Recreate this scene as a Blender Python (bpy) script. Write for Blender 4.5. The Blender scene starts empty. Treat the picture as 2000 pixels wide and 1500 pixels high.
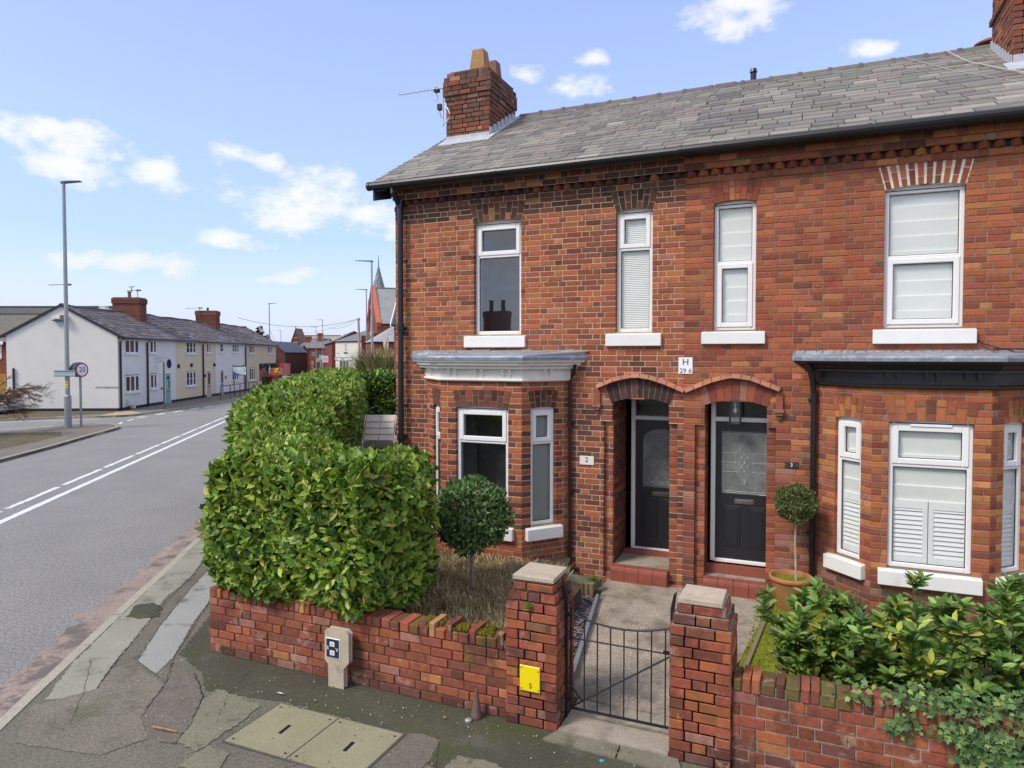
import bpy, math, random
import numpy as np
from mathutils import Vector, Matrix
random.seed(7); RNG = np.random.default_rng(11)
R = math.radians
S = bpy.context.scene
COL = S.collection

# ------------------------------------------------------------------ camera
cam_d = bpy.data.cameras.new('camera'); cam = bpy.data.objects.new('camera', cam_d); COL.objects.link(cam)
cam.location = (0, -9.46, 3.2)
cam.rotation_euler = (R(90 - 1.7), 0, R(23.35))
cam_d.sensor_width = 36; cam_d.lens = 36 * 1360 / 2000
cam_d.shift_y = -0.00832
cam_d.clip_end = 4000
S.camera = cam
S.render.engine = 'CYCLES'

# ------------------------------------------------------------------ light
SUN_EL, SUN_AZ = 48.0, 215.0          # azimuth clockwise from +Y
W = bpy.data.worlds.new('World'); S.world = W; W.use_nodes = True
wn = W.node_tree; wn.nodes.clear(); wl = wn.links
def wnode(t, **k):
    n = wn.nodes.new(t)
    for a, b in k.items(): setattr(n, a, b)
    return n
def wmath(op, a, b=None, c=None, clamp=False):
    n = wnode('ShaderNodeMath', operation=op); n.use_clamp = clamp
    for i, v in enumerate((a, b, c)):
        if v is None: continue
        if isinstance(v, (int, float)): n.inputs[i].default_value = v
        else: wl.new(v, n.inputs[i])
    return n.outputs[0]
sky = wnode('ShaderNodeTexSky', sky_type='NISHITA'); sky.sun_disc = False
sky.sun_elevation = R(SUN_EL); sky.sun_rotation = R(SUN_AZ); sky.air_density = 1.0; sky.dust_density = 0.6; sky.ozone_density = 2.0
tc = wnode('ShaderNodeTexCoord')
sep = wnode('ShaderNodeSeparateXYZ'); wl.new(tc.outputs['Generated'], sep.inputs[0])
az = wmath('ARCTAN2', sep.outputs[0], sep.outputs[1])     # angle from +Y towards +X
el = wmath('ARCSINE', sep.outputs[2])
CLOUDS_AND_FILL = [(-0.985,0.249,.075,.022),(-0.965,0.222,.045,.017),(-0.88,0.223,.044,.021),(-0.775,0.26,.036,.014),
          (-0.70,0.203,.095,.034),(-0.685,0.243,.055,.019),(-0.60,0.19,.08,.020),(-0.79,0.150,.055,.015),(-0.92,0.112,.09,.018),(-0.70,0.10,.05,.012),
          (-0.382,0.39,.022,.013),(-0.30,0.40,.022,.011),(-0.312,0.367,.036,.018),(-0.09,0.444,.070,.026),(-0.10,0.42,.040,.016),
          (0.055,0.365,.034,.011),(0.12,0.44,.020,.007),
          (1.25,.4,.62,.45),(2.2,.5,.35,.15),(-2.4,.45,.4,.15),(3.0,.35,.4,.1),(-1.9,.35,.25,.1),(2.9,.6,1.2,.7),(-2.7,.6,1.1,.7),(1.9,.7,.8,.5),(0,1.42,3.4,.55),(-3.1,.3,.8,.3)]  # last row: unseen cloud added outside the view to whiten the fill light
wp = wnode('ShaderNodeTexNoise'); wp.inputs['Scale'].default_value = 9; wp.inputs['Detail'].default_value = 4; wl.new(tc.outputs['Generated'], wp.inputs['Vector'])
wps = wnode('ShaderNodeSeparateColor'); wl.new(wp.outputs['Color'], wps.inputs[0])
az = wmath('ADD', az, wmath('MULTIPLY', wmath('SUBTRACT', wps.outputs[0], .5), .10)); elw = wmath('ADD', el, wmath('MULTIPLY', wmath('SUBTRACT', wps.outputs[1], .5), .055))
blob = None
for (a0, e0, ra, re_) in CLOUDS_AND_FILL:
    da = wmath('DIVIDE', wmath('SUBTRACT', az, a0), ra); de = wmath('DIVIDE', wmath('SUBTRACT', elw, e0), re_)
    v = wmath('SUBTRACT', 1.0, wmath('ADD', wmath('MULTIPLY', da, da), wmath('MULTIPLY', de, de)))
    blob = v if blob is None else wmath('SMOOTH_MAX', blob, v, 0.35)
mp = wnode('ShaderNodeMapping'); mp.inputs['Scale'].default_value = (1, 1, 1.9); wl.new(tc.outputs['Generated'], mp.inputs[0])
nz = wnode('ShaderNodeTexNoise'); nz.inputs['Scale'].default_value = 21; nz.inputs['Detail'].default_value = 9; nz.inputs['Roughness'].default_value = .62
wl.new(mp.outputs[0], nz.inputs['Vector'])
n2 = wnode('ShaderNodeTexNoise'); n2.inputs['Scale'].default_value = 3.2; n2.inputs['Detail'].default_value = 7; wl.new(mp.outputs[0], n2.inputs['Vector'])
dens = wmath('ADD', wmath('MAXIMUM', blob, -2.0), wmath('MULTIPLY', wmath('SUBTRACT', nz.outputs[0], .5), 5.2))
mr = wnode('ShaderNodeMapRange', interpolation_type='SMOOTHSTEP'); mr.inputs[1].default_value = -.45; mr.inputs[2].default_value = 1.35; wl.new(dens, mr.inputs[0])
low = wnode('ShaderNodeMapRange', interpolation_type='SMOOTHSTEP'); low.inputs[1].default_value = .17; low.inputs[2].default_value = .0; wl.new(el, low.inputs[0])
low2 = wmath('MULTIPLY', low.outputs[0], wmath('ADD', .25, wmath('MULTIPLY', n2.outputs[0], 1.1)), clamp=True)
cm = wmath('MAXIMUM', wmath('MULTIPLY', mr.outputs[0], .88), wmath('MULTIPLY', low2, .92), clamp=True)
tint = wnode('ShaderNodeMix', data_type='RGBA', blend_type='MULTIPLY'); tint.inputs[0].default_value = 1
wl.new(sky.outputs[0], tint.inputs[6])
tr = wnode('ShaderNodeMapRange', interpolation_type='SMOOTHSTEP'); tr.inputs[1].default_value = .0; tr.inputs[2].default_value = .34; wl.new(el, tr.inputs[0])
tcx = wnode('ShaderNodeMix', data_type='RGBA'); wl.new(tr.outputs[0], tcx.inputs[0]); tcx.inputs[6].default_value = (.50, .545, .66, 1); tcx.inputs[7].default_value = (.88, .80, .90, 1); wl.new(tcx.outputs[2], tint.inputs[7])
addb = wnode('ShaderNodeMix', data_type='RGBA', blend_type='ADD'); addb.inputs[0].default_value = 1
wl.new(tint.outputs[2], addb.inputs[6]); addb.inputs[7].default_value = (1.0, 1.22, 2.35, 1)
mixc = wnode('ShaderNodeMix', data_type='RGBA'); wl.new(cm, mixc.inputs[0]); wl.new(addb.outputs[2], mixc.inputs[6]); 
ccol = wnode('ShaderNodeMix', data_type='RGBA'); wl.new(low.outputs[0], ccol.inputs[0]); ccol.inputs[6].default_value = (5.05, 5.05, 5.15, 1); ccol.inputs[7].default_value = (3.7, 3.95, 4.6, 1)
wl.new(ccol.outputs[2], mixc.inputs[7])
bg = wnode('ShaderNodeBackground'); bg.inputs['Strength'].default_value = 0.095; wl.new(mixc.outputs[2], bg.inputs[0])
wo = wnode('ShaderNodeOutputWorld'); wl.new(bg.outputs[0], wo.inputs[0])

sd = bpy.data.lights.new('sun', 'SUN'); sd.energy = 1.5; sd.angle = R(16); sd.color = (1.0, .93, .83)
so = bpy.data.objects.new('sun', sd); COL.objects.link(so)
so.rotation_euler = (R(90 - SUN_EL), 0, R(180 - SUN_AZ))
S.view_settings.view_transform = 'Standard'; S.view_settings.look = 'None'; S.view_settings.gamma = 1
S.view_settings.exposure = 1.1

# ------------------------------------------------------------------ materials
def nd(nt, t, **k):
    n = nt.nodes.new(t)
    for a, b in k.items(): setattr(n, a, b)
    return n
def make_mat(name, color=None, rough=.8, spec=.4, var=.15, vscale=8., fine=.12, fscale=90., bump=.0, bscale=60.,
             stain=None, stscale=1.2, stlo=.5, sthi=.7, metal=0., coat=0., trans=0., stamt=1.0, stretch=None):
    """principled; colour from the 'col' attribute when color is None; broad + fine noise variation, optional stains with their own shape"""
    m = bpy.data.materials.new(name); m.use_nodes = True; nt = m.node_tree; L = nt.links
    p = nt.nodes['Principled BSDF']
    p.inputs['Roughness'].default_value = rough; p.inputs['Specular IOR Level'].default_value = spec
    p.inputs['Metallic'].default_value = metal; p.inputs['Coat Weight'].default_value = coat
    tcn = nd(nt, 'ShaderNodeTexCoord')
    vec = tcn.outputs['Object']
    if stretch:
        mm = nd(nt, 'ShaderNodeMapping'); mm.inputs['Scale'].default_value = stretch; L.new(vec, mm.inputs[0]); vec = mm.outputs[0]
    if color is None:
        a = nd(nt, 'ShaderNodeAttribute'); a.attribute_name = 'col'; c = a.outputs['Color']
    else:
        a = nd(nt, 'ShaderNodeRGB'); a.outputs[0].default_value = (*color, 1); c = a.outputs[0]
    def noise(sc, det=5, rg=.6):
        n = nd(nt, 'ShaderNodeTexNoise'); n.inputs['Scale'].default_value = sc; n.inputs['Detail'].default_value = det
        n.inputs['Roughness'].default_value = rg; L.new(vec, n.inputs['Vector']); return n.outputs[0]
    def mul(c, nz, amt):
        r = nd(nt, 'ShaderNodeMapRange'); r.inputs[1].default_value = .25; r.inputs[2].default_value = .75
        r.inputs[3].default_value = 1 - amt; r.inputs[4].default_value = 1 + amt; L.new(nz, r.inputs[0])
        v = nd(nt, 'ShaderNodeVectorMath', operation='SCALE'); L.new(c, v.inputs[0]); L.new(r.outputs[0], v.inputs['Scale']); return v.outputs[0]
    if var: c = mul(c, noise(vscale), var)
    if fine: c = mul(c, noise(fscale, 3, .7), fine)
    if stain:
        for (sc, lo, hi, amt, scol) in (stain if isinstance(stain, list) else [(stscale, stlo, sthi, stamt, stain)]):
            r = nd(nt, 'ShaderNodeMapRange', interpolation_type='SMOOTHSTEP'); r.inputs[1].default_value = lo; r.inputs[2].default_value = hi
            r.inputs[4].default_value = amt; L.new(noise(sc, 8, .68), r.inputs[0])
            x = nd(nt, 'ShaderNodeMix', data_type='RGBA'); L.new(r.outputs[0], x.inputs[0]); L.new(c, x.inputs[6]); x.inputs[7].default_value = (*scol, 1); c = x.outputs[2]
    L.new(c, p.inputs['Base Color'])
    if bump:
        b = nd(nt, 'ShaderNodeBump'); b.inputs['Strength'].default_value = bump; b.inputs['Distance'].default_value = .01
        L.new(noise(bscale, 6, .7), b.inputs['Height']); L.new(b.outputs[0], p.inputs['Normal'])
    if trans:
        t = nd(nt, 'ShaderNodeBsdfTranslucent'); L.new(c, t.inputs[0]); mx = nd(nt, 'ShaderNodeMixShader'); mx.inputs[0].default_value = trans
        L.new(p.outputs[0], mx.inputs[1]); L.new(t.outputs[0], mx.inputs[2]); L.new(mx.outputs[0], nt.nodes['Material Output'].inputs[0])
    return m
def make_glass(name, base=.10, rough=.01, tintc=(.93,.95,.95)):
    m = bpy.data.materials.new(name); m.use_nodes = True; nt = m.node_tree; L = nt.links
    nt.nodes.remove(nt.nodes['Principled BSDF'])
    ge = nd(nt, 'ShaderNodeNewGeometry'); dt = nd(nt, 'ShaderNodeVectorMath', operation='DOT_PRODUCT'); L.new(ge.outputs['Normal'], dt.inputs[0]); L.new(ge.outputs['Incoming'], dt.inputs[1])
    ab = nd(nt, 'ShaderNodeMath', operation='ABSOLUTE'); L.new(dt.outputs['Value'], ab.inputs[0]); om = nd(nt, 'ShaderNodeMath', operation='SUBTRACT'); om.inputs[0].default_value = 1; L.new(ab.outputs[0], om.inputs[1])
    pw = nd(nt, 'ShaderNodeMath', operation='POWER'); L.new(om.outputs[0], pw.inputs[0]); pw.inputs[1].default_value = 5
    ad = nd(nt, 'ShaderNodeMath', operation='MULTIPLY_ADD'); ad.use_clamp = True; L.new(pw.outputs[0], ad.inputs[0]); ad.inputs[1].default_value = .9; ad.inputs[2].default_value = base + .05
    t = nd(nt, 'ShaderNodeBsdfTransparent'); t.inputs[0].default_value = (*tintc, 1)
    g = nd(nt, 'ShaderNodeBsdfGlossy'); g.inputs['Roughness'].default_value = rough
    bmp = nd(nt, 'ShaderNodeBump'); bmp.inputs['Strength'].default_value = .06; n = nd(nt, 'ShaderNodeTexNoise'); n.inputs['Scale'].default_value = 3; L.new(n.outputs[0], bmp.inputs['Height']); L.new(bmp.outputs[0], g.inputs['Normal'])
    mx = nd(nt, 'ShaderNodeMixShader'); L.new(ad.outputs[0], mx.inputs[0]); L.new(t.outputs[0], mx.inputs[1]); L.new(g.outputs[0], mx.inputs[2])
    L.new(mx.outputs[0], nt.nodes['Material Output'].inputs[0]); return m

SOOT = (.035, .026, .022); MOSS = (.11, .13, .015)
M = {}
M['brick'] = make_mat('brick', None, .88, .25, .16, 22, .22, 130, .5, 120, stain=[(.75, .50, .72, .32, (.17, .055, .032)), (2.1, .56, .74, .55, (.07, .038, .03)), (9, .60, .74, .5, (.10, .05, .04))])
M['oldbrick'] = make_mat('old_brick', None, .9, .25, .2, 20, .28, 120, .7, 90,
                         stain=[(2.6, .50, .68, .75, (.075, .036, .027)), (5.5, .57, .69, .7, (.40, .27, .20)), (3.3, .57, .68, .7, (.095, .095, .028)), (12, .60, .70, .5, (.06, .045, .035))])
M['stone'] = make_mat('stone', (.44, .37, .28), .9, .2, .15, 6, .18, 70, .5, 60, stain=[(5, .55, .72, .6, (.22, .19, .14)), (14, .62, .72, .6, (.12, .11, .09))])
M['concrete'] = make_mat('concrete', (.34, .30, .24), .92, .2, .15, 4, .3, 55, .6, 60, stain=[(2.2, .48, .68, .7, (.14, .125, .09)), (1.3, .55, .68, .6, (.13, .13, .04))])
M['aggregate'] = make_mat('aggregate', (.34, .29, .23), .9, .3, .15, 3, .6, 38, .8, 45, stain=[(1.7, .46, .64, .75, (.13, .11, .08)), (1.1, .52, .64, .6, (.15, .14, .06)), (24, .64, .72, .6, (.5, .45, .38))])
M['white'] = make_mat('white_plastic', (.78, .78, .77), .35, .5, .02, 3, .0)
M['sill'] = make_mat('white_sill', (.74, .74, .72), .6, .4, .04, 5, .03, 60, stain=[(4, .62, .78, .35, (.45, .42, .37))])
M['cream'] = make_mat('old_white_paint', (.76, .74, .68), .6, .35, .06, 5, .05, 50, stain=[(5, .60, .75, .3, (.48, .45, .38))])
M['black'] = make_mat('black_paint', (.012, .012, .014), .35, .5, .1, 5, .0)
M['blackdoor'] = make_mat('black_door', (.016, .017, .02), .38, .5, .15, 6, .1, 200)
M['blackiron'] = make_mat('black_iron', (.014, .014, .016), .5, .4, .2, 10, .2, 80, .3, 80)
M['lead'] = make_mat('lead', (.24, .27, .31), .55, .5, .25, 7, .15, 40, .5, 14, stain=[(9, .5, .68, .6, (.50, .54, .58)), (4, .58, .7, .5, (.09, .10, .12))], metal=.15)
M['slate'] = make_mat('slate', None, .75, .3, .14, 9, .18, 80, .35, 60, stain=[(1.5, .55, .72, .35, (.30, .28, .22)), (6, .62, .72, .5, (.10, .10, .10))])
M['tilered'] = make_mat('red_tile', (.26, .075, .05), .6, .4, .15, 8, .12, 70, .2, 60, stain=[(6, .55, .72, .5, (.13, .05, .04))])
M['terracotta'] = make_mat('terracotta', None, .8, .3, .18, 12, .15, 80, .3, 60, stain=[(5, .58, .7, .5, (.12, .09, .03))])
M['terra_pot'] = make_mat('terracotta_pot', None, .75, .3, .15, 8, .12, 60, .2, 60, stain=[(5, .50, .66, .6, (.20, .13, .03))])
M['asphalt'] = make_mat('asphalt', (.235, .226, .210), .9, .3, .10, .6, .7, 30, 1.0, 34, stain=[(.5, .48, .7, .35, (.19, .185, .175)), (17, .60, .72, .55, (.085, .083, .08))])
M['roadside'] = make_mat('gutter_grit', (.30, .24, .20), .9, .2, .2, 2, .35, 45, .6, 50, stain=[(2.4, .48, .62, .8, (.11, .095, .085))])
COMMON = [(.9, .52, .66, .62, (.085, .090, .040)), (1.9, .56, .68, .6, (.055, .055, .042)), (26, .68, .76, .6, (.34, .31, .27))]
M['paveA'] = make_mat('pavement_dark', (.150, .138, .105), .9, .25, .18, 1.1, .5, 45, .9, 50, stain=COMMON)
M['paveB'] = make_mat('pavement_light', (.285, .27, .215), .9, .25, .10, 1.5, .25, 60, .5, 50, stain=COMMON[:2])
M['paveC'] = make_mat('pavement_blue', (.30, .30, .275), .85, .25, .08, 1.5, .2, 60, .4, 50, stain=[(.9, .56, .68, .5, (.19, .19, .09)), COMMON[1]])
M['paveD'] = make_mat('pavement_brown', (.185, .165, .128), .9, .25, .15, 1.5, .5, 42, .9, 45, stain=COMMON)
M['rough_agg'] = make_mat('pavement_aggregate', (.155, .135, .108), .9, .3, .2, 5, .6, 75, 1.0, 70, stain=[COMMON[0], (62, .60, .70, .7, (.34, .30, .25))])
M['mosspave'] = make_mat('pavement_mossy', (.070, .068, .046), .85, .3, .2, 1.5, .5, 50, .9, 50, stain=[(1.4, .50, .66, .7, (.060, .074, .022)), (2.6, .54, .66, .6, (.12, .11, .085)), (28, .68, .75, .7, (.28, .26, .22))])
M['palemoss'] = make_mat('pavement_pale', (.19, .178, .128), .9, .2, .15, 2, .3, 50, .5, 50, stain=[COMMON[0], COMMON[1], (4, .58, .66, .8, (.09, .09, .06))])
M['manhole'] = make_mat('manhole_cover', (.27, .25, .155), .8, .3, .1, 2, .25, 110, .5, 120, stain=[(1.6, .5, .68, .6, (.18, .18, .09))])
M['kerb'] = make_mat('kerb_stone', (.36, .33, .26), .9, .25, .15, 3, .25, 50, .5, 50, stain=[(3, .55, .7, .5, (.16, .15, .11))])
M['roadpaint'] = make_mat('road_paint', (.66, .66, .64), .75, .3, .06, 3, .22, 50, .4, 45, stain=[(8, .60, .68, .9, (.24, .24, .24))])
M['apron'] = make_mat('tactile_apron', (.40, .31, .19), .9, .2, .1, 3, .2, 40)
M['grass'] = make_mat('verge_moss', (.115, .105, .055), .95, .1, .25, 1.2, .35, 20, .8, 20, stain=[(1.2, .44, .6, .8, (.135, .115, .085))])
M['earth'] = make_mat('earth', (.085, .065, .045), .95, .1, .3, 3, .4, 40, .9, 30)
M['moss'] = make_mat('moss_lawn', (.17, .195, .018), .95, .1, .3, 4, .45, 45, 1.0, 40, stain=[(3.5, .52, .66, .6, (.085, .075, .02))])
M['gravel'] = make_mat('slate_gravel', None, .7, .4, .2, 30, .2, 90, .5, 60)
M['render'] = make_mat('painted_render', None, .9, .2, .05, 1.1, .06, 30, .4, 20, stain=[(.9, .52, .74, .22, (.50, .50, .50))])
M['plain'] = make_mat('plain', None, .7, .35, .08, 4, .06, 50)
M['chimbrick'] = make_mat('chimney_brick', None, .9, .2, .18, 20, .28, 110, .6, 90, stain=[(3.2, .42, .60, .65, (.13, .085, .06)), (7, .54, .68, .55, (.20, .17, .12))])
M['gloss'] = make_mat('gloss_paint', None, .3, .5, .03, 3, .0, coat=.4)
M['farbrick'] = make_mat('far_brick', None, .9, .2, .15, .8, .3, 9, .0, stain=[(.6, .52, .7, .4, (.15, .07, .05))])
M['farroof'] = make_mat('far_slate', None, .8, .3, .15, .7, .25, 4, .2, 5, stretch=(1, 1, 3))
M['galv'] = make_mat('galvanised_steel', (.30, .33, .35), .5, .5, .12, 3, .12, 40, .1, 40, metal=.35, stretch=(1, 1, .4))
M['leaf'] = make_mat('laurel_leaf', None, .42, .4, .12, 14, .0, trans=.25)
M['leafmatt'] = make_mat('small_leaf', None, .55, .35, .12, 14, .0, trans=.15)
M['dry'] = make_mat('dry_stalk', None, .9, .1, .2, 20, .0, trans=.1)
M['bark'] = make_mat('bark', None, .9, .2, .25, 20, .25, 80, .6, 60, stretch=(1, 1, .3))
M['glass'] = make_glass('window_glass')
M['glass2'] = make_glass('window_glass_clear', .03, tintc=(.98, .99, .99))
M['darkroom'] = make_mat('dark_interior', (.10, .10, .10), .95, .1, .2, 1, .0)
M['blind'] = make_mat('blind_cloth', (.72, .74, .70), .9, .2, .06, 2.2, .04, 60, .3, 4)
M['farglass'] = make_mat('far_window_glass', None, .12, .6, .25, 1.6, .0)

# ------------------------------------------------------------------ objects
def link(o): COL.objects.link(o); return o
def thing(name, label, cat, loc=(0, 0, 0), group=None, rotz=0):
    o = link(bpy.data.objects.new(name, None)); o.location = loc; o.rotation_euler = (0, 0, rotz); o.empty_display_size = .2
    o['label'] = label; o['category'] = cat
    if group: o['group'] = group
    return o
def tag(o, label, cat, group=None, kind=None):
    if label: o['label'] = label
    if cat: o['category'] = cat
    if group: o['group'] = group
    if kind: o['kind'] = kind
    return o
def attach(o, parent, local=False):
    o.parent = parent
    if parent.type == 'EMPTY' and not local:
        o.matrix_parent_inverse = Matrix.Translation(-Vector(parent.location))
    return o
def clone(root, loc, label, group=None):
    r = link(root.copy()); r.location = loc; r['label'] = label
    if group: r['group'] = group
    for ch in list(root.children):
        c = link(ch.copy()); c.parent = r
        for g in list(ch.children):
            d = link(g.copy()); d.parent = c
    return r

class Fr:
    """vertical frame: u to the right as seen from outside, n outwards, z up"""
    def __init__(s, o, u):
        s.o = np.array((o[0], o[1], o[2] if len(o) > 2 else 0.), float); u = np.array((u[0], u[1]), float); u /= np.linalg.norm(u)
        s.u = np.array((u[0], u[1], 0.)); s.n = np.array((u[1], -u[0], 0.))
    def p(s, u, n, z): return tuple(s.o + s.u * u + s.n * n + np.array((0, 0, z)))
FA = Fr((0, 0, 0), (1, 0))      # facade plane: p(x, n, z)

class MB:
    def __init__(s): s.v = []; s.f = []; s.c = []; s.m = []; s.mi = 0
    def poly(s, pts, col=(.5, .5, .5)):
        b = len(s.v); s.v += [tuple(p) for p in pts]; s.f.append(tuple(range(b, b + len(pts)))); s.c.append(col); s.m.append(s.mi)
    def hexa(s, p, col=(.5, .5, .5)):
        """8 points: bottom 0-3 ring, top 4-7 ring"""
        b = len(s.v); s.v += [tuple(q) for q in p]
        for f in ((0, 3, 2, 1), (4, 5, 6, 7), (0, 1, 5, 4), (1, 2, 6, 5), (2, 3, 7, 6), (3, 0, 4, 7)):
            s.f.append(tuple(b + i for i in f)); s.c.append(col); s.m.append(s.mi)
    def box(s, x0, x1, y0, y1, z0, z1, col=(.5, .5, .5)):
        s.hexa([(x0, y0, z0), (x1, y0, z0), (x1, y1, z0), (x0, y1, z0), (x0, y0, z1), (x1, y0, z1), (x1, y1, z1), (x0, y1, z1)], col)
    def fbox(s, fr, u0, u1, n0, n1, z0, z1, col=(.5, .5, .5)):
        P = fr.p
        s.hexa([P(u0, n1, z0), P(u1, n1, z0), P(u1, n0, z0), P(u0, n0, z0), P(u0, n1, z1), P(u1, n1, z1), P(u1, n0, z1), P(u0, n0, z1)], col)
    def bbox(s, fr, u0, u1, n0, n1, z0, z1, b=.006, col=(.5, .5, .5)):
        """box with bevelled outer (n1) edges"""
        P = fr.p; m = n1 - b
        B = len(s.v)
        s.v += [P(u0, n0, z0), P(u1, n0, z0), P(u1, n0, z1), P(u0, n0, z1), P(u0, m, z0), P(u1, m, z0), P(u1, m, z1), P(u0, m, z1),
                P(u0 + b, n1, z0 + b), P(u1 - b, n1, z0 + b), P(u1 - b, n1, z1 - b), P(u0 + b, n1, z1 - b)]
        for f in ((8, 9, 10, 11), (4, 5, 9, 8), (5, 6, 10, 9), (6, 7, 11, 10), (7, 4, 8, 11), (0, 1, 5, 4), (1, 2, 6, 5), (2, 3, 7, 6), (3, 0, 4, 7)):
            s.f.append(tuple(B + i for i in f)); s.c.append(col); s.m.append(s.mi)
    def prism(s, pts, d, col=(.5, .5, .5)):
        """closed polygon pts (3d) extruded by vector d"""
        n = len(pts); b = len(s.v); d = np.array(d); s.v += [tuple(p) for p in pts] + [tuple(np.array(p) + d) for p in pts]
        s.f.append(tuple(range(b, b + n))); s.f.append(tuple(range(b + 2 * n - 1, b + n - 1, -1)))
        for i in range(n): j = (i + 1) % n; s.f.append((b + i, b + j, b + n + j, b + n + i))
        s.c += [col] * (n + 2); s.m += [s.mi] * (n + 2)
    def tube(s, path, r, n=8, col=(.5, .5, .5), caps=True):
        path = [np.array(p, float) for p in path]; rs = r if isinstance(r, (list, tuple)) else [r] * len(path)
        rings = []; up = np.array((0, 0, 1.)); 
        for i, p in enumerate(path):
            t = path[min(i + 1, len(path) - 1)] - path[max(i - 1, 0)]; t /= (np.linalg.norm(t) + 1e-9)
            a = np.cross(t, up) if abs(t[2]) < .95 else np.cross(t, np.array((1., 0, 0))); a /= np.linalg.norm(a); b = np.cross(t, a)
            ring = []
            for k in range(n):
                an = 2 * math.pi * k / n; s.v.append(tuple(p + rs[i] * (math.cos(an) * a + math.sin(an) * b))); ring.append(len(s.v) - 1)
            rings.append(ring)
        for A, B in zip(rings, rings[1:]):
            for k in range(n): s.f.append((A[k], A[(k + 1) % n], B[(k + 1) % n], B[k])); s.c.append(col); s.m.append(s.mi)
        if caps:
            for rr in (rings[0], rings[-1]): s.f.append(tuple(rr)); s.c.append(col); s.m.append(s.mi)
    def lathe(s, cx, cy, prof, n=24, col=(.5, .5, .5), rot=0, caps=True):
        b = len(s.v)
        for (r, z) in prof:
            for k in range(n): an = 2 * math.pi * k / n + rot; s.v.append((cx + r * math.cos(an), cy + r * math.sin(an), z))
        for i in range(len(prof) - 1):
            for k in range(n):
                s.f.append((b + i * n + k, b + i * n + (k + 1) % n, b + (i + 1) * n + (k + 1) % n, b + (i + 1) * n + k)); s.c.append(col); s.m.append(s.mi)
        for i in (0, len(prof) - 1) if caps else ():
            if prof[i][0] > 1e-4: s.f.append(tuple(b + i * n + k for k in range(n))); s.c.append(col); s.m.append(s.mi)
    def build(s, name, mats, parent=None, smooth=False, local=False):
        me = bpy.data.meshes.new(name); me.from_pydata(s.v, [], s.f)
        if not isinstance(mats, (list, tuple)): mats = [mats]
        for m in mats: me.materials.append(m)
        me.polygons.foreach_set('material_index', np.array(s.m, np.int32))
        at = me.color_attributes.new('col', 'FLOAT_COLOR', 'CORNER')
        cnt = np.array([len(f) for f in s.f]); c = np.ones((len(s.f), 4), np.float32); c[:, :3] = np.array(s.c, np.float32).reshape(-1, 3)
        at.data.foreach_set('color', np.repeat(c, cnt, 0).ravel())
        if smooth: me.polygons.foreach_set('use_smooth', np.ones(len(s.f), bool))
        me.update(); o = link(bpy.data.objects.new(name, me))
        if parent: attach(o, parent, local)
        return o

def text_into(mb, fr, body, u, z, n, size, col, depth=.002, align='CENTER'):
    cu = bpy.data.curves.new('lettering', 'FONT'); cu.body = body; cu.size = size; cu.align_x = align; cu.align_y = 'CENTER'; cu.extrude = depth / 2; cu.resolution_u = 3
    ob = bpy.data.objects.new('lettering', cu); COL.objects.link(ob); dg = bpy.context.evaluated_depsgraph_get()
    me = bpy.data.meshes.new_from_object(ob.evaluated_get(dg)); b = len(mb.v)
    for v in me.vertices: mb.v.append(fr.p(u + v.co.x, n + v.co.z, z + v.co.y))
    for p in me.polygons: mb.f.append(tuple(b + i for i in p.vertices)); mb.c.append(col); mb.m.append(mb.mi)
    bpy.data.objects.remove(ob); bpy.data.curves.remove(cu); bpy.data.meshes.remove(me)

# ------------------------------------------------------------------ leaves (many small faces in one mesh)
LT = np.array([(0, 0, 0), (.32, .42, .04), (.70, .34, .03), (1, 0, -.06), (.32, 0, -.03), (.70, 0, -.05), (.32, -.42, .04), (.70, -.34, .03)])
LF = [(0, 4, 1), (0, 6, 4), (1, 4, 5, 2), (4, 6, 7, 5), (2, 5, 3), (5, 7, 3)]
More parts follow.
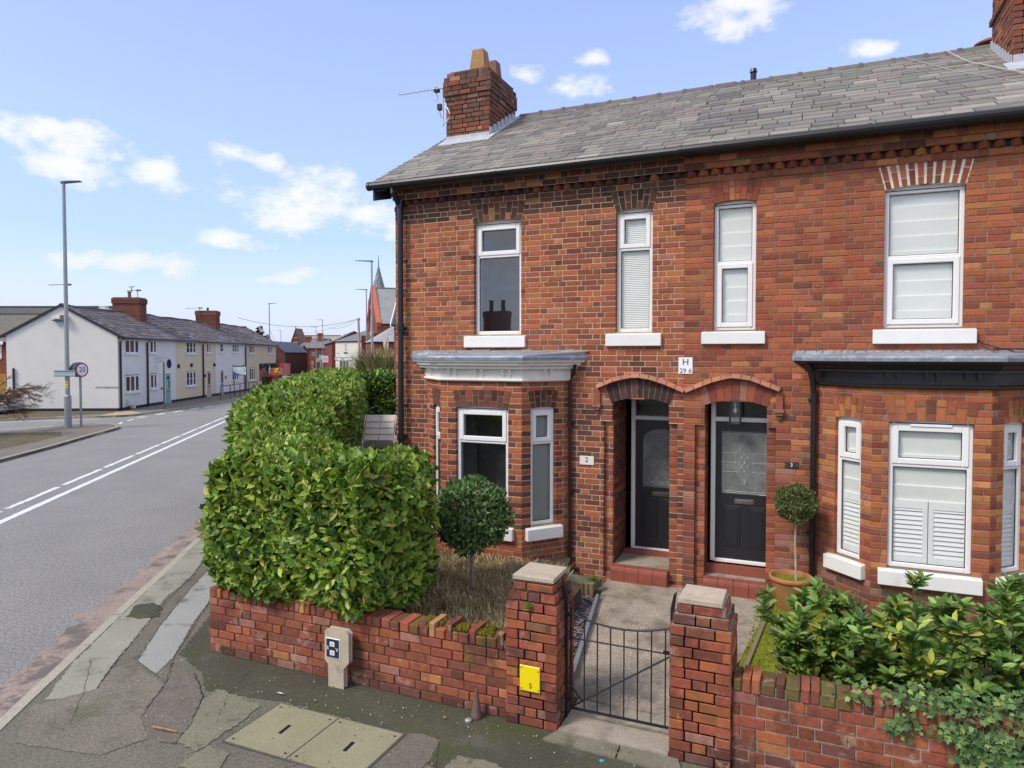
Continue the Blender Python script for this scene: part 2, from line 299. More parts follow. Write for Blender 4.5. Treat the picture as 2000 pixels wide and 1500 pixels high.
# ivy: five-lobed outline
IT = np.array([(0, 0, 0), (.05, .38, .02), (.38, .30, 0), (.50, .55, .03), (.62, .22, 0), (1, 0, .04), (.62, -.22, 0), (.50, -.55, .03), (.38, -.30, 0), (.05, -.38, .02), (.4, 0, -.03)])
IF = [(0, 10, 2, 1), (2, 10, 4, 3), (4, 10, 5), (5, 10, 6), (6, 10, 8, 7), (8, 10, 0, 9)]
def leaves(name, mat, P, A, Nn, size, width, cols, parent=None, T=LT, F=LF, extra=None):
    """P roots, A leaf axes, Nn leaf normals, size length, width relative; cols per leaf"""
    n = len(P); A = A / (np.linalg.norm(A, axis=1, keepdims=True) + 1e-9)
    Bn = np.cross(Nn, A); Bn /= (np.linalg.norm(Bn, axis=1, keepdims=True) + 1e-9); Nn = np.cross(A, Bn)
    sz = size[:, None, None]; wd = width[:, None, None]
    V = P[:, None, :] + sz * (A[:, None, :] * T[None, :, 0:1] + Bn[:, None, :] * T[None, :, 1:2] * wd + Nn[:, None, :] * T[None, :, 2:3])
    nv = len(T); V = V.reshape(-1, 3)
    lt = np.array([len(f) for f in F]); fl = np.concatenate([np.array(f) for f in F])
    loops = (fl[None, :] + (np.arange(n) * nv)[:, None]).ravel()
    ltot = np.tile(lt, n); C = np.repeat(cols, len(fl), 0)
    if extra is not None:     # extra MB merged (stems)
        b = len(V); V = np.vstack([V, np.array(extra.v)]); el_ = np.array([len(f) for f in extra.f])
        loops = np.concatenate([loops, np.concatenate([np.array(f) for f in extra.f]) + b]); ltot = np.concatenate([ltot, el_])
        C = np.vstack([C, np.repeat(np.array(extra.c), el_, 0)])
    me = bpy.data.meshes.new(name); me.vertices.add(len(V)); me.vertices.foreach_set('co', V.astype(np.float32).ravel())
    me.loops.add(len(loops)); me.loops.foreach_set('vertex_index', loops.astype(np.int32))
    me.polygons.add(len(ltot)); ls = np.concatenate([[0], np.cumsum(ltot)[:-1]]); me.polygons.foreach_set('loop_start', ls.astype(np.int32)); me.polygons.foreach_set('loop_total', ltot.astype(np.int32))
    me.update(calc_edges=True); me.materials.append(mat)
    at = me.color_attributes.new('col', 'FLOAT_COLOR', 'CORNER'); c4 = np.ones((len(C), 4), np.float32); c4[:, :3] = C; at.data.foreach_set('color', c4.ravel())
    me.polygons.foreach_set('use_smooth', np.ones(len(ltot), bool))
    me.update(); o = link(bpy.data.objects.new(name, me))
    if parent: attach(o, parent)
    return o
def unit(a): return a / (np.linalg.norm(a, axis=-1, keepdims=True) + 1e-9)
def pick(pal, w, n, jit=.18):
    pal = np.array(pal); w = np.array(w, float); w /= w.sum(); i = RNG.choice(len(pal), n, p=w)
    return np.clip(pal[i] * (1 + jit * RNG.standard_normal((n, 1))) * (1 + .06 * RNG.standard_normal((n, 3))), .003, 1)

# ------------------------------------------------------------------ brickwork
ORANGE = (.375, .118, .050); RED = (.28, .080, .044); DRED = (.185, .056, .040); BROWN = (.115, .050, .036); SOOTY = (.045, .028, .024)
PALE = (.47, .20, .07); PINK = (.34, .17, .125); PURPLE = (.12, .062, .055); YEL = (.46, .28, .10); SALT = (.45, .34, .28)
PAL = [ORANGE, RED, DRED, BROWN, SOOTY, PALE, PINK, PURPLE]
def bcol(w):
    """brick colour by weights over PAL"""
    tw = sum(w); mean = [sum(a * p[i] for a, p in zip(w, PAL)) / tw for i in range(3)]
    c = [q * .66 + m * .34 for q, m in zip(random.choices(PAL, w)[0], mean)]; k = random.gauss(1, .11)
    return tuple(max(.01, a * k * random.gauss(1, .05)) for a in c)
COURSE, BL, HD, MJ = .0765, .216, .103, .011
def brickwork(mb, fr, u0, u1, z0, z1, colf, holes=(), mortar=(.34, .27, .19), headers=.0, n_off=0., depth=.10, start=None, mortar_col=None, mj=MJ, course=COURSE, bond=2, jit=.0025):
    """individual bricks on a mortar bed; holes: (ua,ub,za,zb) or callables z->(ua,ub)|None"""
    nc = int(round((z1 - z0) / course)); ch = (z1 - z0) / max(nc, 1)
    base = int(round(z0 / course))
    for i in range(nc):
        za = z0 + i * ch; zb = za + ch; zm = (za + zb) / 2
        blk = []
        for h in holes:
            if callable(h):
                r = h(zm)
                if r: blk.append(r)
            elif h[2] < zm < h[3]: blk.append((h[0], h[1]))
        blk.sort(); iv = []; cur = u0
        for a, b in blk:
            if a > cur: iv.append((cur, min(a, u1)))
            cur = max(cur, b)
        if cur < u1: iv.append((cur, u1))
        # bond positions from a common origin
        k = base + i; x = -20.0 + (BL / 2 if k % 2 else 0) + (.06 if k % 3 == 1 else 0); edges = [x]; j = (k * 2) % 4
        while x < 45:
            x += HD + mj if j % (bond + 1) == bond else BL + mj; j += 1
            if x > u0 - .5: edges.append(x)
            if x > u1 + .5: break
        for a, b in iv:
            if b - a < .02: continue
            cuts = [a] + [e for e in edges if a + .05 < e < b - .05] + [b]
            for c0, c1 in zip(cuts, cuts[1:]):
                g0 = mj / 2 if c0 != a else .0; g1 = mj / 2 if c1 != b else .0
                um = (c0 + c1) / 2; j0 = random.uniform(-jit, jit); dz = random.uniform(-.0015, .0015)
                mb.bbox(fr, c0 + g0, c1 - g1, n_off - depth, n_off + j0, za + mj / 2 + dz, zb - mj / 2 + dz, .0045, colf(um, zm))
    # mortar bed
    mo = n_off - max(.005, jit + .004)
    us = {u0, u1}; zs = {z0, z1}; rects = []
    for h in holes:
        if not callable(h): rects.append(h); us |= {min(max(h[0], u0), u1), min(max(h[1], u0), u1)}; zs |= {min(max(h[2], z0), z1), min(max(h[3], z0), z1)}
    us = sorted(us); zs = sorted(zs)
    for a, b in zip(us, us[1:]):
        for c, d in zip(zs, zs[1:]):
            um, zm = (a + b) / 2, (c + d) / 2
            if any(h[0] < um < h[1] and h[2] < zm < h[3] for h in rects): continue
            nn = max(1, int((b - a) / .8))
            for q in range(nn):
                a1 = a + (b - a) * q / nn; b1 = a + (b - a) * (q + 1) / nn
                mc = mortar_col((a1 + b1) / 2, zm) if mortar_col else mortar
                mb.poly([fr.p(a1, mo, c), fr.p(b1, mo, c), fr.p(b1, mo, d), fr.p(a1, mo, d)], mc)
    for h in rects:        # mortar in the reveals
        a, b, c, d = h; nn0, nn1 = n_off - depth, mo
        for q in ([(a - .003, c), (a - .003, d)], [(b + .003, c), (b + .003, d)], [(a, d + .003), (b, d + .003)], [(a, c - .003), (b, c - .003)]):
            (p0, q0), (p1, q1) = q
            if p0 < u0 or p1 > u1 or q1 > z1 or q0 < z0: continue
            if q0 == q1 and any(o is not h and o[0] - .01 < (p0 + p1) / 2 < o[1] + .01 and o[2] - .01 < q0 < o[3] + .01 for o in rects): continue
            mb.poly([fr.p(p0, nn0, q0), fr.p(p1, nn0, q1), fr.p(p1, nn1, q1), fr.p(p0, nn1, q0)], mortar)
def arch(mb, fr, ua, ub, z, h, n, colf, rise=.03, flare=.10, n_off=.002, depth=.1, split=True, gap=.010, mortar=(.34, .27, .19)):
    """flat / segmental gauged arch of n voussoirs over an opening; returns callable block for the courses"""
    um = (ua + ub) / 2; half = (ub - ua) / 2
    def low(t): return (um + t * half, z + rise * (1 - t * t))
    def top(t): return (um + t * (half + flare), z + h + rise * (1 - t * t) * 1.0)
    ts = [-1 + 2 * i / n for i in range(n + 1)]
    for i in range(n):
        a, b = ts[i], ts[i + 1]; g = gap / 2 / half
        l0, l1, t0, t1 = low(a + g), low(b - g), top(a + g), top(b - g)
        def lerp(p, q, k): return (p[0] + (q[0] - p[0]) * k, p[1] + (q[1] - p[1]) * k)
        segs = [(0, 1)] if not split else ([(0, .64), (.685, 1)] if i % 2 else [(0, .32), (.365, 1)])
        for k0, k1 in segs:
            q = [lerp(l0, t0, k0), lerp(l1, t1, k0), lerp(l1, t1, k1), lerp(l0, t0, k1)]
            j = random.uniform(0, .003)
            mb.prism([fr.p(x, n_off + j, zz) for x, zz in q], tuple(-depth * fr.n), colf(q[0][0], q[0][1]))
    mb.prism([fr.p(*((low(-1)[0], n_off - .006, low(-1)[1]))), fr.p(low(-.5)[0], n_off - .006, low(-.5)[1]), fr.p(low(0)[0], n_off - .006, low(0)[1]), fr.p(low(.5)[0], n_off - .006, low(.5)[1]), fr.p(low(1)[0], n_off - .006, low(1)[1]),
              fr.p(top(1)[0], n_off - .006, top(1)[1]), fr.p(top(0)[0], n_off - .006, top(0)[1]), fr.p(top(-1)[0], n_off - .006, top(-1)[1])], tuple(-.09 * fr.n), mortar)
    def blk(zz):
        if z - .001 < zz < z + h + .0:
            k = (zz - z) / h; return (um - half - flare * k, um + half + flare * k)
        return None
    return blk

# ------------------------------------------------------------------ windows
def upvc(parent, fr, u0, u1, z0, z1, split=None, opener='top', r=.07, glass='glass', blind=None, sill=None, room=True, fw=.055, label=None, arch_rise=.0):
    """white plastic window: frame with panes, blind and sill as children"""
    f = MB(); n1, n0 = -r, -r - .07
    if arch_rise:
        um = (u0 + u1) / 2; hw = (u1 - u0) / 2
        f.prism([fr.p(u0, n1, z1 - .02)] + [fr.p(u1, n1, z1 - .02)] + [fr.p(um + t * hw, n1, z1 + arch_rise * (1 - t * t)) for t in (1, .5, 0, -.5, -1)], tuple(-.06 * fr.n))
    bars = [(u0, u0 + fw, z0, z1), (u1 - fw, u1, z0, z1), (u0 + fw, u1 - fw, z0, z0 + fw), (u0 + fw, u1 - fw, z1 - fw, z1)]
    lights = []
    if split:
        bars.append((u0 + fw, u1 - fw, split - .025, split + .025))
        lights = [(u0 + fw, u1 - fw, z0 + fw, split - .025, opener == 'bottom'), (u0 + fw, u1 - fw, split + .025, z1 - fw, opener == 'top')]
    else: lights = [(u0 + fw, u1 - fw, z0 + fw, z1 - fw, opener is not None)]
    for a, b, c, d in bars: f.bbox(fr, a, b, n0, n1, c, d, .008)
    panes = []
    for a, b, c, d, op in lights:
        if op:
            e = .014; s = .05
            for q in ((a - e, a + s, c - e, d + e), (b - s, b + e, c - e, d + e), (a + s, b - s, c - e, c + s), (a + s, b - s, d - s, d + e)): f.bbox(fr, *q[:2], n0 + .01, n1 + .014, *q[2:], .008)
            a, b, c, d = a + s, b - s, c + s, d - s
        panes.append((a, b, c, d))
    w = f.build('window', M['white'], parent)
    if label: w['label'] = label
    if blind: glass = 'glass2'
    for a, b, c, d in panes:
        g = MB(); g.poly([fr.p(a - .004, n1 - .03, c - .004), fr.p(b + .004, n1 - .03, c - .004), fr.p(b + .004, n1 - .03, d + .004), fr.p(a - .004, n1 - .03, d + .004)]); g.build('pane', M[glass], w)
        g = MB()
        for q in ((a, a + .008, c, d), (b - .008, b, c, d), (a, b, c, c + .008), (a, b, d - .008, d)): g.fbox(fr, *q[:2], n1 - .028, n1 - .02, *q[2:])
        g.build('gasket', M['black'], w)
    if blind:
        for bz0, bz1, kind in blind:
            g = MB()
            if kind == 'roman':
                k = max(2, int((bz1 - bz0) / .17)); 
                for i in range(k):
                    za = bz0 + (bz1 - bz0) * i / k; zb = bz0 + (bz1 - bz0) * (i + 1) / k
                    g.poly([fr.p(u0 + .01, n0 + .005, za), fr.p(u1 - .01, n0 + .005, za), fr.p(u1 - .01, n0 + .025, zb), fr.p(u0 + .01, n0 + .025, zb)])
                    g.poly([fr.p(u0 + .01, n0 + .025, zb), fr.p(u1 - .01, n0 + .025, zb), fr.p(u1 - .01, n0 + .005, zb + .004), fr.p(u0 + .01, n0 + .005, zb + .004)])
                g.build('blind', M['blind'], w)
            elif kind == 'pleat':
                k = int((bz1 - bz0) / .025)
                for i in range(k):
                    za = bz0 + (bz1 - bz0) * i / k; zm = za + (bz1 - bz0) / k / 2; zb = za + (bz1 - bz0) / k
                    g.poly([fr.p(u0 + .02, n0 + .01, za), fr.p(u1 - .02, n0 + .01, za), fr.p(u1 - .02, n0 + .02, zm), fr.p(u0 + .02, n0 + .02, zm)])
                    g.poly([fr.p(u0 + .02, n0 + .02, zm), fr.p(u1 - .02, n0 + .02, zm), fr.p(u1 - .02, n0 + .01, zb), fr.p(u0 + .02, n0 + .01, zb)])
                g.build('blind', M['blind'], w)
            elif kind == 'roller':
                g.fbox(fr, u0 + .02, u1 - .02, n0 + .01, n0 + .015, bz0, bz1); g.build('blind', M['roller'], w)
            elif kind == 'shutter':
                um = (u0 + u1) / 2; pans = [(u0 + .015, um - .004), (um + .004, u1 - .015)] if u1 - u0 > .6 else [(u0 + .015, u1 - .015)]
                for a, b in pans:
                    for q in ((a, a + .05, bz0, bz1), (b - .05, b, bz0, bz1), (a + .05, b - .05, bz0, bz0 + .09), (a + .05, b - .05, bz1 - .09, bz1)): g.fbox(fr, *q[:2], n0 + .0, n0 + .028, *q[2:])
                    z = bz0 + .095
                    while z < bz1 - .095:
                        g.hexa([fr.p(a + .05, n0 + .026, z), fr.p(b - .05, n0 + .026, z), fr.p(b - .05, n0 + .010, z + .044), fr.p(a + .05, n0 + .010, z + .044),
                                fr.p(a + .05, n0 + .022, z - .004), fr.p(b - .05, n0 + .022, z - .004), fr.p(b - .05, n0 + .005, z + .040), fr.p(a + .05, n0 + .005, z + .040)]); z += .052
                g.build('shutter', M['shutter'], w)
    if room:
        g = MB(); a, b, c, d, n = u0 - .02, u1 + .02, z0 - .02, z1 + .02, n0 - .45
        P = fr.p
        g.poly([P(a, n, c), P(b, n, c), P(b, n, d), P(a, n, d)])
        for q in ([P(a, n0, c), P(a, n, c), P(a, n, d), P(a, n0, d)], [P(b, n0, c), P(b, n, c), P(b, n, d), P(b, n0, d)], [P(a, n0, d), P(b, n0, d), P(b, n, d), P(a, n, d)], [P(a, n0, c), P(b, n0, c), P(b, n, c), P(a, n, c)]): g.poly(q)
        g.build('room', M['darkroom'], w)
    if sill:
        a, b, c, d, prj = sill
        g = MB(); P = fr.p; k = .012
        g.hexa([P(a, prj, c), P(b, prj, c), P(b, -.10, c), P(a, -.10, c), P(a, prj, d - .025), P(b, prj, d - .025), P(b, -.10, d), P(a, -.10, d)])
        o = g.build('window_sill', M['sill'], w)
        bv = o.modifiers.new('b', 'BEVEL'); bv.width = .009; bv.segments = 2
    return w
M['roller'] = make_mat('roller_blind', (.24, .27, .25), .9, .2, .05, 2, .05, 90)
M['shutter'] = make_mat('shutter_paint', (.74, .76, .74), .6, .3, .03, 2, .0)
# ================================================================== the two brick houses
def zone2(x, z):      # brick weights: ORANGE, RED, DRED, BROWN, SOOTY, PALE, PINK, PURPLE
    if z > 5.28: return (2.5, 2, 5, 12, 14, .7, 0, 1.5)
    if z > 3.2: return (30, 14, 6, 1.6, .3, .9, .7, .5) if math.sin(x * 1.9 + 1) * math.sin(z * 1.7) < .55 else (16, 14, 10, 4, .6, .6, .6, 1)
    if 2.9 < z and -5 < x < -1.7 and random.random() < .25: return (3, 5, 8, 7, 3, 0, 0, 2)
    if z > 2.5: return (22, 14, 8, 3, 1, 1, .6, 1.5)
    if x < -5.3: return (4, 9, 8, 6, 3, 0, 0, 3)
    if z < .7: return (7, 7, 4, 2, 1, 1, 6, 4)
    return (7, 8, 6, 7, 2.5, .8, 1.5, 7)
def zone3(x, z):
    if z > 5.45: return (12, 8, 8, 3, 1.5, 2, 1, 1)
    if z > 2.6: return (22, 18, 6, .6, 0, 1.6, .3, .2)
    if z < .9: return (5, 8, 6, 3, 1, .5, 6, 5)
    return (9, 14, 7, 2, .5, 2, 4, 3)
def zc(zf): return lambda x, z: bcol(zf(x, z))
def brick_pal(w): return lambda x, z: bcol(w)
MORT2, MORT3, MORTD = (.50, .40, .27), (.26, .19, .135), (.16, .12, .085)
RZ0, RY0, RS = 5.87, -.30, .565          # roof plane: z = RZ0 + RS*(y-RY0)
RIDGE_Y = 3.12
def rz(y): return RZ0 + RS * (y - RY0)

def house_wall(root, fr, u0, u1, zf, holes, mortar, arches, cornice_w, seedv):
    random.seed(seedv)
    mb = MB()
    hs = list(holes)
    for a in arches: hs.append(arch(mb, fr, *a[:6], rise=.035, flare=a[6], mortar=a[7] if len(a) > 7 else mortar, gap=a[8] if len(a) > 8 else .010))
    brickwork(mb, fr, u0, u1, 0, 5.395, zc(zf), hs, mortar)
    # corbelled eaves: two proud courses, dogtooth course, stretcher course, header course
    brickwork(mb, fr, u0, u1, 5.395, 5.455, zc(zf), [h for h in hs if callable(h)], mortar, n_off=.0)
    brickwork(mb, fr, u0, u1, 5.455, 5.535, zc(lambda x, z: zf(x, 5.6)), [], mortar, n_off=.022)
    mb.fbox(fr, u0, u1, -.1, -.02, 5.535, 5.62, (.06, .045, .035))  # recess backing coloured dark to paint in shade behind the dogtooth
    x = u0 + .08
    while x < u1 - .05:
        h = .060 + random.uniform(-.004, .004); a = .055
        c = bcol(zf(x, 5.6)); z0, z1 = 5.54 + random.uniform(-.004, .004), 5.613
        e = -.01; mb.hexa([fr.p(x - h, e, z0), fr.p(x, h + .025, z0), fr.p(x + h, e, z0), fr.p(x, -.03, z0), fr.p(x - h, e, z1), fr.p(x, h + .025, z1), fr.p(x + h, e, z1), fr.p(x, -.03, z1)], c)
        x += .155
    brickwork(mb, fr, u0, u1, 5.62, 5.70, zc(lambda x, z: zf(x, 5.6)), [], mortar, n_off=.078, jit=.004)
    brickwork(mb, fr, u0, u1, 5.70, 5.785, zc(lambda x, z: zf(x, 5.6)), [], mortar, n_off=.10, bond=1, jit=.005)
    mb.fbox(fr, u0, u1, -.1, .08, 5.785, 5.84, tuple(q * .5 for q in mortar))
    return mb
def slates(mb, x0, x1, y0, zfn, rows, gauge, wid, cf, jit=1.0, x0f=None):
    """rows of individual slates on the plane z = zfn(y)"""
    sl = math.atan(RS); dy = gauge * math.cos(sl)
    for r in range(rows):
        ya = y0 + r * dy; x = x0 - random.random() * wid
        while x < x1:
            w = wid * random.uniform(.72, 1.25); a, b = max(x, x0), min(x + w - .011, x1)
            if b - a > .03:
                yy = ya + random.uniform(-.008, .008) * jit; yb = ya + dy * 1.25; t = .015 + random.random() * .010 * jit; li = random.uniform(0, .008) * jit
                c = cf(x, r)
                za, zb_ = zfn(yy) + li, zfn(yb) - .004
                sk = random.uniform(-.004, .004) * jit
                mb.hexa([(a, yy + sk, za), (b, yy - sk, za), (b, yb, zb_), (a, yb, zb_), (a, yy + sk, za + t), (b, yy - sk, za + t), (b, yb, zb_ + t * .5), (a, yb, zb_ + t * .5)], c)
            x += w
def slate_col(tone):
    pal = [(.20, .185, .165), (.23, .212, .185), (.155, .145, .135), (.26, .24, .205), (.215, .185, .165), (.18, .18, .15), (.32, .30, .25)]
    def f(x, r):
        k = random.choices(pal, [7, 7, 4, 4, 5, 4, .5])[0]; g = random.gauss(.90, .065) * tone(x, r)
        return tuple(c * g for c in k)
    return f
def deco_bay(root, P, colf, win, white, mortar, archcol, u_arch, lead_l, lead_r, name_l):
    """canted bay: brick wall with three windows, cornice and lead roof"""
    frs = [Fr(P[0], (P[1][0] - P[0][0], P[1][1] - P[0][1])), Fr(P[1], (1, 0)), Fr(P[2], (P[3][0] - P[2][0], P[3][1] - P[2][1]))]
    Ls = [math.dist(P[0], P[1]), P[2][0] - P[1][0], math.dist(P[2], P[3])]
    mb = MB()
    for i, (fr, L) in enumerate(zip(frs, Ls)):
        a, b = win[i]; hs = [(a, b, .80, 2.468)]
        n = max(5, int((b - a) / .085) | 1)
        hs.append(arch(mb, fr, a, b, 2.45, .235, n, brick_pal(archcol), rise=.02, flare=.05, mortar=mortar))
        brickwork(mb, fr, 0, L, 0, 2.83, colf(i, a, b), hs, mortar, bond=2)
    w = mb.build('bay_wall', M['brick'], root)
    for i, (fr, L) in enumerate(zip(frs, Ls)):
        a, b = win[i]
        bl = white[i]
        upvc(root, fr, a, b, .80, 2.45, 1.965, 'top', r=.045, blind=bl, sill=(a - .09, b + .09, .61, .80, .075), arch_rise=.02)
    # cornice: frieze and moulded steps follow the plan, offset outwards
    def off(d):
        c = P; m = []
        n0 = np.array(frs[0].n[:2]); n1 = np.array(frs[1].n[:2]); n2 = np.array(frs[2].n[:2])
        def ix(p, na, q, nb):
            A = np.array([na, nb]); r = np.array([na @ (np.array(p) + na * d), nb @ (np.array(q) + nb * d)]); return np.linalg.solve(A, r)
        a = ix(c[1], n0, c[1], n1); b = ix(c[2], n1, c[2], n2)
        s = ix(c[0], n0, (0, 0), np.array((0., -1.)) * 1.0) if False else None
        # ends on the wall plane y=0
        def end(p, n): 
            q = np.array(p) + n * d; t = np.array((-n[1], n[0])); k = -q[1] / t[1]; return q + t * k
        return [end(c[0], n0), a, b, end(c[3], n2)]
    return frs, Ls, off
def moulding(mb, off, prof, col=(.5, .5, .5)):
    """sweep profile [(offset, z)] round the bay"""
    rows = [[(*q, z) for q in off(d)] for d, z in prof]
    for A, B in zip(rows, rows[1:]):
        for i in range(3): mb.poly([A[i], A[i + 1], B[i + 1], B[i]], col)
    mb.poly(rows[-1], col); mb.poly(rows[0], col)

# ---------------------------------------------------------------- house 2 (left, end of terrace)
h2 = thing('brick_house', 'end of terrace red brick house with a white cornice bay and the lone gable chimney', 'house', (-4, 3, 0), group='red brick terrace houses')
BPAL_D = (1, 1, 4, 8, 7, .6, .3, 2)
mb = house_wall(h2, FA, -6.1, -1.58, zone2,
    [(-4.71, -3.94, 3.50, 5.20), (-2.52, -2.01, 3.51, 5.20), (-5.45, -3.28, 0, 3.08), (-2.68, -1.66, .05, 2.27), (-2.56, -1.775, 2.27, 2.60)], MORT2,
    [(-4.71, -3.94, 5.17, .27, 9, brick_pal((0, 0, 3, 7, 9, .5, 0, 1)), .07), (-2.52, -2.01, 5.17, .27, 7, brick_pal((0, 0, 1, 5, 9, 0, 0, 1)), .08)], None, 5)
arch(mb, FA, -2.58, -1.755, 2.535, .27, 11, brick_pal((0, 0, 0, 1, 14, 0, 0, 2)), rise=.075, flare=.09, n_off=.006, split=False, depth=.12, mortar=(.30, .28, .22))
# stepped jambs and recess walls
for a, b in ((-2.68, -2.56), (-1.775, -1.66)):
    brickwork(mb, FA, a, b, .05, 2.27, zc(lambda x, z: (12, 12, 8, 3, 1, 2, 2, 2)), [], MORT2, n_off=-.06, bond=0, jit=.005)
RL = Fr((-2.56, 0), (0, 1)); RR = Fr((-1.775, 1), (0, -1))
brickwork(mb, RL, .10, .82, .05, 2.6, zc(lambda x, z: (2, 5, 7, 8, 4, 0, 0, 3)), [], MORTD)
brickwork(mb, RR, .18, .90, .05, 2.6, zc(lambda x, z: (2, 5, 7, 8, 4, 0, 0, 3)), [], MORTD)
mb.box(-2.6, -1.7, .1, .9, 2.6, 2.64, (.1, .08, .07))
# gable, rear and party shell
mb.poly([(-6.1, .1, 0), (-6.1, 6.4, 0), (-6.1, 6.4, 5.9), (-6.1, 3.1, 7.72), (-6.1, 0, 5.95)], RED)
mb.poly([(-6.1, 6.4, 0), (-1.58, 6.4, 0), (-1.58, 6.4, 5.9), (-6.1, 6.4, 5.9)], RED)
mb.poly([(-1.6, .9, 0), (-1.6, 6.4, 0), (-1.6, 6.4, 5.9), (-1.6, 3.1, 7.72), (-1.6, .9, 5.95)], RED)
mb.poly([(-6.1, .12, 5.8), (-1.58, .12, 5.8), (-1.58, 6.4, 5.8), (-6.1, 6.4, 5.8)], DRED)
h2w = mb.build('wall', M['brick'], h2)
# roof
random.seed(21)
def t2(x, r): return 1.0 if x > -3.6 or r > 9 else 1.12
mb = MB(); mb.poly([(-6.32, RY0, RZ0 - .01), (-1.59, RY0, RZ0 - .01), (-1.59, RIDGE_Y, rz(RIDGE_Y) - .01), (-6.32, RIDGE_Y, rz(RIDGE_Y) - .01)], (.05, .05, .05))
mb.poly([(-6.32, RIDGE_Y * 2 - RY0, RZ0), (-1.59, RIDGE_Y * 2 - RY0, RZ0), (-1.59, RIDGE_Y, rz(RIDGE_Y)), (-6.32, RIDGE_Y, rz(RIDGE_Y))], (.15, .15, .15))
slates(mb, -6.34, -1.59, RY0 - .03, rz, 22, .182, .30, slate_col(t2))
roof2 = mb.build('roof', M['slate'], h2)
mb = MB(); x = -5.25
while x < -1.6:
    zz = rz(RIDGE_Y); mb.tube([(x, RIDGE_Y, zz - .03 + random.uniform(-.006, .006)), (min(x + .44, -1.59), RIDGE_Y, zz - .03 + random.uniform(-.006, .006))], .085, 10, tuple(random.uniform(.85, 1.15) * c for c in (.15, .135, .135))); mb.tube([(x + .40, RIDGE_Y, zz - .03), (min(x + .46, -1.59), RIDGE_Y, zz - .03)], .098, 10, (.12, .11, .11)); x += .45
mb.build('ridge_tiles', M['slate'], roof2)
# fascia / verge end, gutter, downpipe
def gutter(x0, x1, parent, y=-.30, z=5.82):
    mb = MB()
    mb.tube([(x0, y, z), (x1, y, z)], .062, 12); 
    x = x0 + .4
    while x < x1: mb.tube([(x, y, z), (x + .05, y, z)], .068, 12); x += 1.75
    mb.tube([(x0 - .02, y, z), (x0 + .03, y, z)], .069, 12)
    return mb.build('gutter', M['black'], parent, smooth=False)
gutter(-6.38, -1.6, h2)
mb = MB(); mb.hexa([(-6.33, -.27, 5.60), (-6.30, -.27, 5.60), (-6.12, -.07, 5.66), (-6.14, -.05, 5.66), (-6.33, -.27, 5.80), (-6.30, -.27, 5.80), (-6.12, 0, 5.86), (-6.15, 0, 5.86)])
mb.box(-6.33, -1.6, -.26, -.235, 5.77, 5.80); mb.box(-6.33, -6.1, -.27, .0, 5.74, 5.77)
mb.build('fascia_board', M['black'], h2)
mb = MB(); mb.tube([(-5.95, -.30, 5.80), (-5.95, -.30, 5.70), (-5.945, -.18, 5.58), (-5.945, -.10, 5.52), (-5.945, -.10, .0)], .045, 12)
for z in (5.50, 3.57, 1.86, .5): mb.tube([(-5.945, -.10, z), (-5.945, -.10, z + .10)], .058, 12); mb.tube([(-5.945, -.10, z + .04), (-5.945, -.10, z + .06)], .066, 12); mb.box(-6.0, -5.89, -.06, .0, z + .03, z + .07)
mb.build('downpipe', M['black'], h2)
# chimney
random.seed(31)
CX0, CX1, CY0, CY1 = -6.16, -5.30, 1.80, 2.92
mb = MB()
def stack(mb, x0, x1, y0, y1, z0, z1, w, n=0., mort=(.20, .16, .12)):
    for fr, L in ((Fr((x0 - n, y0 - n), (1, 0)), x1 - x0 + 2 * n), (Fr((x1 + n, y0 - n), (0, 1)), y1 - y0 + 2 * n), (Fr((x1 + n, y1 + n), (-1, 0)), x1 - x0 + 2 * n), (Fr((x0 - n, y1 + n), (0, -1)), y1 - y0 + 2 * n)):
        brickwork(mb, fr, 0, L, z0, z1, brick_pal(w), [], mort, course=.085, jit=.006)
    mb.box(x0 - n + .01, x1 + n - .01, y0 - n + .01, y1 + n - .01, z0 + .005, z1 - .004, mort)
CW = (5, 5, 6, 9, 1.5, 1.5, 4, 5); CWT = (1, 2, 4, 10, 4, .5, 3, 6)
stack(mb, CX0, CX1, CY0, CY1, 6.95, 7.78, CW); stack(mb, CX0, CX1, CY0, CY1, 7.78, 7.865, CWT, .022); stack(mb, CX0, CX1, CY0, CY1, 7.865, 8.12, CWT, .045); stack(mb, CX0, CX1, CY0, CY1, 8.12, 8.205, CWT, .03); stack(mb, CX0, CX1, CY0, CY1, 8.205, 8.29, CWT, -.01)
mb.box(CX0 + .05, CX1 - .05, CY0 + .05, CY1 - .05, 8.27, 8.32, (.16, .15, .10))
ch = mb.build('chimney', M['chimbrick'], h2)
def pot(x, y, z, col, hgt=.42, r0=.165, r1=.115):
    mb = MB(); mb.lathe(x, y, [(r0 * 1.3, z), (r1 * 1.3, z + hgt), (r1 * 1.3 - .02, z + hgt), (r0, z + .05)], 4, col, R(45)); return mb
pot(-5.62, 2.10, 8.30, (.34, .185, .075)).build('chimney_pot', M['terracotta'], ch)
pot(-5.60, 2.62, 8.26, (.20, .10, .065), .45, .15, .105).build('chimney_pot', M['terracotta'], ch)
mb = MB()   # lead apron and stepped flashing
mb.hexa([(CX0 - .02, 1.52, rz(1.52) + .02), (CX1 + .12, 1.52, rz(1.52) + .02), (CX1 + .12, 1.82, rz(1.82) + .03), (CX0 - .02, 1.82, rz(1.82) + .03)] + [(CX0 - .02, 1.52, rz(1.52) + .035), (CX1 + .12, 1.52, rz(1.52) + .035), (CX1 + .12, 1.82, rz(1.82) + .05), (CX0 - .02, 1.82, rz(1.82) + .05)])
mb.box(CX0, CX1 + .01, 1.775, 1.80, rz(1.8), rz(1.8) + .09)
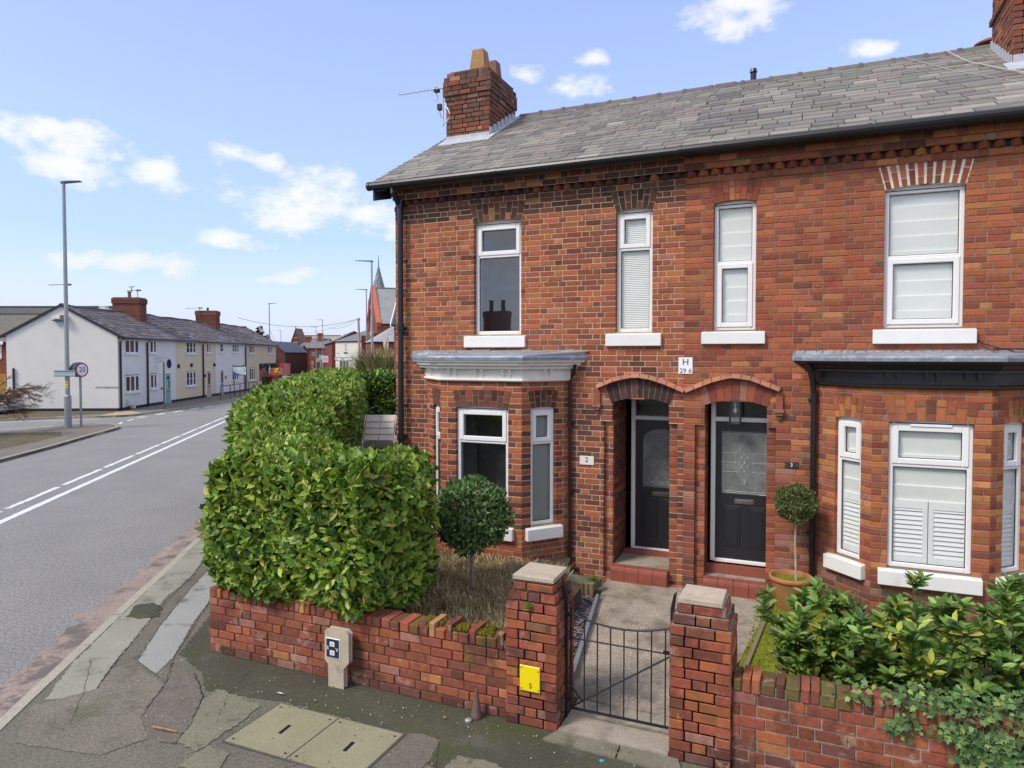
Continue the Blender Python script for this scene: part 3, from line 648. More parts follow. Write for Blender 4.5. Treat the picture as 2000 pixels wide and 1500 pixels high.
for i in range(7):
    y = 1.80 + i * .165; zz = rz(y + .08); mb.hexa([(CX1 + .004, y, rz(y) + .0), (CX1 + .018, y, rz(y)), (CX1 + .018, y + .15, rz(y + .15)), (CX1 + .004, y + .15, rz(y + .15)), (CX1 + .004, y, zz + .14), (CX1 + .014, y, zz + .14), (CX1 + .014, y + .13, zz + .17), (CX1 + .004, y + .13, zz + .17)])
mb.hexa([(CX1, 1.7, rz(1.7) + .02), (CX1 + .10, 1.7, rz(1.7) + .02), (CX1 + .10, 2.98, rz(2.98) + .02), (CX1, 2.98, rz(2.98) + .02), (CX1, 1.7, rz(1.7) + .035), (CX1 + .10, 1.7, rz(1.7) + .03), (CX1 + .10, 2.98, rz(2.98) + .03), (CX1, 2.98, rz(2.98) + .035)])
M['leadlight'] = make_mat('pale_lead', (.42, .45, .48), .6, .4, .2, 7, .1, 40, .3, 20)
mb.build('lead_flashing', M['leadlight'], ch)
# windows of house 2
upvc(h2, FA, -4.71, -3.94, 3.50, 5.17, 4.68, 'top', sill=(-4.86, -3.86, 3.31, 3.50, .055), arch_rise=.035, label='two light window reflecting the sky above the left bay')
upvc(h2, FA, -2.52, -2.01, 3.51, 5.17, 4.66, 'top', glass='glass2', blind=[(3.53, 5.15, 'pleat')], sill=(-2.65, -1.88, 3.32, 3.51, .055), arch_rise=.035, label='narrow window with a drawn pleated blind')
# bay of house 2
def bay2col(i, a, b):
    def f(u, z):
        if 0.8 < z < 2.45 and ((abs(u - (a - .06)) < .05) or (abs(u - (b + .06)) < .05)) and int(z / .083) % 2: return bcol((0, 0, 3, 6, 4, 0, 0, 4))
        if z > 2.72: return bcol((8, 8, 6, 5, 1, 3, 0, 0))
        return bcol((26, 14, 4, .6, 0, 1.5, 1, .2)) if z > .5 else bcol((16, 14, 6, 2, .5, 1, 3, 1))
    return f
random.seed(41)
P2 = [(-5.53, 0), (-4.95, -.6), (-3.68, -.6), (-3.20, 0)]
frs2, L2, off2 = deco_bay(h2, P2, bay2col, [(.38, .76), (.245, 1.065), (.148, .548)], [None, None, [(.82, 2.43, 'roller')]], MORT2, (0, 1, 6, 8, 3, .6, 0, 3), .05, 0, 0, '')
def bay_cornice(root, P, off, frs, Ls, mat, leadtop, ext, plain=False):
    mb = MB()
    moulding(mb, off, [(.0, 2.825), (.03, 2.825), (.045, 2.84), (.045, 2.855), (.02, 2.87), (.02, 3.0), (.10, 3.005), (.10, 3.03), (.13, 3.045), (.15, 3.085), (.185, 3.10), (.19, 3.125), (.0, 3.125)])
    for k, (fr, L) in enumerate(zip(frs, Ls)):
        if plain and k != 1: continue
        n = 3 if k == 1 else 1
        for i in range(n):
            c = L * (i + .5) / n
            for d in (-.055, .055):
                u = c + d
                mb.fbox(fr, u - .017, u + .017, .02, .075, 2.965, 3.0); mb.fbox(fr, u - .015, u + .015, .02, .055, 2.93, 2.965); mb.fbox(fr, u - .013, u + .013, .02, .037, 2.90, 2.93)
        if not plain:
            q = .03
            while q < L: mb.fbox(fr, q, q + .018, .12, .158, 3.055, 3.075); q += .036
    o = mb.build('bay_cornice', mat, root)
    mb = MB()
    moulding(mb, off, [(.19, 3.127), (.205, 3.127), (.21, 3.165), (.20, 3.185)])
    e = off(.20); cen = [(q[0] * .985 + (P[0][0] + P[3][0]) / 2 * .015, min(q[1] + .05, -.001)) for q in e]
    top = [(e[0][0], 0, leadtop), (e[1][0] + .25, 0, leadtop), (e[2][0] - .25, 0, leadtop), (e[3][0], 0, leadtop)]
    for i in range(3): mb.poly([(*e[i], 3.185), (*e[i + 1], 3.185), top[i + 1], top[i]])
    x = e[0][0] + .03
    while x < e[3][0] - .06:        # dressed lead upstand against the wall
        w = random.uniform(.06, .14); hh = random.uniform(.03, .055); mb.hexa([(x, -.035, leadtop - .055), (x + w, -.03, leadtop - .055), (x + w, .0, leadtop - .05), (x, 0, leadtop - .05), (x + .01, -.02, leadtop + hh * .2), (x + w - .01, -.018, leadtop + hh * .3), (x + w - .01, 0, leadtop + hh * .3), (x + .01, 0, leadtop + hh * .2)]); x += w * .95
    mb.build('lead_roof', M['lead'], o)
    return o
bay_cornice(h2, P2, off2, frs2, L2, M['cream'], 3.245, .2)
mb = MB(); random.seed(3); x = -5.72
while x < -3.0: w = random.uniform(.08, .2); mb.fbox(FA, x, x + w + .01, .0, .018 + random.uniform(0, .012), 3.235 + random.uniform(0, .012), 3.27 + random.uniform(-.008, .01), (.30, .28, .24)); x += w
mb.build('mortar_fillet', M['plain'], h2)
mb = MB(); mb.tube([(-3.06, -.12, 3.06), (-3.10, -.10, 2.95), (-3.16, -.06, 2.80), (-3.16, -.05, .05)], .026, 10)
for z in (2.2, 1.2, .4): mb.box(-3.20, -3.12, -.045, 0, z, z + .03)
mb.build('waste_pipe', M['black'], h2)

# hood mould over both doors (belongs to the left house up to the middle)
HOOD = [(-2.78, 2.76), (-2.52, 2.87), (-2.23, 2.93), (-2.0, 2.895), (-1.78, 2.82), (-1.56, 2.725), (-1.39, 2.80), (-1.18, 2.885), (-.96, 2.935), (-.74, 2.91), (-.56, 2.84), (-.37, 2.765)]
def hood(pts, parent, ends):
    mb = MB(); P = np.array(pts); d = np.concatenate([[0], np.cumsum(np.linalg.norm(np.diff(P, axis=0), axis=1))]); n = int(d[-1] / .125)
    def at(s): return np.array((np.interp(s, d, P[:, 0]), np.interp(s, d, P[:, 1])))
    for i in range(n):
        a, b = at(d[-1] * i / n + .004), at(d[-1] * (i + 1) / n - .004); t = (b - a) / np.linalg.norm(b - a); nn = np.array((-t[1], t[0])); c = tuple(random.gauss(1, .1) * q for q in (.40, .17, .10))
        for (o0, o1, pr) in ((-.032, .022, .085), (-.05, -.032, .055)):
            q = [a + nn * o0, b + nn * o0, b + nn * o1, a + nn * o1]
            mb.hexa([FA.p(q[0][0], pr, q[0][1]), FA.p(q[1][0], pr, q[1][1]), FA.p(q[1][0], 0, q[1][1]), FA.p(q[0][0], 0, q[0][1]), FA.p(q[3][0], pr - .02, q[3][1]), FA.p(q[2][0], pr - .02, q[2][1]), FA.p(q[2][0], 0, q[2][1]), FA.p(q[3][0], 0, q[3][1])], c if pr > .06 else tuple(v * .7 for v in c))
    for x in ends:
        mb.fbox(FA, x - .04, x + .04, 0, .035, 2.50, 2.72, (.27, .085, .05)); mb.fbox(FA, x - .055, x + .055, 0, .07, 2.47, 2.51, (.30, .13, .09)); mb.fbox(FA, x - .04, x + .04, 0, .055, 2.43, 2.47, (.2, .09, .06)); mb.fbox(FA, x - .025, x + .025, 0, .035, 2.38, 2.43, (.15, .07, .05))
    return mb.build('hood_mould', M['terracotta'], parent)
random.seed(8)
hood(HOOD[:6], h2, [-2.77])

def steps(parent, x0, x1, y1, ztop, zth, mid):
    mb = MB(); n = 4; w = (x1 - x0) / n
    for i in range(n):
        a, b = x0 + i * w + .003, x0 + (i + 1) * w - .003
        pr = [(.0, .04), (-.02, .05), (-.028, ztop - .05), (-.02, ztop - .015), (.0, ztop), (.14, ztop + .002), (.14, .04)]
        mb.prism([(a, y - .05, z) for y, z in pr], (b - a, 0, 0))
    mb.box(x0, x1, .02, .08, .03, ztop - .004)
    o = mb.build('door_step', M['tilered'], parent); mb = MB(); mb.box(x0, x1, y1 - .09, y1 - .02, ztop, zth); mb.build('threshold', M['tilered'], parent)
    mb = MB(); mb.box(x0, x1, .09, y1 - .09, .1, ztop - .002); mb.build('step_top', M['concrete'], o)
    return o
steps(h2, -2.56, -1.775, .75, .25, .32, 0)
def line3(mb, fr, pts, n, r=.004, close=False):
    P = [fr.p(u, n, z) for u, z in pts]
    if close: P.append(P[0])
    for a, b in zip(P, P[1:]): mb.tube([a, b], r, 4)
M['leadline'] = make_mat('lead_came', (.55, .57, .58), .35, .5, .05, 5, .0, metal=.5)
M['obscure'] = make_mat('obscure_glass', (.15, .165, .16), .16, .7, .35, 7, .25, 60, .25, 40)
M['chrome'] = make_mat('polished_metal', (.6, .6, .6), .18, .5, .0, 5, .0, metal=1.0)
def front_door(parent, fr, u0, u1, z0, z1, ztop, n, arched, seal):
    """door set with frame, transom light, glazed composite door"""
    mb = MB(); fw = .062
    for q in ((u0 - fw, u0, z0 - .04, ztop), (u1, u1 + fw, z0 - .04, ztop), (u0, u1, z1, z1 + .06), (u0, u1, ztop - .05, ztop), (u0 - .01, u1 + .01, z0 - .05, z0)): mb.bbox(fr, q[0], q[1], n - .09, n, q[2], q[3], .008)
    df = mb.build('door_frame', M['white'], parent)
    g = MB(); g.poly([fr.p(u0, n - .05, z1 + .06), fr.p(u1, n - .05, z1 + .06), fr.p(u1, n - .05, ztop - .05), fr.p(u0, n - .05, ztop - .05)]); g.build('transom_pane', M['glass2'], df)
    g = MB(); g.fbox(fr, u0, u1, n - .40, n - .39, z1, ztop); g.build('room', M['darkroom'], df)
    d = MB(); nd_ = n - .03
    w = u1 - u0; um = (u0 + u1) / 2; gz0, gz1 = z0 + (z1 - z0) * .475, z1 - .13; gw = .30 if not arched else .27; ga, gb = um - gw, um + gw
    gw = (gb - ga) / 2
    for q in ((u0 + .003, ga, z0 + .003, z1 - .003), (gb, u1 - .003, z0 + .003, z1 - .003), (ga, gb, z0 + .003, gz0), (ga, gb, gz1, z1 - .003)): d.fbox(fr, q[0], q[1], nd_ - .045, nd_, q[2], q[3])
    for a, b in ((um - .27, um - .05), (um + .05, um + .27)):
        zA, zB = z0 + .17, gz0 - .16
        d.bbox(fr, a, b, nd_, nd_ + .008, zA, zB, .007); d.bbox(fr, a + .03, b - .03, nd_ + .006, nd_ + .014, zA + .03, zB - .03, .008)
    if arched:      # corner pieces make the arched head
        rr = gw; zc_ = gz1 - rr * .62
        for s in (-1, 1):
            pts = [fr.p(um + s * gw, nd_ - .002, zc_)] + [fr.p(um + s * gw * math.cos(t), nd_ - .002, zc_ + rr * .62 * math.sin(t)) for t in np.linspace(0, math.pi / 2, 9)] + [fr.p(um, nd_ - .002, gz1 + .001), fr.p(um + s * gw, nd_ - .002, gz1 + .001)]
            d.prism(pts, tuple(-.03 * fr.n))
    dd = d.build('door', M['blackdoor'], parent)
    g = MB(); g.fbox(fr, ga - .002, gb + .002, nd_ - .03, nd_ - .022, gz0 - .002, gz1 + .002); g.build('door_glass', M['obscure'], dd)
    ln = MB(); nn = nd_ - .019; H_ = gz1 - gz0
    if not arched:
        line3(ln, fr, [(ga + .035, gz0 + .035), (gb - .035, gz0 + .035), (gb - .035, gz1 - .035), (ga + .035, gz1 - .035)], nn, .0035, True)
        line3(ln, fr, [(ga + .012, gz0 + .012), (gb - .012, gz0 + .012), (gb - .012, gz1 - .012), (ga + .012, gz1 - .012)], nn, .0035, True)
        zc_ = (gz0 + gz1) / 2
        for k in (.35, .5, .65): line3(ln, fr, [(ga, gz0 + H_ * k), (um - .10 + .0 * k, gz0 + H_ * k)], nn, .0035); line3(ln, fr, [(um + .10, gz0 + H_ * k), (gb, gz0 + H_ * k)], nn, .0035)
        line3(ln, fr, [(um, gz0), (um, gz1)], nn, .003)
        line3(ln, fr, [(um, zc_ + .29), (um + .115, zc_ + .10), (um + .115, zc_ - .10), (um, zc_ - .29), (um - .115, zc_ - .10), (um - .115, zc_ + .10)], nn, .004, True)
        for dz in (.12, 0, -.12): line3(ln, fr, [(um, zc_ + dz + .13), (um + .07, zc_ + dz), (um, zc_ + dz - .13), (um - .07, zc_ + dz)], nn, .0035, True)
    else:
        zc_ = gz1 - gw * .62
        for s_ in (.93, .78): line3(ln, fr, [(um - gw * s_, gz0 + .03 + (1 - s_) * .2), (um - gw * s_, zc_)] + [(um + gw * s_ * math.cos(t), zc_ + gw * .62 * s_ * math.sin(t)) for t in np.linspace(math.pi, 0, 12)] + [(um + gw * s_, gz0 + .03 + (1 - s_) * .2)], nn, .0035, True)
        for dx in (-.13, 0, .13): line3(ln, fr, [(um + dx, zc_ - .27), (um + dx + .065, zc_ - .34), (um + dx, zc_ - .41), (um + dx - .065, zc_ - .34)], nn, .004, True); line3(ln, fr, [(um + dx, gz0 + .20), (um + dx + .06, gz0 + .13), (um + dx, gz0 + .06), (um + dx - .06, gz0 + .13)], nn, .004, True)
        line3(ln, fr, [(um - .12, zc_ + .06), (um, zc_ - .06), (um + .12, zc_ + .06), (um, zc_ + .13)], nn, .004, True)
        for dx in (-.13, 0, .13): line3(ln, fr, [(um + dx, gz0 + .2), (um + dx, zc_ - .41)], nn, .0025)
    ln.build('lead_lines', M['leadline'], dd)
    g = MB(); g.bbox(fr, um - .13, um + .13, nd_, nd_ + .012, gz0 - .13, gz0 - .06, .006); g.bbox(fr, um - .11, um + .11, nd_ + .01, nd_ + .02, gz0 - .118, gz0 - .072, .005); g.build('letterbox', M['chrome'], dd)
    g = MB(); hx = u1 - .06; g.bbox(fr, hx - .015, hx + .015, nd_, nd_ + .01, gz0 - .12, gz0 + .10, .004); g.tube([fr.p(hx, nd_ + .01, gz0 + .02), fr.p(hx, nd_ + .045, gz0 + .02), fr.p(hx - .12, nd_ + .05, gz0 + .02)], .009, 8); g.build('door_handle', M['chrome'], dd)
    return dd
front_door(h2, FA, -2.41, -1.66, .34, 2.24, 2.66, -.75, True, 0)
M['plate'] = make_mat('plate', None, .35, .5, .03, 3, .0)
def number_plate(parent, x0, x1, z0, z1, txt, bgc, fc, sub=None, size=.1, tz=0.):
    mb = MB(); mb.bbox(FA, x0, x1, .0, .012, z0, z1, .003, bgc)
    text_into(mb, FA, txt, (x0 + x1) / 2, (z0 + z1) / 2 + tz, .0135, size, fc)
    if sub: text_into(mb, FA, sub, (x0 + x1) / 2, z0 + .018, .0135, .016, fc)
    for sx in (x0 + .012, x1 - .012): mb.tube([FA.p(sx, .012, (z0 + z1) / 2), FA.p(sx, .016, (z0 + z1) / 2)], .004, 8, (.6, .6, .6))
    return mb.build('number_plate', M['plate'], parent)
number_plate(h2, -3.03, -2.82, 1.64, 1.765, '2', (.72, .70, .66), (.06, .05, .05), None, .10, .008)

# ---------------------------------------------------------------- house 3 (right)
h3 = thing('brick_house', 'red brick house with the black cornice bay, white shutters and door number 3', 'house', (1, 3, 0), group='red brick terrace houses')
XR = 3.4
RPAL = (8, 12, 3, 0, 0, 1, 3, 0)
mb = house_wall(h3, FA, -1.58, XR, zone3,
    [(-1.21, -.68, 3.52, 5.20), (.77, 1.60, 3.52, 5.20), (.13, 2.30, 0, 3.08), (-1.43, -.42, .05, 2.27), (-1.305, -.53, 2.27, 2.60)], MORT3,
    [(-1.21, -.68, 5.17, .26, 8, brick_pal((6, 12, 3, 0, 0, 1, 1, 0)), .07, (.30, .11, .06)), (.77, 1.60, 5.17, .27, 10, brick_pal((5, 8, 7, 2, 0, 1, 0, 0)), .07, (.72, .66, .56), .030)], None, 6)
arch(mb, FA, -1.31, -.52, 2.535, .29, 9, brick_pal((1, 9, 6, 1, 0, 0, 3, 0)), rise=.075, flare=.11, n_off=.006, split=False, depth=.12, gap=.006, mortar=(.2, .1, .07))
for a, b in ((-1.43, -1.305), (-.53, -.42)):
    brickwork(mb, FA, a, b, .05, 2.27, zc(lambda x, z: (12, 14, 6, 1, 0, 2, 3, 1)), [], MORT3, n_off=-.06, bond=0, jit=.005)
RL = Fr((-1.305, 0), (0, 1)); RR = Fr((-.53, 1), (0, -1))
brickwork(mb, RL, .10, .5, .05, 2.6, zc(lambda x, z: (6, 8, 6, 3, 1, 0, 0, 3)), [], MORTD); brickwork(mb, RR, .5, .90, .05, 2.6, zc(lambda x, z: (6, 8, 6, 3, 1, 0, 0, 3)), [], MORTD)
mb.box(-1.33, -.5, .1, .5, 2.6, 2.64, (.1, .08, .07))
mb.poly([(-1.58, .9, 0), (-1.58, 6.4, 0), (-1.58, 6.4, 5.9), (-1.58, 3.1, 7.72), (-1.58, .9, 5.95)], RED)
mb.poly([(XR, .1, 0), (XR, 6.4, 0), (XR, 6.4, 5.9), (XR, 3.1, 7.72), (XR, 0, 5.95)], RED); mb.poly([(-1.58, 6.4, 0), (XR, 6.4, 0), (XR, 6.4, 5.9), (-1.58, 6.4, 5.9)], RED)
mb.poly([(-1.58, .12, 5.8), (XR, .12, 5.8), (XR, 6.4, 5.8), (-1.58, 6.4, 5.8)], DRED)
mb.build('wall', M['brick'], h3)
random.seed(22)
mb = MB(); mb.poly([(-1.59, RY0, RZ0 - .01), (XR, RY0, RZ0 - .01), (XR, RIDGE_Y, rz(RIDGE_Y) - .01), (-1.59, RIDGE_Y, rz(RIDGE_Y) - .01)], (.05, .05, .05))
mb.poly([(-1.59, RIDGE_Y * 2 - RY0, RZ0), (XR, RIDGE_Y * 2 - RY0, RZ0), (XR, RIDGE_Y, rz(RIDGE_Y)), (-1.59, RIDGE_Y, rz(RIDGE_Y))], (.15, .15, .15))
slates(mb, -1.588, XR, RY0 - .03, rz, 19, .212, .37, slate_col(lambda x, r: 1.0 + .22 * min(1, max(0, (x + 1) / 3.5))), 1.5)
roof3 = mb.build('roof', M['slate'], h3)
mb = MB(); x = -1.58
while x < XR:
    zz = rz(RIDGE_Y); mb.tube([(x, RIDGE_Y, zz - .03 + random.uniform(-.006, .006)), (x + .44, RIDGE_Y, zz - .03 + random.uniform(-.006, .006))], .085, 10, tuple(random.uniform(.85, 1.15) * c for c in (.15, .135, .135))); mb.tube([(x + .40, RIDGE_Y, zz - .03), (x + .46, RIDGE_Y, zz - .03)], .098, 10, (.12, .11, .11)); x += .45
mb.build('ridge_tiles', M['slate'], roof3)
mb = MB(); mb.tube([(-.98, 3.15, 7.75), (-.98, 3.15, 7.97)], .05, 12); mb.tube([(-.98, 3.15, 7.99), (-.98, 3.15, 8.05)], [.062, .05], 12); mb.tube([(-.98, 3.15, 7.95), (-.98, 3.15, 8.0)], .035, 8)
mb.build('roof_vent', M['black'], roof3)
gutter(-1.60, XR, h3, z=5.825)
mb = MB(); mb.box(-1.6, XR, -.26, -.235, 5.77, 5.80); mb.build('fascia_board', M['black'], h3)
upvc(h3, FA, -1.21, -.68, 3.52, 5.17, 4.40, 'bottom', glass='glass2', blind=[(3.55, 5.15, 'roman')], sill=(-1.35, -.56, 3.34, 3.52, .055), arch_rise=.035, label='narrow window with cloth blind between the arches')
upvc(h3, FA, .77, 1.60, 3.52, 5.17, 4.36, 'bottom', glass='glass2', blind=[(3.55, 5.15, 'roman')], sill=(.66, 1.72, 3.33, 3.52, .055), arch_rise=.035, label='wide window with cloth blind above the black cornice')
def bay3col(i, a, b):
    def f(u, z):
        if 0.8 < z < 2.45 and ((abs(u - (a - .06)) < .05) or (abs(u - (b + .06)) < .05)) and int(z / .083) % 2: return bcol((10, 0, 0, 0, 0, 8, 0, 0))
        if z < .62: return bcol((1, 2, 3, 5, 0, 0, 4, 7))
        if z > 2.72: return bcol((10, 8, 3, 0, 0, 6, 0, 0))
        return bcol((10, 16, 6, .4, 0, 1, 1, .2))
    return f
random.seed(43)
P3 = [(.05, 0), (.63, -.6), (1.77, -.6), (2.38, 0)]
BL3 = [(1.55, 2.43, 'roman'), (.83, 1.56, 'shutter')]
frs3, L3, off3 = deco_bay(h3, P3, bay3col, [(.30, .68), (.165, .985), (.20, .56)], [BL3, BL3, BL3], MORT3, (8, 5, 3, .5, 0, 8, 0, 0), .05, 0, 0, '')
bay_cornice(h3, P3, off3, frs3, L3, M['black'], 3.24, .2, True)
mb = MB(); mb.bbox(frs3[1], .38, .78, -.03, -.018, 2.40, 2.43, .004); mb.build('trickle_vent', M['white'], h3)
mb = MB(); g0 = (.27, .47)
mb.fbox(frs3[0], *g0, 0, .008, .17, .31, (.30, .10, .05)); 
for i in range(6):
    for j in range(4): mb.fbox(frs3[0], .285 + i * .031, .30 + i * .031, .008, .0085, .185 + j * .031, .20 + j * .031, (.02, .01, .01))
mb.build('air_brick', M['terracotta'], h3)
mb = MB(); mb.tube([(-.05, -.14, 3.08), (.0, -.10, 2.9), (.02, -.07, 2.72), (.02, -.06, .0)], .034, 12)
for z in (2.62, .95): mb.tube([(.02, -.06, z), (.02, -.06, z + .05)], .046, 12); mb.box(-.05, .06, -.05, 0, z + .01, z + .035)
mb.build('downpipe', M['black'], h3)
random.seed(9); hood(HOOD[5:], h3, [-.38])
steps(h3, -1.305, -.53, .33, .24, .36, 0)
front_door(h3, FA, -1.20, -.45, .43, 2.30, 2.66, -.30, False, 0)
number_plate(h3, -.31, -.15, 1.77, 1.845, '3', (.03, .035, .04), (.8, .8, .8), None, .07)
# hydrant plate H 296 on the wall between the houses
mb = MB(); mb.bbox(FA, -1.65, -1.465, .0, .01, 2.945, 3.165, .003, (.82, .82, .83))
text_into(mb, FA, 'H', -1.557, 3.10, .0115, .125, (.03, .02, .06)); text_into(mb, FA, '29', -1.59, 2.985, .0115, .088, (.06, .06, .08)); text_into(mb, FA, '6', -1.497, 2.985, .0115, .088, (.06, .06, .08))
tag(mb.build('hydrant_sign', M['plate']), 'small white sign reading H 29 6 on the brick wall between the two doors', 'sign')
# lantern hanging in the right porch
mb = MB(); lx, ly = -.93, .14
for sx in (-.065, .065):
    for sy in (-.05, .05): mb.box(lx + sx - .008, lx + sx + .008, ly + sy - .008, ly + sy + .008, 2.30, 2.58)
mb.box(lx - .08, lx + .08, ly - .065, ly + .065, 2.28, 2.30); mb.box(lx - .08, lx + .08, ly - .065, ly + .065, 2.58, 2.60)
L_ = thing('porch_lantern', 'black glazed box lantern hanging under the arch of the right doorway', 'lantern', (lx, ly, 2.6)); mb.build('lantern_frame', M['black'], L_)
mb = MB()
for sy in (-.045, .045): mb.box(lx - .058, lx + .058, ly + sy, ly + sy + .003, 2.30, 2.58)
mb.build('lantern_glass', M['glass2'], L_); mb = MB(); mb.tube([(lx, ly, 2.58), (lx, ly, 2.50)], .012, 8); mb.lathe(lx, ly, [(.0, 2.42), (.02, 2.44), (.026, 2.47), (.012, 2.50)], 10); mb.build('bulb', M['white'], L_)
# right chimney on the ridge (between this house and the next), pots behind
random.seed(33)
mb = MB(); stack(mb, 2.38, 3.30, 1.72, 2.95, 6.9, 8.05, (9, 8, 5, 3, 1, 2, 1, 1)); stack(mb, 2.38, 3.30, 1.72, 2.95, 8.05, 8.14, CW, .035); stack(mb, 2.38, 3.3, 1.72, 2.95, 8.14, 8.6, CW)
ch3 = mb.build('chimney', M['chimbrick'], h3)
mb = MB()
for i in range(8):
    y = 1.72 + i * .16; mb.hexa([(2.36, y, rz(y)), (2.376, y, rz(y)), (2.376, y + .13, rz(y + .13)), (2.36, y + .13, rz(y + .13)), (2.366, y + .02, rz(y) + .17), (2.376, y + .02, rz(y) + .17), (2.376, y + .12, rz(y) + .20), (2.366, y + .12, rz(y) + .20)])
mb.hexa([(2.28, 1.42, rz(1.42) + .02), (3.4, 1.42, rz(1.42) + .02), (3.4, 1.74, rz(1.74) + .03), (2.28, 1.74, rz(1.74) + .03), (2.28, 1.42, rz(1.42) + .035), (3.4, 1.42, rz(1.42) + .035), (3.4, 1.74, rz(1.74) + .09), (2.28, 1.74, rz(1.74) + .05)])
mb.box(2.38, 3.30, 1.695, 1.716, rz(1.72), rz(1.72) + .14)
mb.build('lead_flashing', M['leadlight'], ch3)
mb = MB(); px, py = 2.75, 4.95
mb.lathe(px, py, [(.19, 7.6), (.17, 8.28), (.26, 8.32), (.22, 8.40), (.10, 8.43)], 20, (.36, .14, .07)); 
for k in range(4): an = k * 1.57 + .6; mb.tube([(px + .12 * math.cos(an), py + .12 * math.sin(an), 8.40), (px + .14 * math.cos(an), py + .14 * math.sin(an), 8.54)], .02, 6, (.36, .14, .07))
mb.lathe(px, py, [(.26, 8.53), (.25, 8.56), (.14, 8.61), (.0, 8.63)], 20, (.22, .09, .07))
mb.build('chimney_pot', M['terracotta'], h3)
# cable over the right roof
mb = MB(); pts = [(1.78, 3.12, 7.90), (1.95, 2.2, rz(2.2) + .05), (2.25, 1.3, rz(1.3) + .06), (2.6, .6, rz(.6) + .05), (2.95, .0, rz(0) + .04)]
mb.tube(pts, .006, 6, (.5, .48, .42)); mb.tube([(1.2, 3.1, 7.88), (1.7, 1.9, rz(1.9) + .03), (2.2, .8, rz(.8) + .03), (2.6, .1, rz(.1) + .04)], .0035, 6, (.4, .39, .35))
tag(mb.build('roof_cable', M['plain']), 'pale cable trailing down the slates beside the right chimney', 'cable')
mb = MB(); mb.tube([(1.70, -.01, 3.40), (1.78, -.03, 3.33), (1.95, -.06, 3.27), (2.3, -.08, 3.25)], .007, 6); mb.tube([(1.98, -.30, 3.20), (1.85, -.2, 3.23), (1.88, -.1, 3.26), (2.0, -.08, 3.26), (2.05, -.2, 3.23), (2.3, -.22, 3.22)], .007, 6)
tag(mb.build('wall_cable', M['black']), 'loose black cable coiled on the lead of the right bay roof', 'cable')
# TV aerial on the left chimney
M['alum'] = make_mat('aluminium', (.60, .61, .62), .45, .5, .05, 3, .0, metal=.3)
ae = thing('tv_aerial', 'grey television aerial bracketed to the left side of the lone gable chimney', 'aerial', (-6.2, 1.85, 7.3))
mb = MB(); mb.tube([(-6.23, 1.80, 7.36), (-6.23, 1.80, 8.10)], .017, 8); mb.tube([(-6.16, 1.78, 7.40), (-6.10, 1.76, 7.46), (-6.07, 1.76, 7.56), (-6.12, 1.77, 7.66), (-6.18, 1.79, 7.70)], .012, 8); mb.tube([(-6.23, 1.80, 7.40), (-6.16, 1.78, 7.40)], .012, 8)
mb.build('mast', M['alum'], ae)
mb = MB(); A_, B_ = np.array((-6.16, 1.80, 8.05)), np.array((-7.05, 1.60, 7.98)); mb.tube([A_, B_], .011, 6)
for i in range(14):
    q = A_ + (B_ - A_) * (i + 1.5) / 15; mb.tube([q + (.02, -.07, .002), q - (.02, -.07, .002)], .004, 5)
mb.build('boom', M['alum'], ae)
mb = MB(); mb.box(-6.40, -6.31, 1.76, 1.84, 7.99, 8.06); mb.box(-6.33, -6.25, 1.76, 1.84, 7.66, 7.76); mb.tube([(-6.30, 1.79, 7.66), (-6.27, 1.79, 7.55), (-6.24, 1.79, 7.50)], .006, 5); mb.tube([(-6.40, 1.8, 8.02), (-6.33, 1.8, 7.90), (-6.36, 1.8, 7.82)], .006, 5)
mb.build('amplifier_box', M['black'], ae)
# ================================================================== ground, road, pavements
HV = np.array((-.396, .918))
def gdrop(x, y):
    k = (np.array((x, y + 9.46)) @ HV); t = min(1, max(0, (k - 72) / 92)); return -.95 * t * t * (3 - 2 * t)
def sheet(name, pts_left, pts_right, z, mat, nsub=8, step=4.):
    """grid between two polylines, following the fall of the land"""
    A, B = np.array(pts_left, float), np.array(pts_right, float); mb = MB(); rows = []
    for i in range(len(A) - 1):
        k = max(1, int(max(np.linalg.norm(A[i + 1] - A[i]), np.linalg.norm(B[i + 1] - B[i])) / step))
        for j in range(k): t = j / k; rows.append((A[i] + (A[i + 1] - A[i]) * t, B[i] + (B[i + 1] - B[i]) * t))
    rows.append((A[-1], B[-1]))
    G = [[(*(a + (b - a) * q / nsub), 0) for q in range(nsub + 1)] for a, b in rows]
    G = [[(p[0], p[1], z + gdrop(p[0], p[1])) for p in r] for r in G]
    for r0, r1 in zip(G, G[1:]):
        for q in range(nsub): mb.poly([r0[q], r0[q + 1], r1[q + 1], r1[q]])
    return mb.build(name, mat)
M['far_ground'] = make_mat('far_ground', (.12, .12, .085), .95, .1, .2, .02, .2, 2)
mb = MB()
for i in range(-10, 10):
    for j in range(-6, 14):
        q = []
        for a, b in ((0, 0), (1, 0), (1, 1), (0, 1)):
            x, y = (i + a) * 130., (j + b) * 130.; q.append((x, y, -.22 + gdrop(x, y)))
        mb.poly(q)
tag(mb.build('ground', M['far_ground']), 'far ground under the town', None, kind='structure')
KERB_R = [(-1.0, -14.2), (-6.56, -5.69), (-7.77, -3.83), (-10.17, -.08), (-15.8, 8.3), (-21, 16.5), (-26.2, 24), (-30.5, 31), (-37, 42), (-47, 56), (-63, 74), (-85, 97), (-110, 120)]
LEFT = [(-45, -14.2), (-50, -8), (-52, -3), (-54, 3), (-56, 10), (-58, 18), (-60, 26), (-62, 34), (-66, 46), (-74, 62), (-90, 84), (-116, 112), (-150, 140)]
tag(sheet('road', LEFT, KERB_R, -.10, M['asphalt'], 14, 3.), 'grey asphalt main road', None, kind='structure')
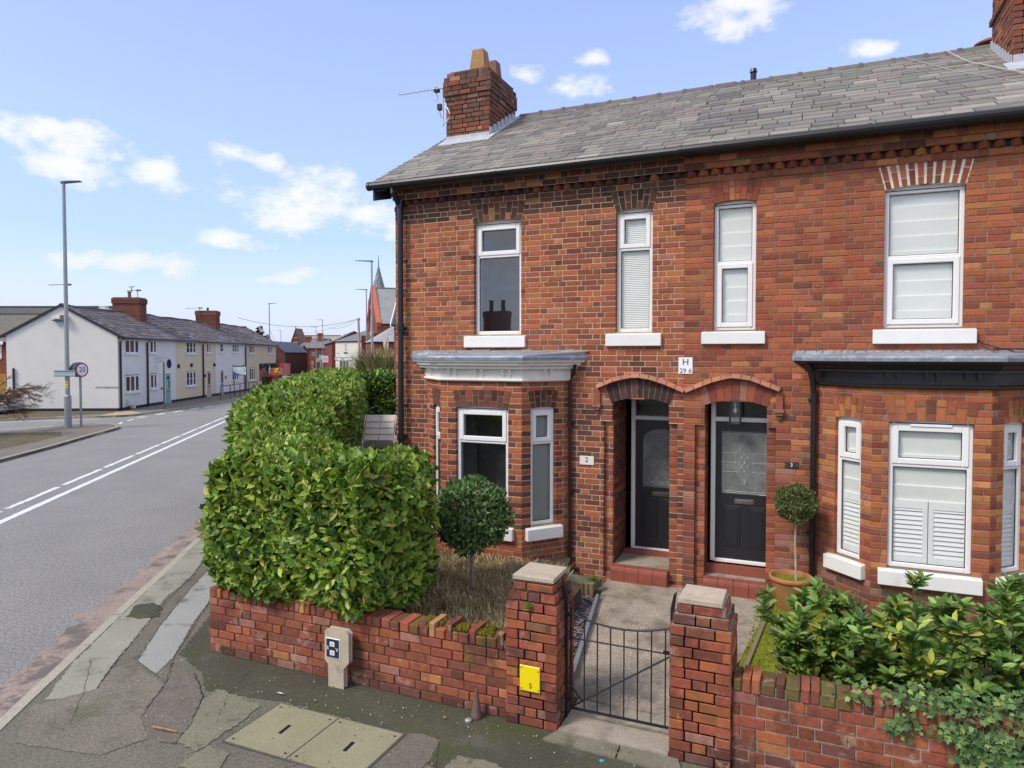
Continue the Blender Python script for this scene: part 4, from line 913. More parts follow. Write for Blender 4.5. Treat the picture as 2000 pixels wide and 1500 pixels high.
def offset_line(pts, d):
    P = np.array(pts, float); out = []
    for i in range(len(P)):
        t = P[min(i + 1, len(P) - 1)] - P[max(i - 1, 0)]; t /= np.linalg.norm(t); out.append(tuple(P[i] + d * np.array((t[1], -t[0]))))
    return out
def kerb(pts, side, w=.13, name='kerb', h=.11, L=.9):
    """row of kerb stones along a polyline; side=+1 puts the stone to the right of the line"""
    mb = MB(); P = np.array(pts, float); d = np.concatenate([[0], np.cumsum(np.linalg.norm(np.diff(P, axis=0), axis=1))]); n = int(d[-1] / L)
    def at(s): return np.array((np.interp(s, d, P[:, 0]), np.interp(s, d, P[:, 1])))
    for i in range(n):
        a, b = at(d[-1] * i / n + .005), at(d[-1] * (i + 1) / n - .005); t = b - a; t /= np.linalg.norm(t); q = np.array((t[1], -t[0])) * w * side
        g = gdrop(*a); z0, z1 = g - .12, g + .004 + random.uniform(-.003, .003); r = q * .15
        mb.hexa([(*a, z0), (*b, z0), (*(b + q), z0), (*(a + q), z0), (*a, z1 - .02), (*b, z1 - .02), (*(b + q), z1), (*(a + q), z1)]); mb.hexa([(*a, z1 - .021), (*b, z1 - .021), (*(b + q), z1 - .001), (*(a + q), z1 - .001), (*(a + r), z1), (*(b + r), z1), (*(b + q), z1 + .001), (*(a + q), z1 + .001)])
    return tag(mb.build(name, M['kerb']), None, None, kind='structure')
random.seed(14)
kerb(KERB_R, 1)
def slab(name, pts, mat, z0=-.1, z1=0., kind='structure', drop=True):
    mb = MB(); n = len(pts)
    g = [gdrop(*p) if drop else 0 for p in pts]
    mb.poly([(p[0], p[1], z1 + q) for p, q in zip(pts, g)])
    for i in range(n): j = (i + 1) % n; mb.poly([(*pts[i], z0 + g[i]), (*pts[j], z0 + g[j]), (*pts[j], z1 + g[j]), (*pts[i], z1 + g[i])])
    return tag(mb.build(name, mat), None, None, kind=kind)
inner = offset_line(KERB_R, .12)
sheet_r = [(6, -14.2), (6, -5.0), (6, -3.9), (5, -.0), (-5, 9), (-12, 18), (-20, 27), (-26, 33), (-33, 44), (-43, 58), (-59, 76), (-80, 100), (-104, 123)]
tag(sheet('pavement', inner, sheet_r, -.002, M['paveA'], 6, 3.), 'dark patched pavement round the corner', None, kind='structure')
# gritty gutter along the near kerb
go = offset_line(KERB_R[:6], 0); gi = offset_line(KERB_R[:6], -.42)
def ragged(pts, amp, step=.12, seed=0, closed=True):
    r = random.Random(seed); out = []; n = len(pts); k = n if closed else n - 1
    for i in range(k):
        a, b = np.array(pts[i]), np.array(pts[(i + 1) % n]); L = np.linalg.norm(b - a); m = max(1, int(L / step)); t = (b - a) / (L + 1e-9); q = np.array((t[1], -t[0]))
        for j in range(m): w = 0 if j == 0 else amp * r.gauss(0, 1) * .5; out.append(tuple(a + (b - a) * j / m + q * w))
    if not closed: out.append(tuple(pts[-1]))
    return out
mb = MB(); gr_ = ragged(gi, .10, .15, 3, False); 
dd_ = lambda P: np.concatenate([[0], np.cumsum(np.linalg.norm(np.diff(np.array(P), axis=0), axis=1))])
do_, dg_ = dd_(go), dd_(gr_); Pg = np.array(gr_); Po = np.array(go)
for i in range(len(gr_) - 1):
    s0, s1 = dg_[i] / dg_[-1] * do_[-1], dg_[i + 1] / dg_[-1] * do_[-1]
    mb.poly([(np.interp(s0, do_, Po[:, 0]), np.interp(s0, do_, Po[:, 1]), -.096), (np.interp(s1, do_, Po[:, 0]), np.interp(s1, do_, Po[:, 1]), -.096), (*Pg[i + 1], -.096), (*Pg[i], -.096)])
tag(mb.build('gutter_grit', M['roadside']), 'grit lying along the kerb', None, kind='structure')
# pavement patches, each a thin sheet with a ragged edge
def patch(name, pts, mat, lvl, amp=.02, seed=1):
    P = ragged(pts, min(amp * .7, .022), .035, seed); mb = MB(); mb.poly([(x, y, .001 + .0015 * lvl + .0001 * seed) for x, y in P])
    return tag(mb.build(name, mat), None, None, kind='structure')
patch('pavement_patch', [(-16, 8.8), (-15.0, 8.2), (-8.93, -1.15), (-8.25, -2.06), (-7.72, -3.04), (-7.5, -3.29), (-7.2, -3.7), (-6.54, -4.65), (-6.26, -5.0), (-6.28, -5.2), (-6.50, -5.33), (-7.0, -4.73), (-8.2, -2.95), (-9.3, -1.25)], M['paveB'], 1, .025, 2)
patch('pavement_patch', [(-8.36, -1.63), (-7.98, -1.60), (-7.67, -2.03), (-7.16, -2.8), (-6.78, -3.38), (-6.17, -4.2), (-6.01, -4.56), (-6.45, -4.41), (-7.0, -3.7), (-7.51, -2.95)], M['paveC'], 1, .012, 3)
patch('pavement_patch', [(-6.52, -4.64), (-6.44, -4.44), (-5.74, -4.68), (-5.42, -5.2), (-5.05, -5.41), (-5.2, -5.75), (-6.0, -5.9), (-6.5, -5.45), (-6.26, -5.0)], M['paveD'], 1, .02, 4)
patch('pavement_patch', [(-5.75, -4.65), (-5.67, -4.39), (-5.22, -4.69), (-4.92, -5.09), (-4.77, -5.37), (-4.93, -5.42), (-5.4, -5.22)], M['rough_agg'], 2, .03, 5)
patch('pavement_patch', [(-5.19, -4.54), (-4.84, -4.58), (-4.60, -4.62), (-4.54, -4.82), (-4.52, -5.40), (-4.77, -5.37), (-4.95, -5.06), (-5.15, -4.76)], M['palemoss'], 2, .05, 6)
patch('pavement_patch', [(-4.51, -5.30), (-4.25, -5.32), (-4.12, -5.6), (-4.5, -5.6)], M['palemoss'], 3, .04, 7)
patch('pavement_patch', [(-7.66, -3.61), (-7.9, -3.29), (-7.79, -3.12), (-7.51, -3.21), (-7.3, -3.45), (-7.44, -3.59)], M['mosspave'], 3, .05, 8)
patch('pavement_patch', [(-6.3, -3.5), (-5.95, -3.86), (-1.96, -3.92), (-1.95, -4.1), (-.9, -4.15), (3, -4.1), (3, -5.2), (-2.2, -5.2), (-3.1, -4.5), (-4.45, -4.48), (-4.9, -4.55), (-5.3, -4.6), (-5.6, -4.35), (-6.2, -4.1), (-7.1, -2.6), (-8.2, -1.2), (-7.9, -1.0), (-6.9, -2.4)], M['mosspave'], 0, .05, 9)
patch('pavement_patch', [(-3.12, -4.5), (-2.98, -4.45), (-2.8, -4.48), (-2.74, -4.74), (-2.75, -5.6), (-3.75, -5.6), (-3.78, -5.3)], M['rough_agg'], 1, .01, 10)
patch('pavement_patch', [(-2.57, -4.62), (-2.46, -4.6), (-2.23, -4.59), (-2.10, -4.68), (-2.15, -5.2), (-2.6, -5.2)], M['palemoss'], 1, .04, 11)
# cracks and sealed joints in the pavement
def crack(pts, w=.006, seed=1):
    P = ragged(pts, .010, .05, seed, False); mb = MB(); r = random.Random(seed)
    for a, b in zip(P, P[1:]):
        t = np.array(b) - np.array(a); t = t / (np.linalg.norm(t) + 1e-9); q = np.array((t[1], -t[0])) * w * r.uniform(.4, 1.3); mb.poly([(*(np.array(a) - q), .0075), (*(np.array(b) - q), .0075), (*(np.array(b) + q), .0075), (*(np.array(a) + q), .0075)], (.035, .035, .025))
    return tag(mb.build('pavement_crack', M['plain']), None, None, kind='structure')
for i, c_ in enumerate(([(-8.93, -1.15), (-8.25, -2.06), (-7.5, -3.29), (-6.54, -4.65), (-6.26, -5.0)], [(-8.36, -1.63), (-7.51, -2.95), (-7.0, -3.7), (-6.45, -4.41)], [(-7.98, -1.60), (-7.16, -2.8), (-6.17, -4.2), (-5.75, -4.65), (-5.4, -5.22)], [(-6.45, -4.41), (-6.01, -4.56), (-5.75, -4.66)],
        [(-5.67, -4.39), (-5.22, -4.69), (-4.92, -5.09), (-4.77, -5.4)], [(-6.9, -4.6), (-6.3, -5.1), (-5.9, -5.5)], [(-5.2, -4.1), (-5.0, -4.6), (-4.8, -4.9)], [(-3.1, -4.5), (-3.45, -5.0), (-3.8, -5.4)], [(-2.8, -4.5), (-2.6, -4.9), (-2.7, -5.3)])): crack(c_, .0035 if i < 5 else .002, i + 1)
# road markings
def mark(name, A, B, w, seed=1, wear=.012):
    a, b = np.array(A), np.array(B); t = (b - a) / np.linalg.norm(b - a); q = np.array((t[1], -t[0])) * w / 2
    P = ragged([tuple(a - q), tuple(b - q), tuple(b + q), tuple(a + q)], wear, .12, seed); mb = MB(); mb.poly([(x, y, -.095) for x, y in P])
    return tag(mb.build(name, M['roadpaint']), None, None, kind='structure')
RD = np.array((-.568, .823)); RQ = np.array((-.823, -.568)); S0 = np.array((-14.65, -.95))
mark('road_marking', S0 - RD * 8, S0 + RD * 34, .16, 2)
s = -7.
i = 0
while s < 34: 
    o = S0 + np.array((-1.0, .0)) * .0 + np.array((-.823, -.568)) * .50; mark('road_marking', o + RD * s, o + RD * (s + 2.5), .13, i, .02); s += 2.78; i += 1
for A, B in (((-29.0, 12.3), (-29.9, 13.0)), ((-30.3, 13.5), (-31.0, 14.2)), ((-31.3, 14.7), (-31.9, 15.5)), ((-32.2, 16.1), (-32.6, 16.9)), ((-32.9, 17.7), (-33.3, 18.6)), ((-33.6, 19.4), (-34.0, 20.4)), ((-34.3, 21.2), (-34.7, 22.2)), ((-35, 23), (-35.5, 24)),
             ((-32.6, 16.2), (-33.0, 17.0)), ((-33.2, 17.9), (-33.6, 18.8)), ((-33.9, 19.7), (-34.3, 20.7)), ((-34.6, 21.5), (-35.0, 22.5))): mark('road_marking', A, B, .13, 1)
mark('road_marking', (-36.6, 11.6), (-33.6, 14.9), .14, 3); mark('road_marking', (-33.6, 8.8), (-31.9, 12.0), .10, 4)
for i in range(5):
    a = np.array((-78., 83.)) + np.array((-.66, .75)) * i * 7
    mb = MB(); q = [a, a + np.array((-.66, .75)) * 4, a + np.array((-.66, .75)) * 4 + (.18, .12), a + (.18, .12)]; mb.poly([(x, y, -.08 + gdrop(x, y)) for x, y in q]); tag(mb.build('road_marking', M['roadpaint']), None, None, kind='structure')
# opposite island pavement and the cottages' pavement
ISL = [(-11.5, -14.2), (-17.5, -4.6), (-22.8, 3.84), (-24.5, 6.5), (-26.8, 9.8), (-27.7, 11.2), (-28.3, 12.0), (-29.1, 12.55), (-30.0, 12.85), (-30.9, 12.7), (-31.3, 11.9), (-31.1, 9.8), (-30.6, 8.3), (-29.5, 4), (-28.5, -2), (-28, -14)]
slab('far_pavement', ISL, M['paveD']); kerb(ISL[:13], -1); 
patch('verge', [(-28.6, 9.6), (-27.2, 8.7), (-25.4, 5.6), (-23.9, 3.2), (-22, -.5), (-26, -6), (-28.6, -2), (-29.4, 4), (-30.3, 8.2)], M['grass'], 1, .15, 5)
TPV = [(-43.6, 2), (-37.0, 12.1), (-35.5, 14.5), (-34.3, 15.4), (-33.6, 16.2), (-33.5, 16.9), (-33.8, 17.6), (-34.5, 19.5), (-35.4, 22.2), (-36.9, 25.8), (-39.4, 30.3), (-41.0, 33), (-44.5, 38.8), (-49.5, 46.2), (-55.3, 53.3), (-66, 65), (-78, 77), (-92, 94), (-118, 122)]
tag(sheet('far_pavement', [(-70, 2), (-72, 12), (-72, 14), (-72, 16), (-72, 17), (-72, 18), (-73, 19), (-74, 21), (-75, 24), (-76, 28), (-78, 32), (-80, 36), (-83, 42), (-86, 50), (-88, 58), (-95, 70), (-105, 84), (-120, 105), (-140, 130)], TPV, 0.0, M['paveD'], 6, 3.), 'pavement in front of the painted cottages', None, kind='structure')
kerb(TPV, -1)
patch('apron', [(-34.3, 15.35), (-33.62, 16.2), (-33.55, 16.9), (-33.9, 17.6), (-35.6, 18.3), (-35.6, 17.2)], M['apron'], 1, .03, 3)
patch('verge', [(-43.4, 8.0), (-37.3, 12.5), (-35.8, 14.8), (-35.2, 16.9), (-36.1, 17.7), (-42, 14.6), (-48, 11)], M['grass'], 1, .1, 4)

# ================================================================== front gardens
slab('garden_bed', [(-5.9, -3.72), (-2.48, -3.72), (-2.62, -1.2), (-2.95, -1.0), (-3.15, -.02), (-5.9, -.02), (-9, 1), (-7, -2)], M['earth'], 0, .30, drop=False)
slab('garden_ground', [(-6.1, 0), (-6.1, 9), (-16.5, 13.5), (-8.6, .5), (-6.9, -1.8)], M['grass'], -.1, .08, drop=False)
slab('garden_path', [(-2.06, -3.42), (-1.0, -3.42), (-.66, -2.05), (-.45, -.28), (-.43, .05), (-2.62, .05), (-2.60, -.2), (-2.49, -.88)], M['aggregate'], -.02, .05, drop=False)
slab('path_threshold', [(-1.94, -3.98), (-1.02, -3.98), (-1.02, -3.42), (-1.94, -3.42)], M['concrete'], -.02, .035, drop=False)
slab('kerb_slab', [(-2.02, -4.14), (-1.40, -4.16), (-1.41, -3.96), (-1.94, -3.95)], M['palemoss'], -.02, .022, drop=False)
slab('kerb_slab', [(-1.385, -4.16), (-.86, -4.20), (-.95, -3.96), (-1.40, -3.96)], M['palemoss'], -.02, .019, drop=False)
slab('lawn', [(-.62, -3.72), (3.2, -3.72), (3.2, 0), (-.42, 0), (-.64, -2.05)], M['moss'], 0, .10, drop=False)
mb = MB(); mb.hexa([(-2.53, -.86, 0), (-2.49, -.86, 0), (-2.02, -3.45, 0), (-2.07, -3.45, 0), (-2.53, -.86, .12), (-2.49, -.86, .12), (-2.02, -3.45, .12), (-2.07, -3.45, .12)])
tag(mb.build('path_edging', make_mat('grey_board', (.17, .18, .19), .8)), 'grey board edging between the slate chips and the path', 'edging')
mb = MB(); mb.hexa([(-.66, -3.3, 0), (-.62, -3.3, 0), (-.41, -.30, 0), (-.45, -.30, 0), (-.66, -3.3, .13), (-.62, -3.3, .13), (-.41, -.30, .13), (-.45, -.30, .13)])
tag(mb.build('path_edging', make_mat('old_board', (.20, .15, .10), .9, stain=MOSS)), 'weathered brown board edging beside the mossy lawn', 'edging')
# slate chips: uncountable
mb = MB(); random.seed(3)
for i in range(2600):
    t = random.random(); y = -.9 - 2.7 * t; xr = -2.54 + .47 * t; x = xr - random.random() ** .8 * (.34 - .06 * t) ; s = random.uniform(.008, .02); a = random.random() * 6.28; z = .075 + random.random() * .02
    c = random.choice([(.20, .18, .24), (.13, .12, .16), (.27, .25, .30), (.09, .08, .10), (.22, .16, .12)]); ca, sa = math.cos(a) * s, math.sin(a) * s; dz = random.uniform(-.008, .008)
    mb.poly([(x - ca, y - sa, z - dz), (x + sa, y - ca, z), (x + ca, y + sa, z + dz), (x - sa * .8, y + ca * .8, z + .006)], c)
tag(mb.build('slate_chips', M['gravel']), 'purple grey slate chips between the left pier and the path', 'gravel', kind='stuff')
slab('chip_bed', [(-2.95, -.86), (-2.52, -.86), (-2.05, -3.5), (-2.5, -3.5)], M['earth'], 0, .07, drop=False)
le = thing('log_edging', 'short upright mossy log roll edging behind the slate chips', 'edging', (-2.8, -.88, .05))
for i in range(6):
    x = -2.90 + i * .062; mb = MB(); mb.tube([(x, -.90 + i * .006, .03), (x, -.90 + i * .006, .235 + random.uniform(-.02, .01))], .029, 8, random.choice([(.20, .15, .07), (.14, .11, .05), (.24, .19, .10)])); mb.build('log', M['bark'], le)
slab('stone_slab', [(-3.1, -.86), (-2.62, -.78), (-2.56, -.5), (-3.05, -.44)], M['palemoss'], .1, .20, drop=False)

# ---------------------------------------------------------------- front walls and piers
def oldcol(x, z):
    if z < .1: return bcol((2, 3, 4, 4, 2, 0, 2, 3))
    if x < -4.2: return bcol((7, 10, 6, 2, .3, .4, 3, 1))
    if x > -1: return bcol((10, 11, 5, 1.2, .2, .4, 1.2, 1.2))
    return bcol((9, 10, 5, 1.5, .3, .5, 1.6, 1.6))
MW = (.085, .065, .045); MWR = (.34, .31, .24)
def low_wall(root, x0, x1, y, ztop, mort, cseed, yel):
    random.seed(cseed); mb = MB(); fr = Fr((0, y), (1, 0))
    brickwork(mb, fr, x0, x1, 0, ztop, oldcol, [], mort, bond=5, jit=.006, depth=.11, course=.083)
    mb.box(x0, x1, y + .02, y + .215, 0, ztop - .003, mort)
    bk = Fr((x1, y + .225), (-1, 0)); brickwork(mb, bk, 0, x1 - x0, .1, ztop, lambda u, z: bcol((4, 6, 6, 4, 1, 0, 1, 2)), [], mort, bond=5)
    w = mb.build('wall', M['oldbrick'], root)
    mb = MB(); x = x0 + .004
    while x < x1 - .03:       # brick on edge coping, some bricks standing proud
        hd = random.random() < .34; wd = .068 if hd else random.choice((.068, .105, .105)); wd = min(wd, x1 - .002 - x)
        up = .035 if (hd and yel) else (.012 if hd else -.01)
        c = random.choice([(.46, .25, .09), (.40, .22, .10)]) if (hd and yel and random.random() < .55) else bcol((6, 8, 5, 3, .6, .3, .5, 2))
        if not hd and random.random() < .28: c = (.15 * random.uniform(.8, 1.2), .105 * random.uniform(.8, 1.2), .035)
        j = random.uniform(-.008, .008); z0, z1 = ztop + .004, ztop + .105 + up + random.uniform(-.008, .008)
        q = Fr((0, y + j), (1, 0)); mb.bbox(q, x + .005, x + wd - .005, -.235, .006, z0, z1, .008, c); x += wd
    mb.box(x0 + .01, x1 - .01, y + .012, y + .215, ztop, ztop + .07, tuple(q * .8 for q in mort))
    mb.build('coping', M['oldbrick'], w)
def pier(root, x0, x1, y0, cx0, cx1, cy0, cy1, mort, pseed, nfull=13):
    random.seed(pseed); mb = MB(); w = x1 - x0; COURSE = .083; H1 = nfull * COURSE
    def sq(mb, a, b, c, d, z0, z1, cf):
        for fr, L in ((Fr((a, c), (1, 0)), b - a), (Fr((b, c), (0, 1)), d - c), (Fr((b, d), (-1, 0)), b - a), (Fr((a, d), (0, -1)), d - c)): brickwork(mb, fr, 0, L, z0, z1, cf, [], mort, jit=.006, bond=1, depth=.1, course=.083)
        mb.box(a + .01, b - .01, c + .01, d - .01, z0, z1 - .004, mort)
    sq(mb, x0, x1, y0, y0 + w, 0, H1, lambda u, z: bcol((14, 11, 4, 2, .4, 1, 1, 1.5)) if z > .25 else bcol((4, 5, 5, 4, 2, 0, 1, 4)))
    sq(mb, x0 + .022, x1 - .022, y0 + .022, y0 + w - .022, H1, H1 + COURSE, brick_pal((3, 5, 6, 6, 1, 0, 1, 6)))
    sq(mb, x0 + .05, x1 - .05, y0 + .05, y0 + w - .05, H1 + COURSE, H1 + 2 * COURSE - .01, brick_pal((6, 8, 6, 3, 0, 0, 1, 4)))
    mb.box(x0 + .06, x1 - .06, y0 + .06, y0 + w - .06, H1, H1 + .165, mort)
    p = mb.build('pier', M['oldbrick'], root); z = H1 + 2 * COURSE - .008
    mb = MB(); g = .006; mb.hexa([(cx0, cy0, z), (cx1, cy0 + g, z), (cx1 - g, cy1, z), (cx0 + g, cy1, z), (cx0, cy0, z + .046), (cx1, cy0 + g, z + .044), (cx1 - g, cy1, z + .044), (cx0 + g, cy1, z + .048)])
    o = mb.build('capstone', M['stone'], p); bv = o.modifiers.new('b', 'BEVEL'); bv.width = .008; bv.segments = 2
gwl = thing('garden_wall', 'weathered brick garden wall under the laurel hedge, with its pier left of the gate', 'wall', (-4, -3.8, 0), group='front garden walls')
low_wall(gwl, -5.93, -2.42, -3.94, .60, MW, 51, True)
random.seed(55); mb = MB(); brickwork(mb, Fr((-8.4, .05), (2.47, -3.98)), 0, 4.68, 0, .60, oldcol, [], MW); mb.build('wall', M['oldbrick'], gwl)
pier(gwl, -2.42, -1.955, -3.985, -2.39, -2.01, -3.915, -3.52, MW, 52)
gwr = thing('garden_wall', 'weathered brick garden wall with pale mortar, its pier right of the gate and ivy over it', 'wall', (.5, -3.8, 0), group='front garden walls')
low_wall(gwr, -.54, 3.2, -3.94, .62, MWR, 53, False)
pier(gwr, -1.01, -.545, -3.985, -.955, -.615, -3.935, -3.575, MWR, 54)
# gate
gt = thing('garden_gate', 'thin black iron gate with a dipped top rail between the brick piers', 'gate', (-1.5, -3.76, 0))
GY = -3.76
def top_z(x): t = (x + 1.47) / .46; return .885 + .085 * t * t
mb = MB(); mb.box(-1.975, -1.93, GY - .008, GY + .008, .0, 1.10); mb.hexa([(-1.975, GY - .008, 1.10), (-1.93, GY - .008, 1.10), (-1.93, GY + .008, 1.10), (-1.975, GY + .008, 1.10), (-1.99, GY - .008, 1.24), (-1.975, GY - .008, 1.26), (-1.975, GY + .008, 1.26), (-1.99, GY + .008, 1.24)]); mb.build('hinge_post', M['blackiron'], gt)
mb = MB(); mb.box(-1.045, -1.012, GY - .008, GY + .008, .10, 1.12); mb.hexa([(-1.045, GY - .012, 1.12), (-1.012, GY - .012, 1.12), (-1.012, GY + .012, 1.12), (-1.045, GY + .012, 1.12), (-1.02, GY - .012, 1.24), (-.995, GY - .012, 1.27), (-.995, GY + .012, 1.27), (-1.02, GY + .012, 1.24)]); mb.build('latch_post', M['blackiron'], gt)
mb = MB(); mb.tube([(x, GY, top_z(x)) for x in np.linspace(-1.90, -1.05, 12)], .009, 6)
mb.box(-1.90, -1.05, GY - .006, GY + .006, .115, .135); mb.tube([(-1.90, GY, .74), (-1.05, GY, .74)], .007, 6); mb.tube([(-1.90, GY, .13), (-1.05, GY, .72)], .008, 6); mb.tube([(-1.90, GY, .13), (-1.90, GY, .99)], .009, 6); mb.tube([(-1.93, GY, .36), (-1.80, GY, .20)], .008, 6)
mb.box(-1.10, -1.03, GY - .02, GY - .008, .74, .77); mb.build('gate_frame', M['blackiron'], gt)
for i in range(7):
    x = -1.78 + i * .116
    if x < -1.06: mb = MB(); mb.tube([(x, GY, .12), (x, GY, top_z(x))], .0062, 6); mb.build('gate_bar', M['blackiron'], gt)
mb = MB(); mb.tube([(-1.90, GY, .98), (-1.90, GY - .01, 1.02)], .012, 6); mb.box(-1.935, -1.89, GY - .015, GY + .01, .93, .96); mb.build('hinge', M['blackiron'], gt); mb = MB(); mb.box(-1.935, -1.89, GY - .015, GY + .01, .18, .21); mb.build('hinge', M['blackiron'], gt)
# hydrant marker post
hp = thing('marker_post', 'squat concrete marker post standing against the garden wall with an S V plate', 'marker post', (-4.16, -4.05, 0))
mb = MB(); F4 = Fr((0, -4.04), (1, 0)); prof = [(-4.25, .0), (-4.09, .0), (-4.09, .20), (-4.03, .27), (-4.03, .535), (-4.06, .56), (-4.26, .56), (-4.29, .53), (-4.29, .26), (-4.25, .22)]
mb.prism([F4.p(u, .03, z) for u, z in prof], (0, .06, 0)); o = mb.build('post', M['stone'], hp); bv = o.modifiers.new('b', 'BEVEL'); bv.width = .01; bv.segments = 2
mb = MB(); mb.bbox(F4, -4.282, -4.118, .03, .036, .285, .478, .003, (.75, .77, .8)); mb.fbox(F4, -4.274, -4.126, .036, .038, .293, .470, (.02, .025, .05))
for z0, z1 in ((.40, .445), (.315, .36)): mb.fbox(F4, -4.232, -4.178, .038, .040, z0, z1, (.75, .75, .72)); mb.fbox(F4, -4.222, -4.188, .040, .041, z0 + .008, z1 - .008, (.5, .5, .47))
text_into(mb, F4, 'S', -4.256, .380, .0395, .05, (.8, .8, .8)); text_into(mb, F4, 'V', -4.148, .372, .0395, .05, (.8, .8, .8)); mb.build('marker_plate', M['plate'], hp)
mb = MB(); F5 = Fr((0, -3.992), (1, 0)); Y_ = (.80, .64, .005); mb.bbox(F5, -2.285, -2.10, .0, .008, .315, .535, .004, Y_); text_into(mb, F5, '5', -2.185, .365, .0095, .062, (.02, .02, .02))
for u, z in ((-2.27, .515), (-2.115, .50), (-2.27, .335), (-2.115, .335)): mb.fbox(F5, u - .003, u + .004, .008, .0095, z - .008, z + .008, (.02, .02, .02))
tag(mb.build('hydrant_sign', M['plate']), 'yellow plate numbered 5 on the front of the left gate pier', 'sign')
mb = MB(); mb.lathe(-2.685, -4.035, [(.048, .01), (.046, .03), (.014, .24), (.010, .262), (.0, .266)], 24); mb.lathe(-2.685, -4.035, [(.03, 0.), (.03, .02)], 12)
tag(mb.build('pipe_cover', make_mat('brown_metal', (.17, .105, .085), .5, .4, .15, 8, .1, 60, metal=.2), smooth=False), 'small brown cone shaped cover at the foot of the garden wall', 'pipe cover')
mb = MB(); mb.lathe(-2.72, -4.12, [(.03, 0), (.032, .02), (.02, .03), (0, .031)], 14); tag(mb.build('metal_cap', M['galv']), 'little grey metal cap on the pavement by the brown cone', 'cap')
mcs = []
for i, (x0, x1) in enumerate(((-4.43, -3.785), (-3.775, -3.12))):
    mb = MB(); mb.bbox(Fr((0, 0), (1, 0)), x0, x1, 0, 0, 0, 0, 0) if False else None
    mb.hexa([(x0, -5.20, 0.002), (x1, -5.20, .002), (x1, -4.53, .002), (x0, -4.53, .002), (x0 + .003, -5.197, .014), (x1 - .003, -5.197, .014), (x1 - .003, -4.533, .014), (x0 + .003, -4.533, .014)])
    o = mb.build('manhole_cover', M['manhole'])
    tag(o, ['left of the two square concrete filled access covers in the pavement', 'right of the two square concrete filled access covers in the pavement'][i], 'manhole cover', 'access covers in the pavement')
    mb = MB(); xm, ym = (x0 + x1) / 2 + .02, -4.87; mb.hexa([(xm - .012, ym - .07, .0145), (xm + .022, ym - .07, .0145), (xm + .012, ym + .07, .0145), (xm - .022, ym + .07, .0145), (xm - .012, ym - .07, .0155), (xm + .022, ym - .07, .0155), (xm + .012, ym + .07, .0155), (xm - .022, ym + .07, .0155)])
    for (u, v) in ((x0 + .05, -5.15), (x1 - .05, -5.15), (x0 + .05, -4.59), (x1 - .05, -4.59)): mb.box(u - .012, u + .012, v - .009, v + .009, .0145, .0152)
    mb.build('lifting_slot', M['black'], o)
mb = MB()
for q in ((-4.445, -3.105, -5.215, -5.202), (-4.445, -3.105, -4.528, -4.515), (-4.445, -4.432, -5.202, -4.528), (-3.118, -3.105, -5.202, -4.528), (-3.784, -3.776, -5.202, -4.528)): mb.box(*q, .002, .011)
tag(mb.build('cover_frame', make_mat('cover_frame', (.09, .085, .07), .8)), 'thin dark frame round the two pavement access covers', 'frame')
# litter on the pavement
def scrap(name, label, cat, x, y, sx, sy, col, z=.02, n=7, seed=1):
    r = random.Random(seed); mb = MB(); c = (x, y, z + .012); P = [(x + sx * math.cos(a) * r.uniform(.6, 1), y + sy * math.sin(a) * r.uniform(.6, 1), z + r.uniform(0, .01)) for a in np.linspace(0, 6.28 * (n - 1) / n, n)]
    for i in range(n): mb.poly([P[i], P[(i + 1) % n], c], col)
    tag(mb.build(name, M['plain']), label, cat)
scrap('dead_leaf', 'orange brown dead leaf beside the top corner of the left access cover', 'leaf', -4.17, -4.38, .025, .015, (.35, .17, .06)); scrap('dead_leaf', 'brown dead leaf on the dark pavement left of the brown cone', 'leaf', -2.93, -4.17, .022, .014, (.36, .16, .05), seed=2)
scrap('feather', 'white feather on the pavement above the left access cover', 'feather', -4.55, -4.40, .055, .016, (.6, .58, .54), seed=3)
mb = MB(); mb.tube([(-5.14, -5.30, .025), (-5.0, -5.29, .03), (-4.89, -5.27, .022)], .008, 6, (.38, .20, .08)); tag(mb.build('twig', M['bark']), 'orange brown stick lying on the rough patch of pavement', 'twig')
mb = MB(); mb.lathe(-1.49, -4.23, [(.018, .004), (.018, .0065), (0, .0066)], 14, (.0, .42, .70)); tag(mb.build('paint_dot', M['plain']), 'bright blue dot on the pavement in front of the gate', 'marker')
mb = MB(); random.seed(77)
for i in range(420):      # crumbs of grit and fallen bits
    x = random.uniform(-6.2, -.8); y = random.uniform(-5.2, -4.0); s = random.uniform(.002, .0065); c = random.choice([(.45, .42, .36), (.25, .2, .13), (.5, .48, .45), (.22, .11, .05)])
    mb.lathe(x, y, [(s, .02 if not (-4.4 < x < -3.1) else .016), (s * .8, .02 + s)], 5, c)
tag(mb.build('grit', M['plain']), 'crumbs and grit scattered over the pavement', 'grit', kind='stuff')
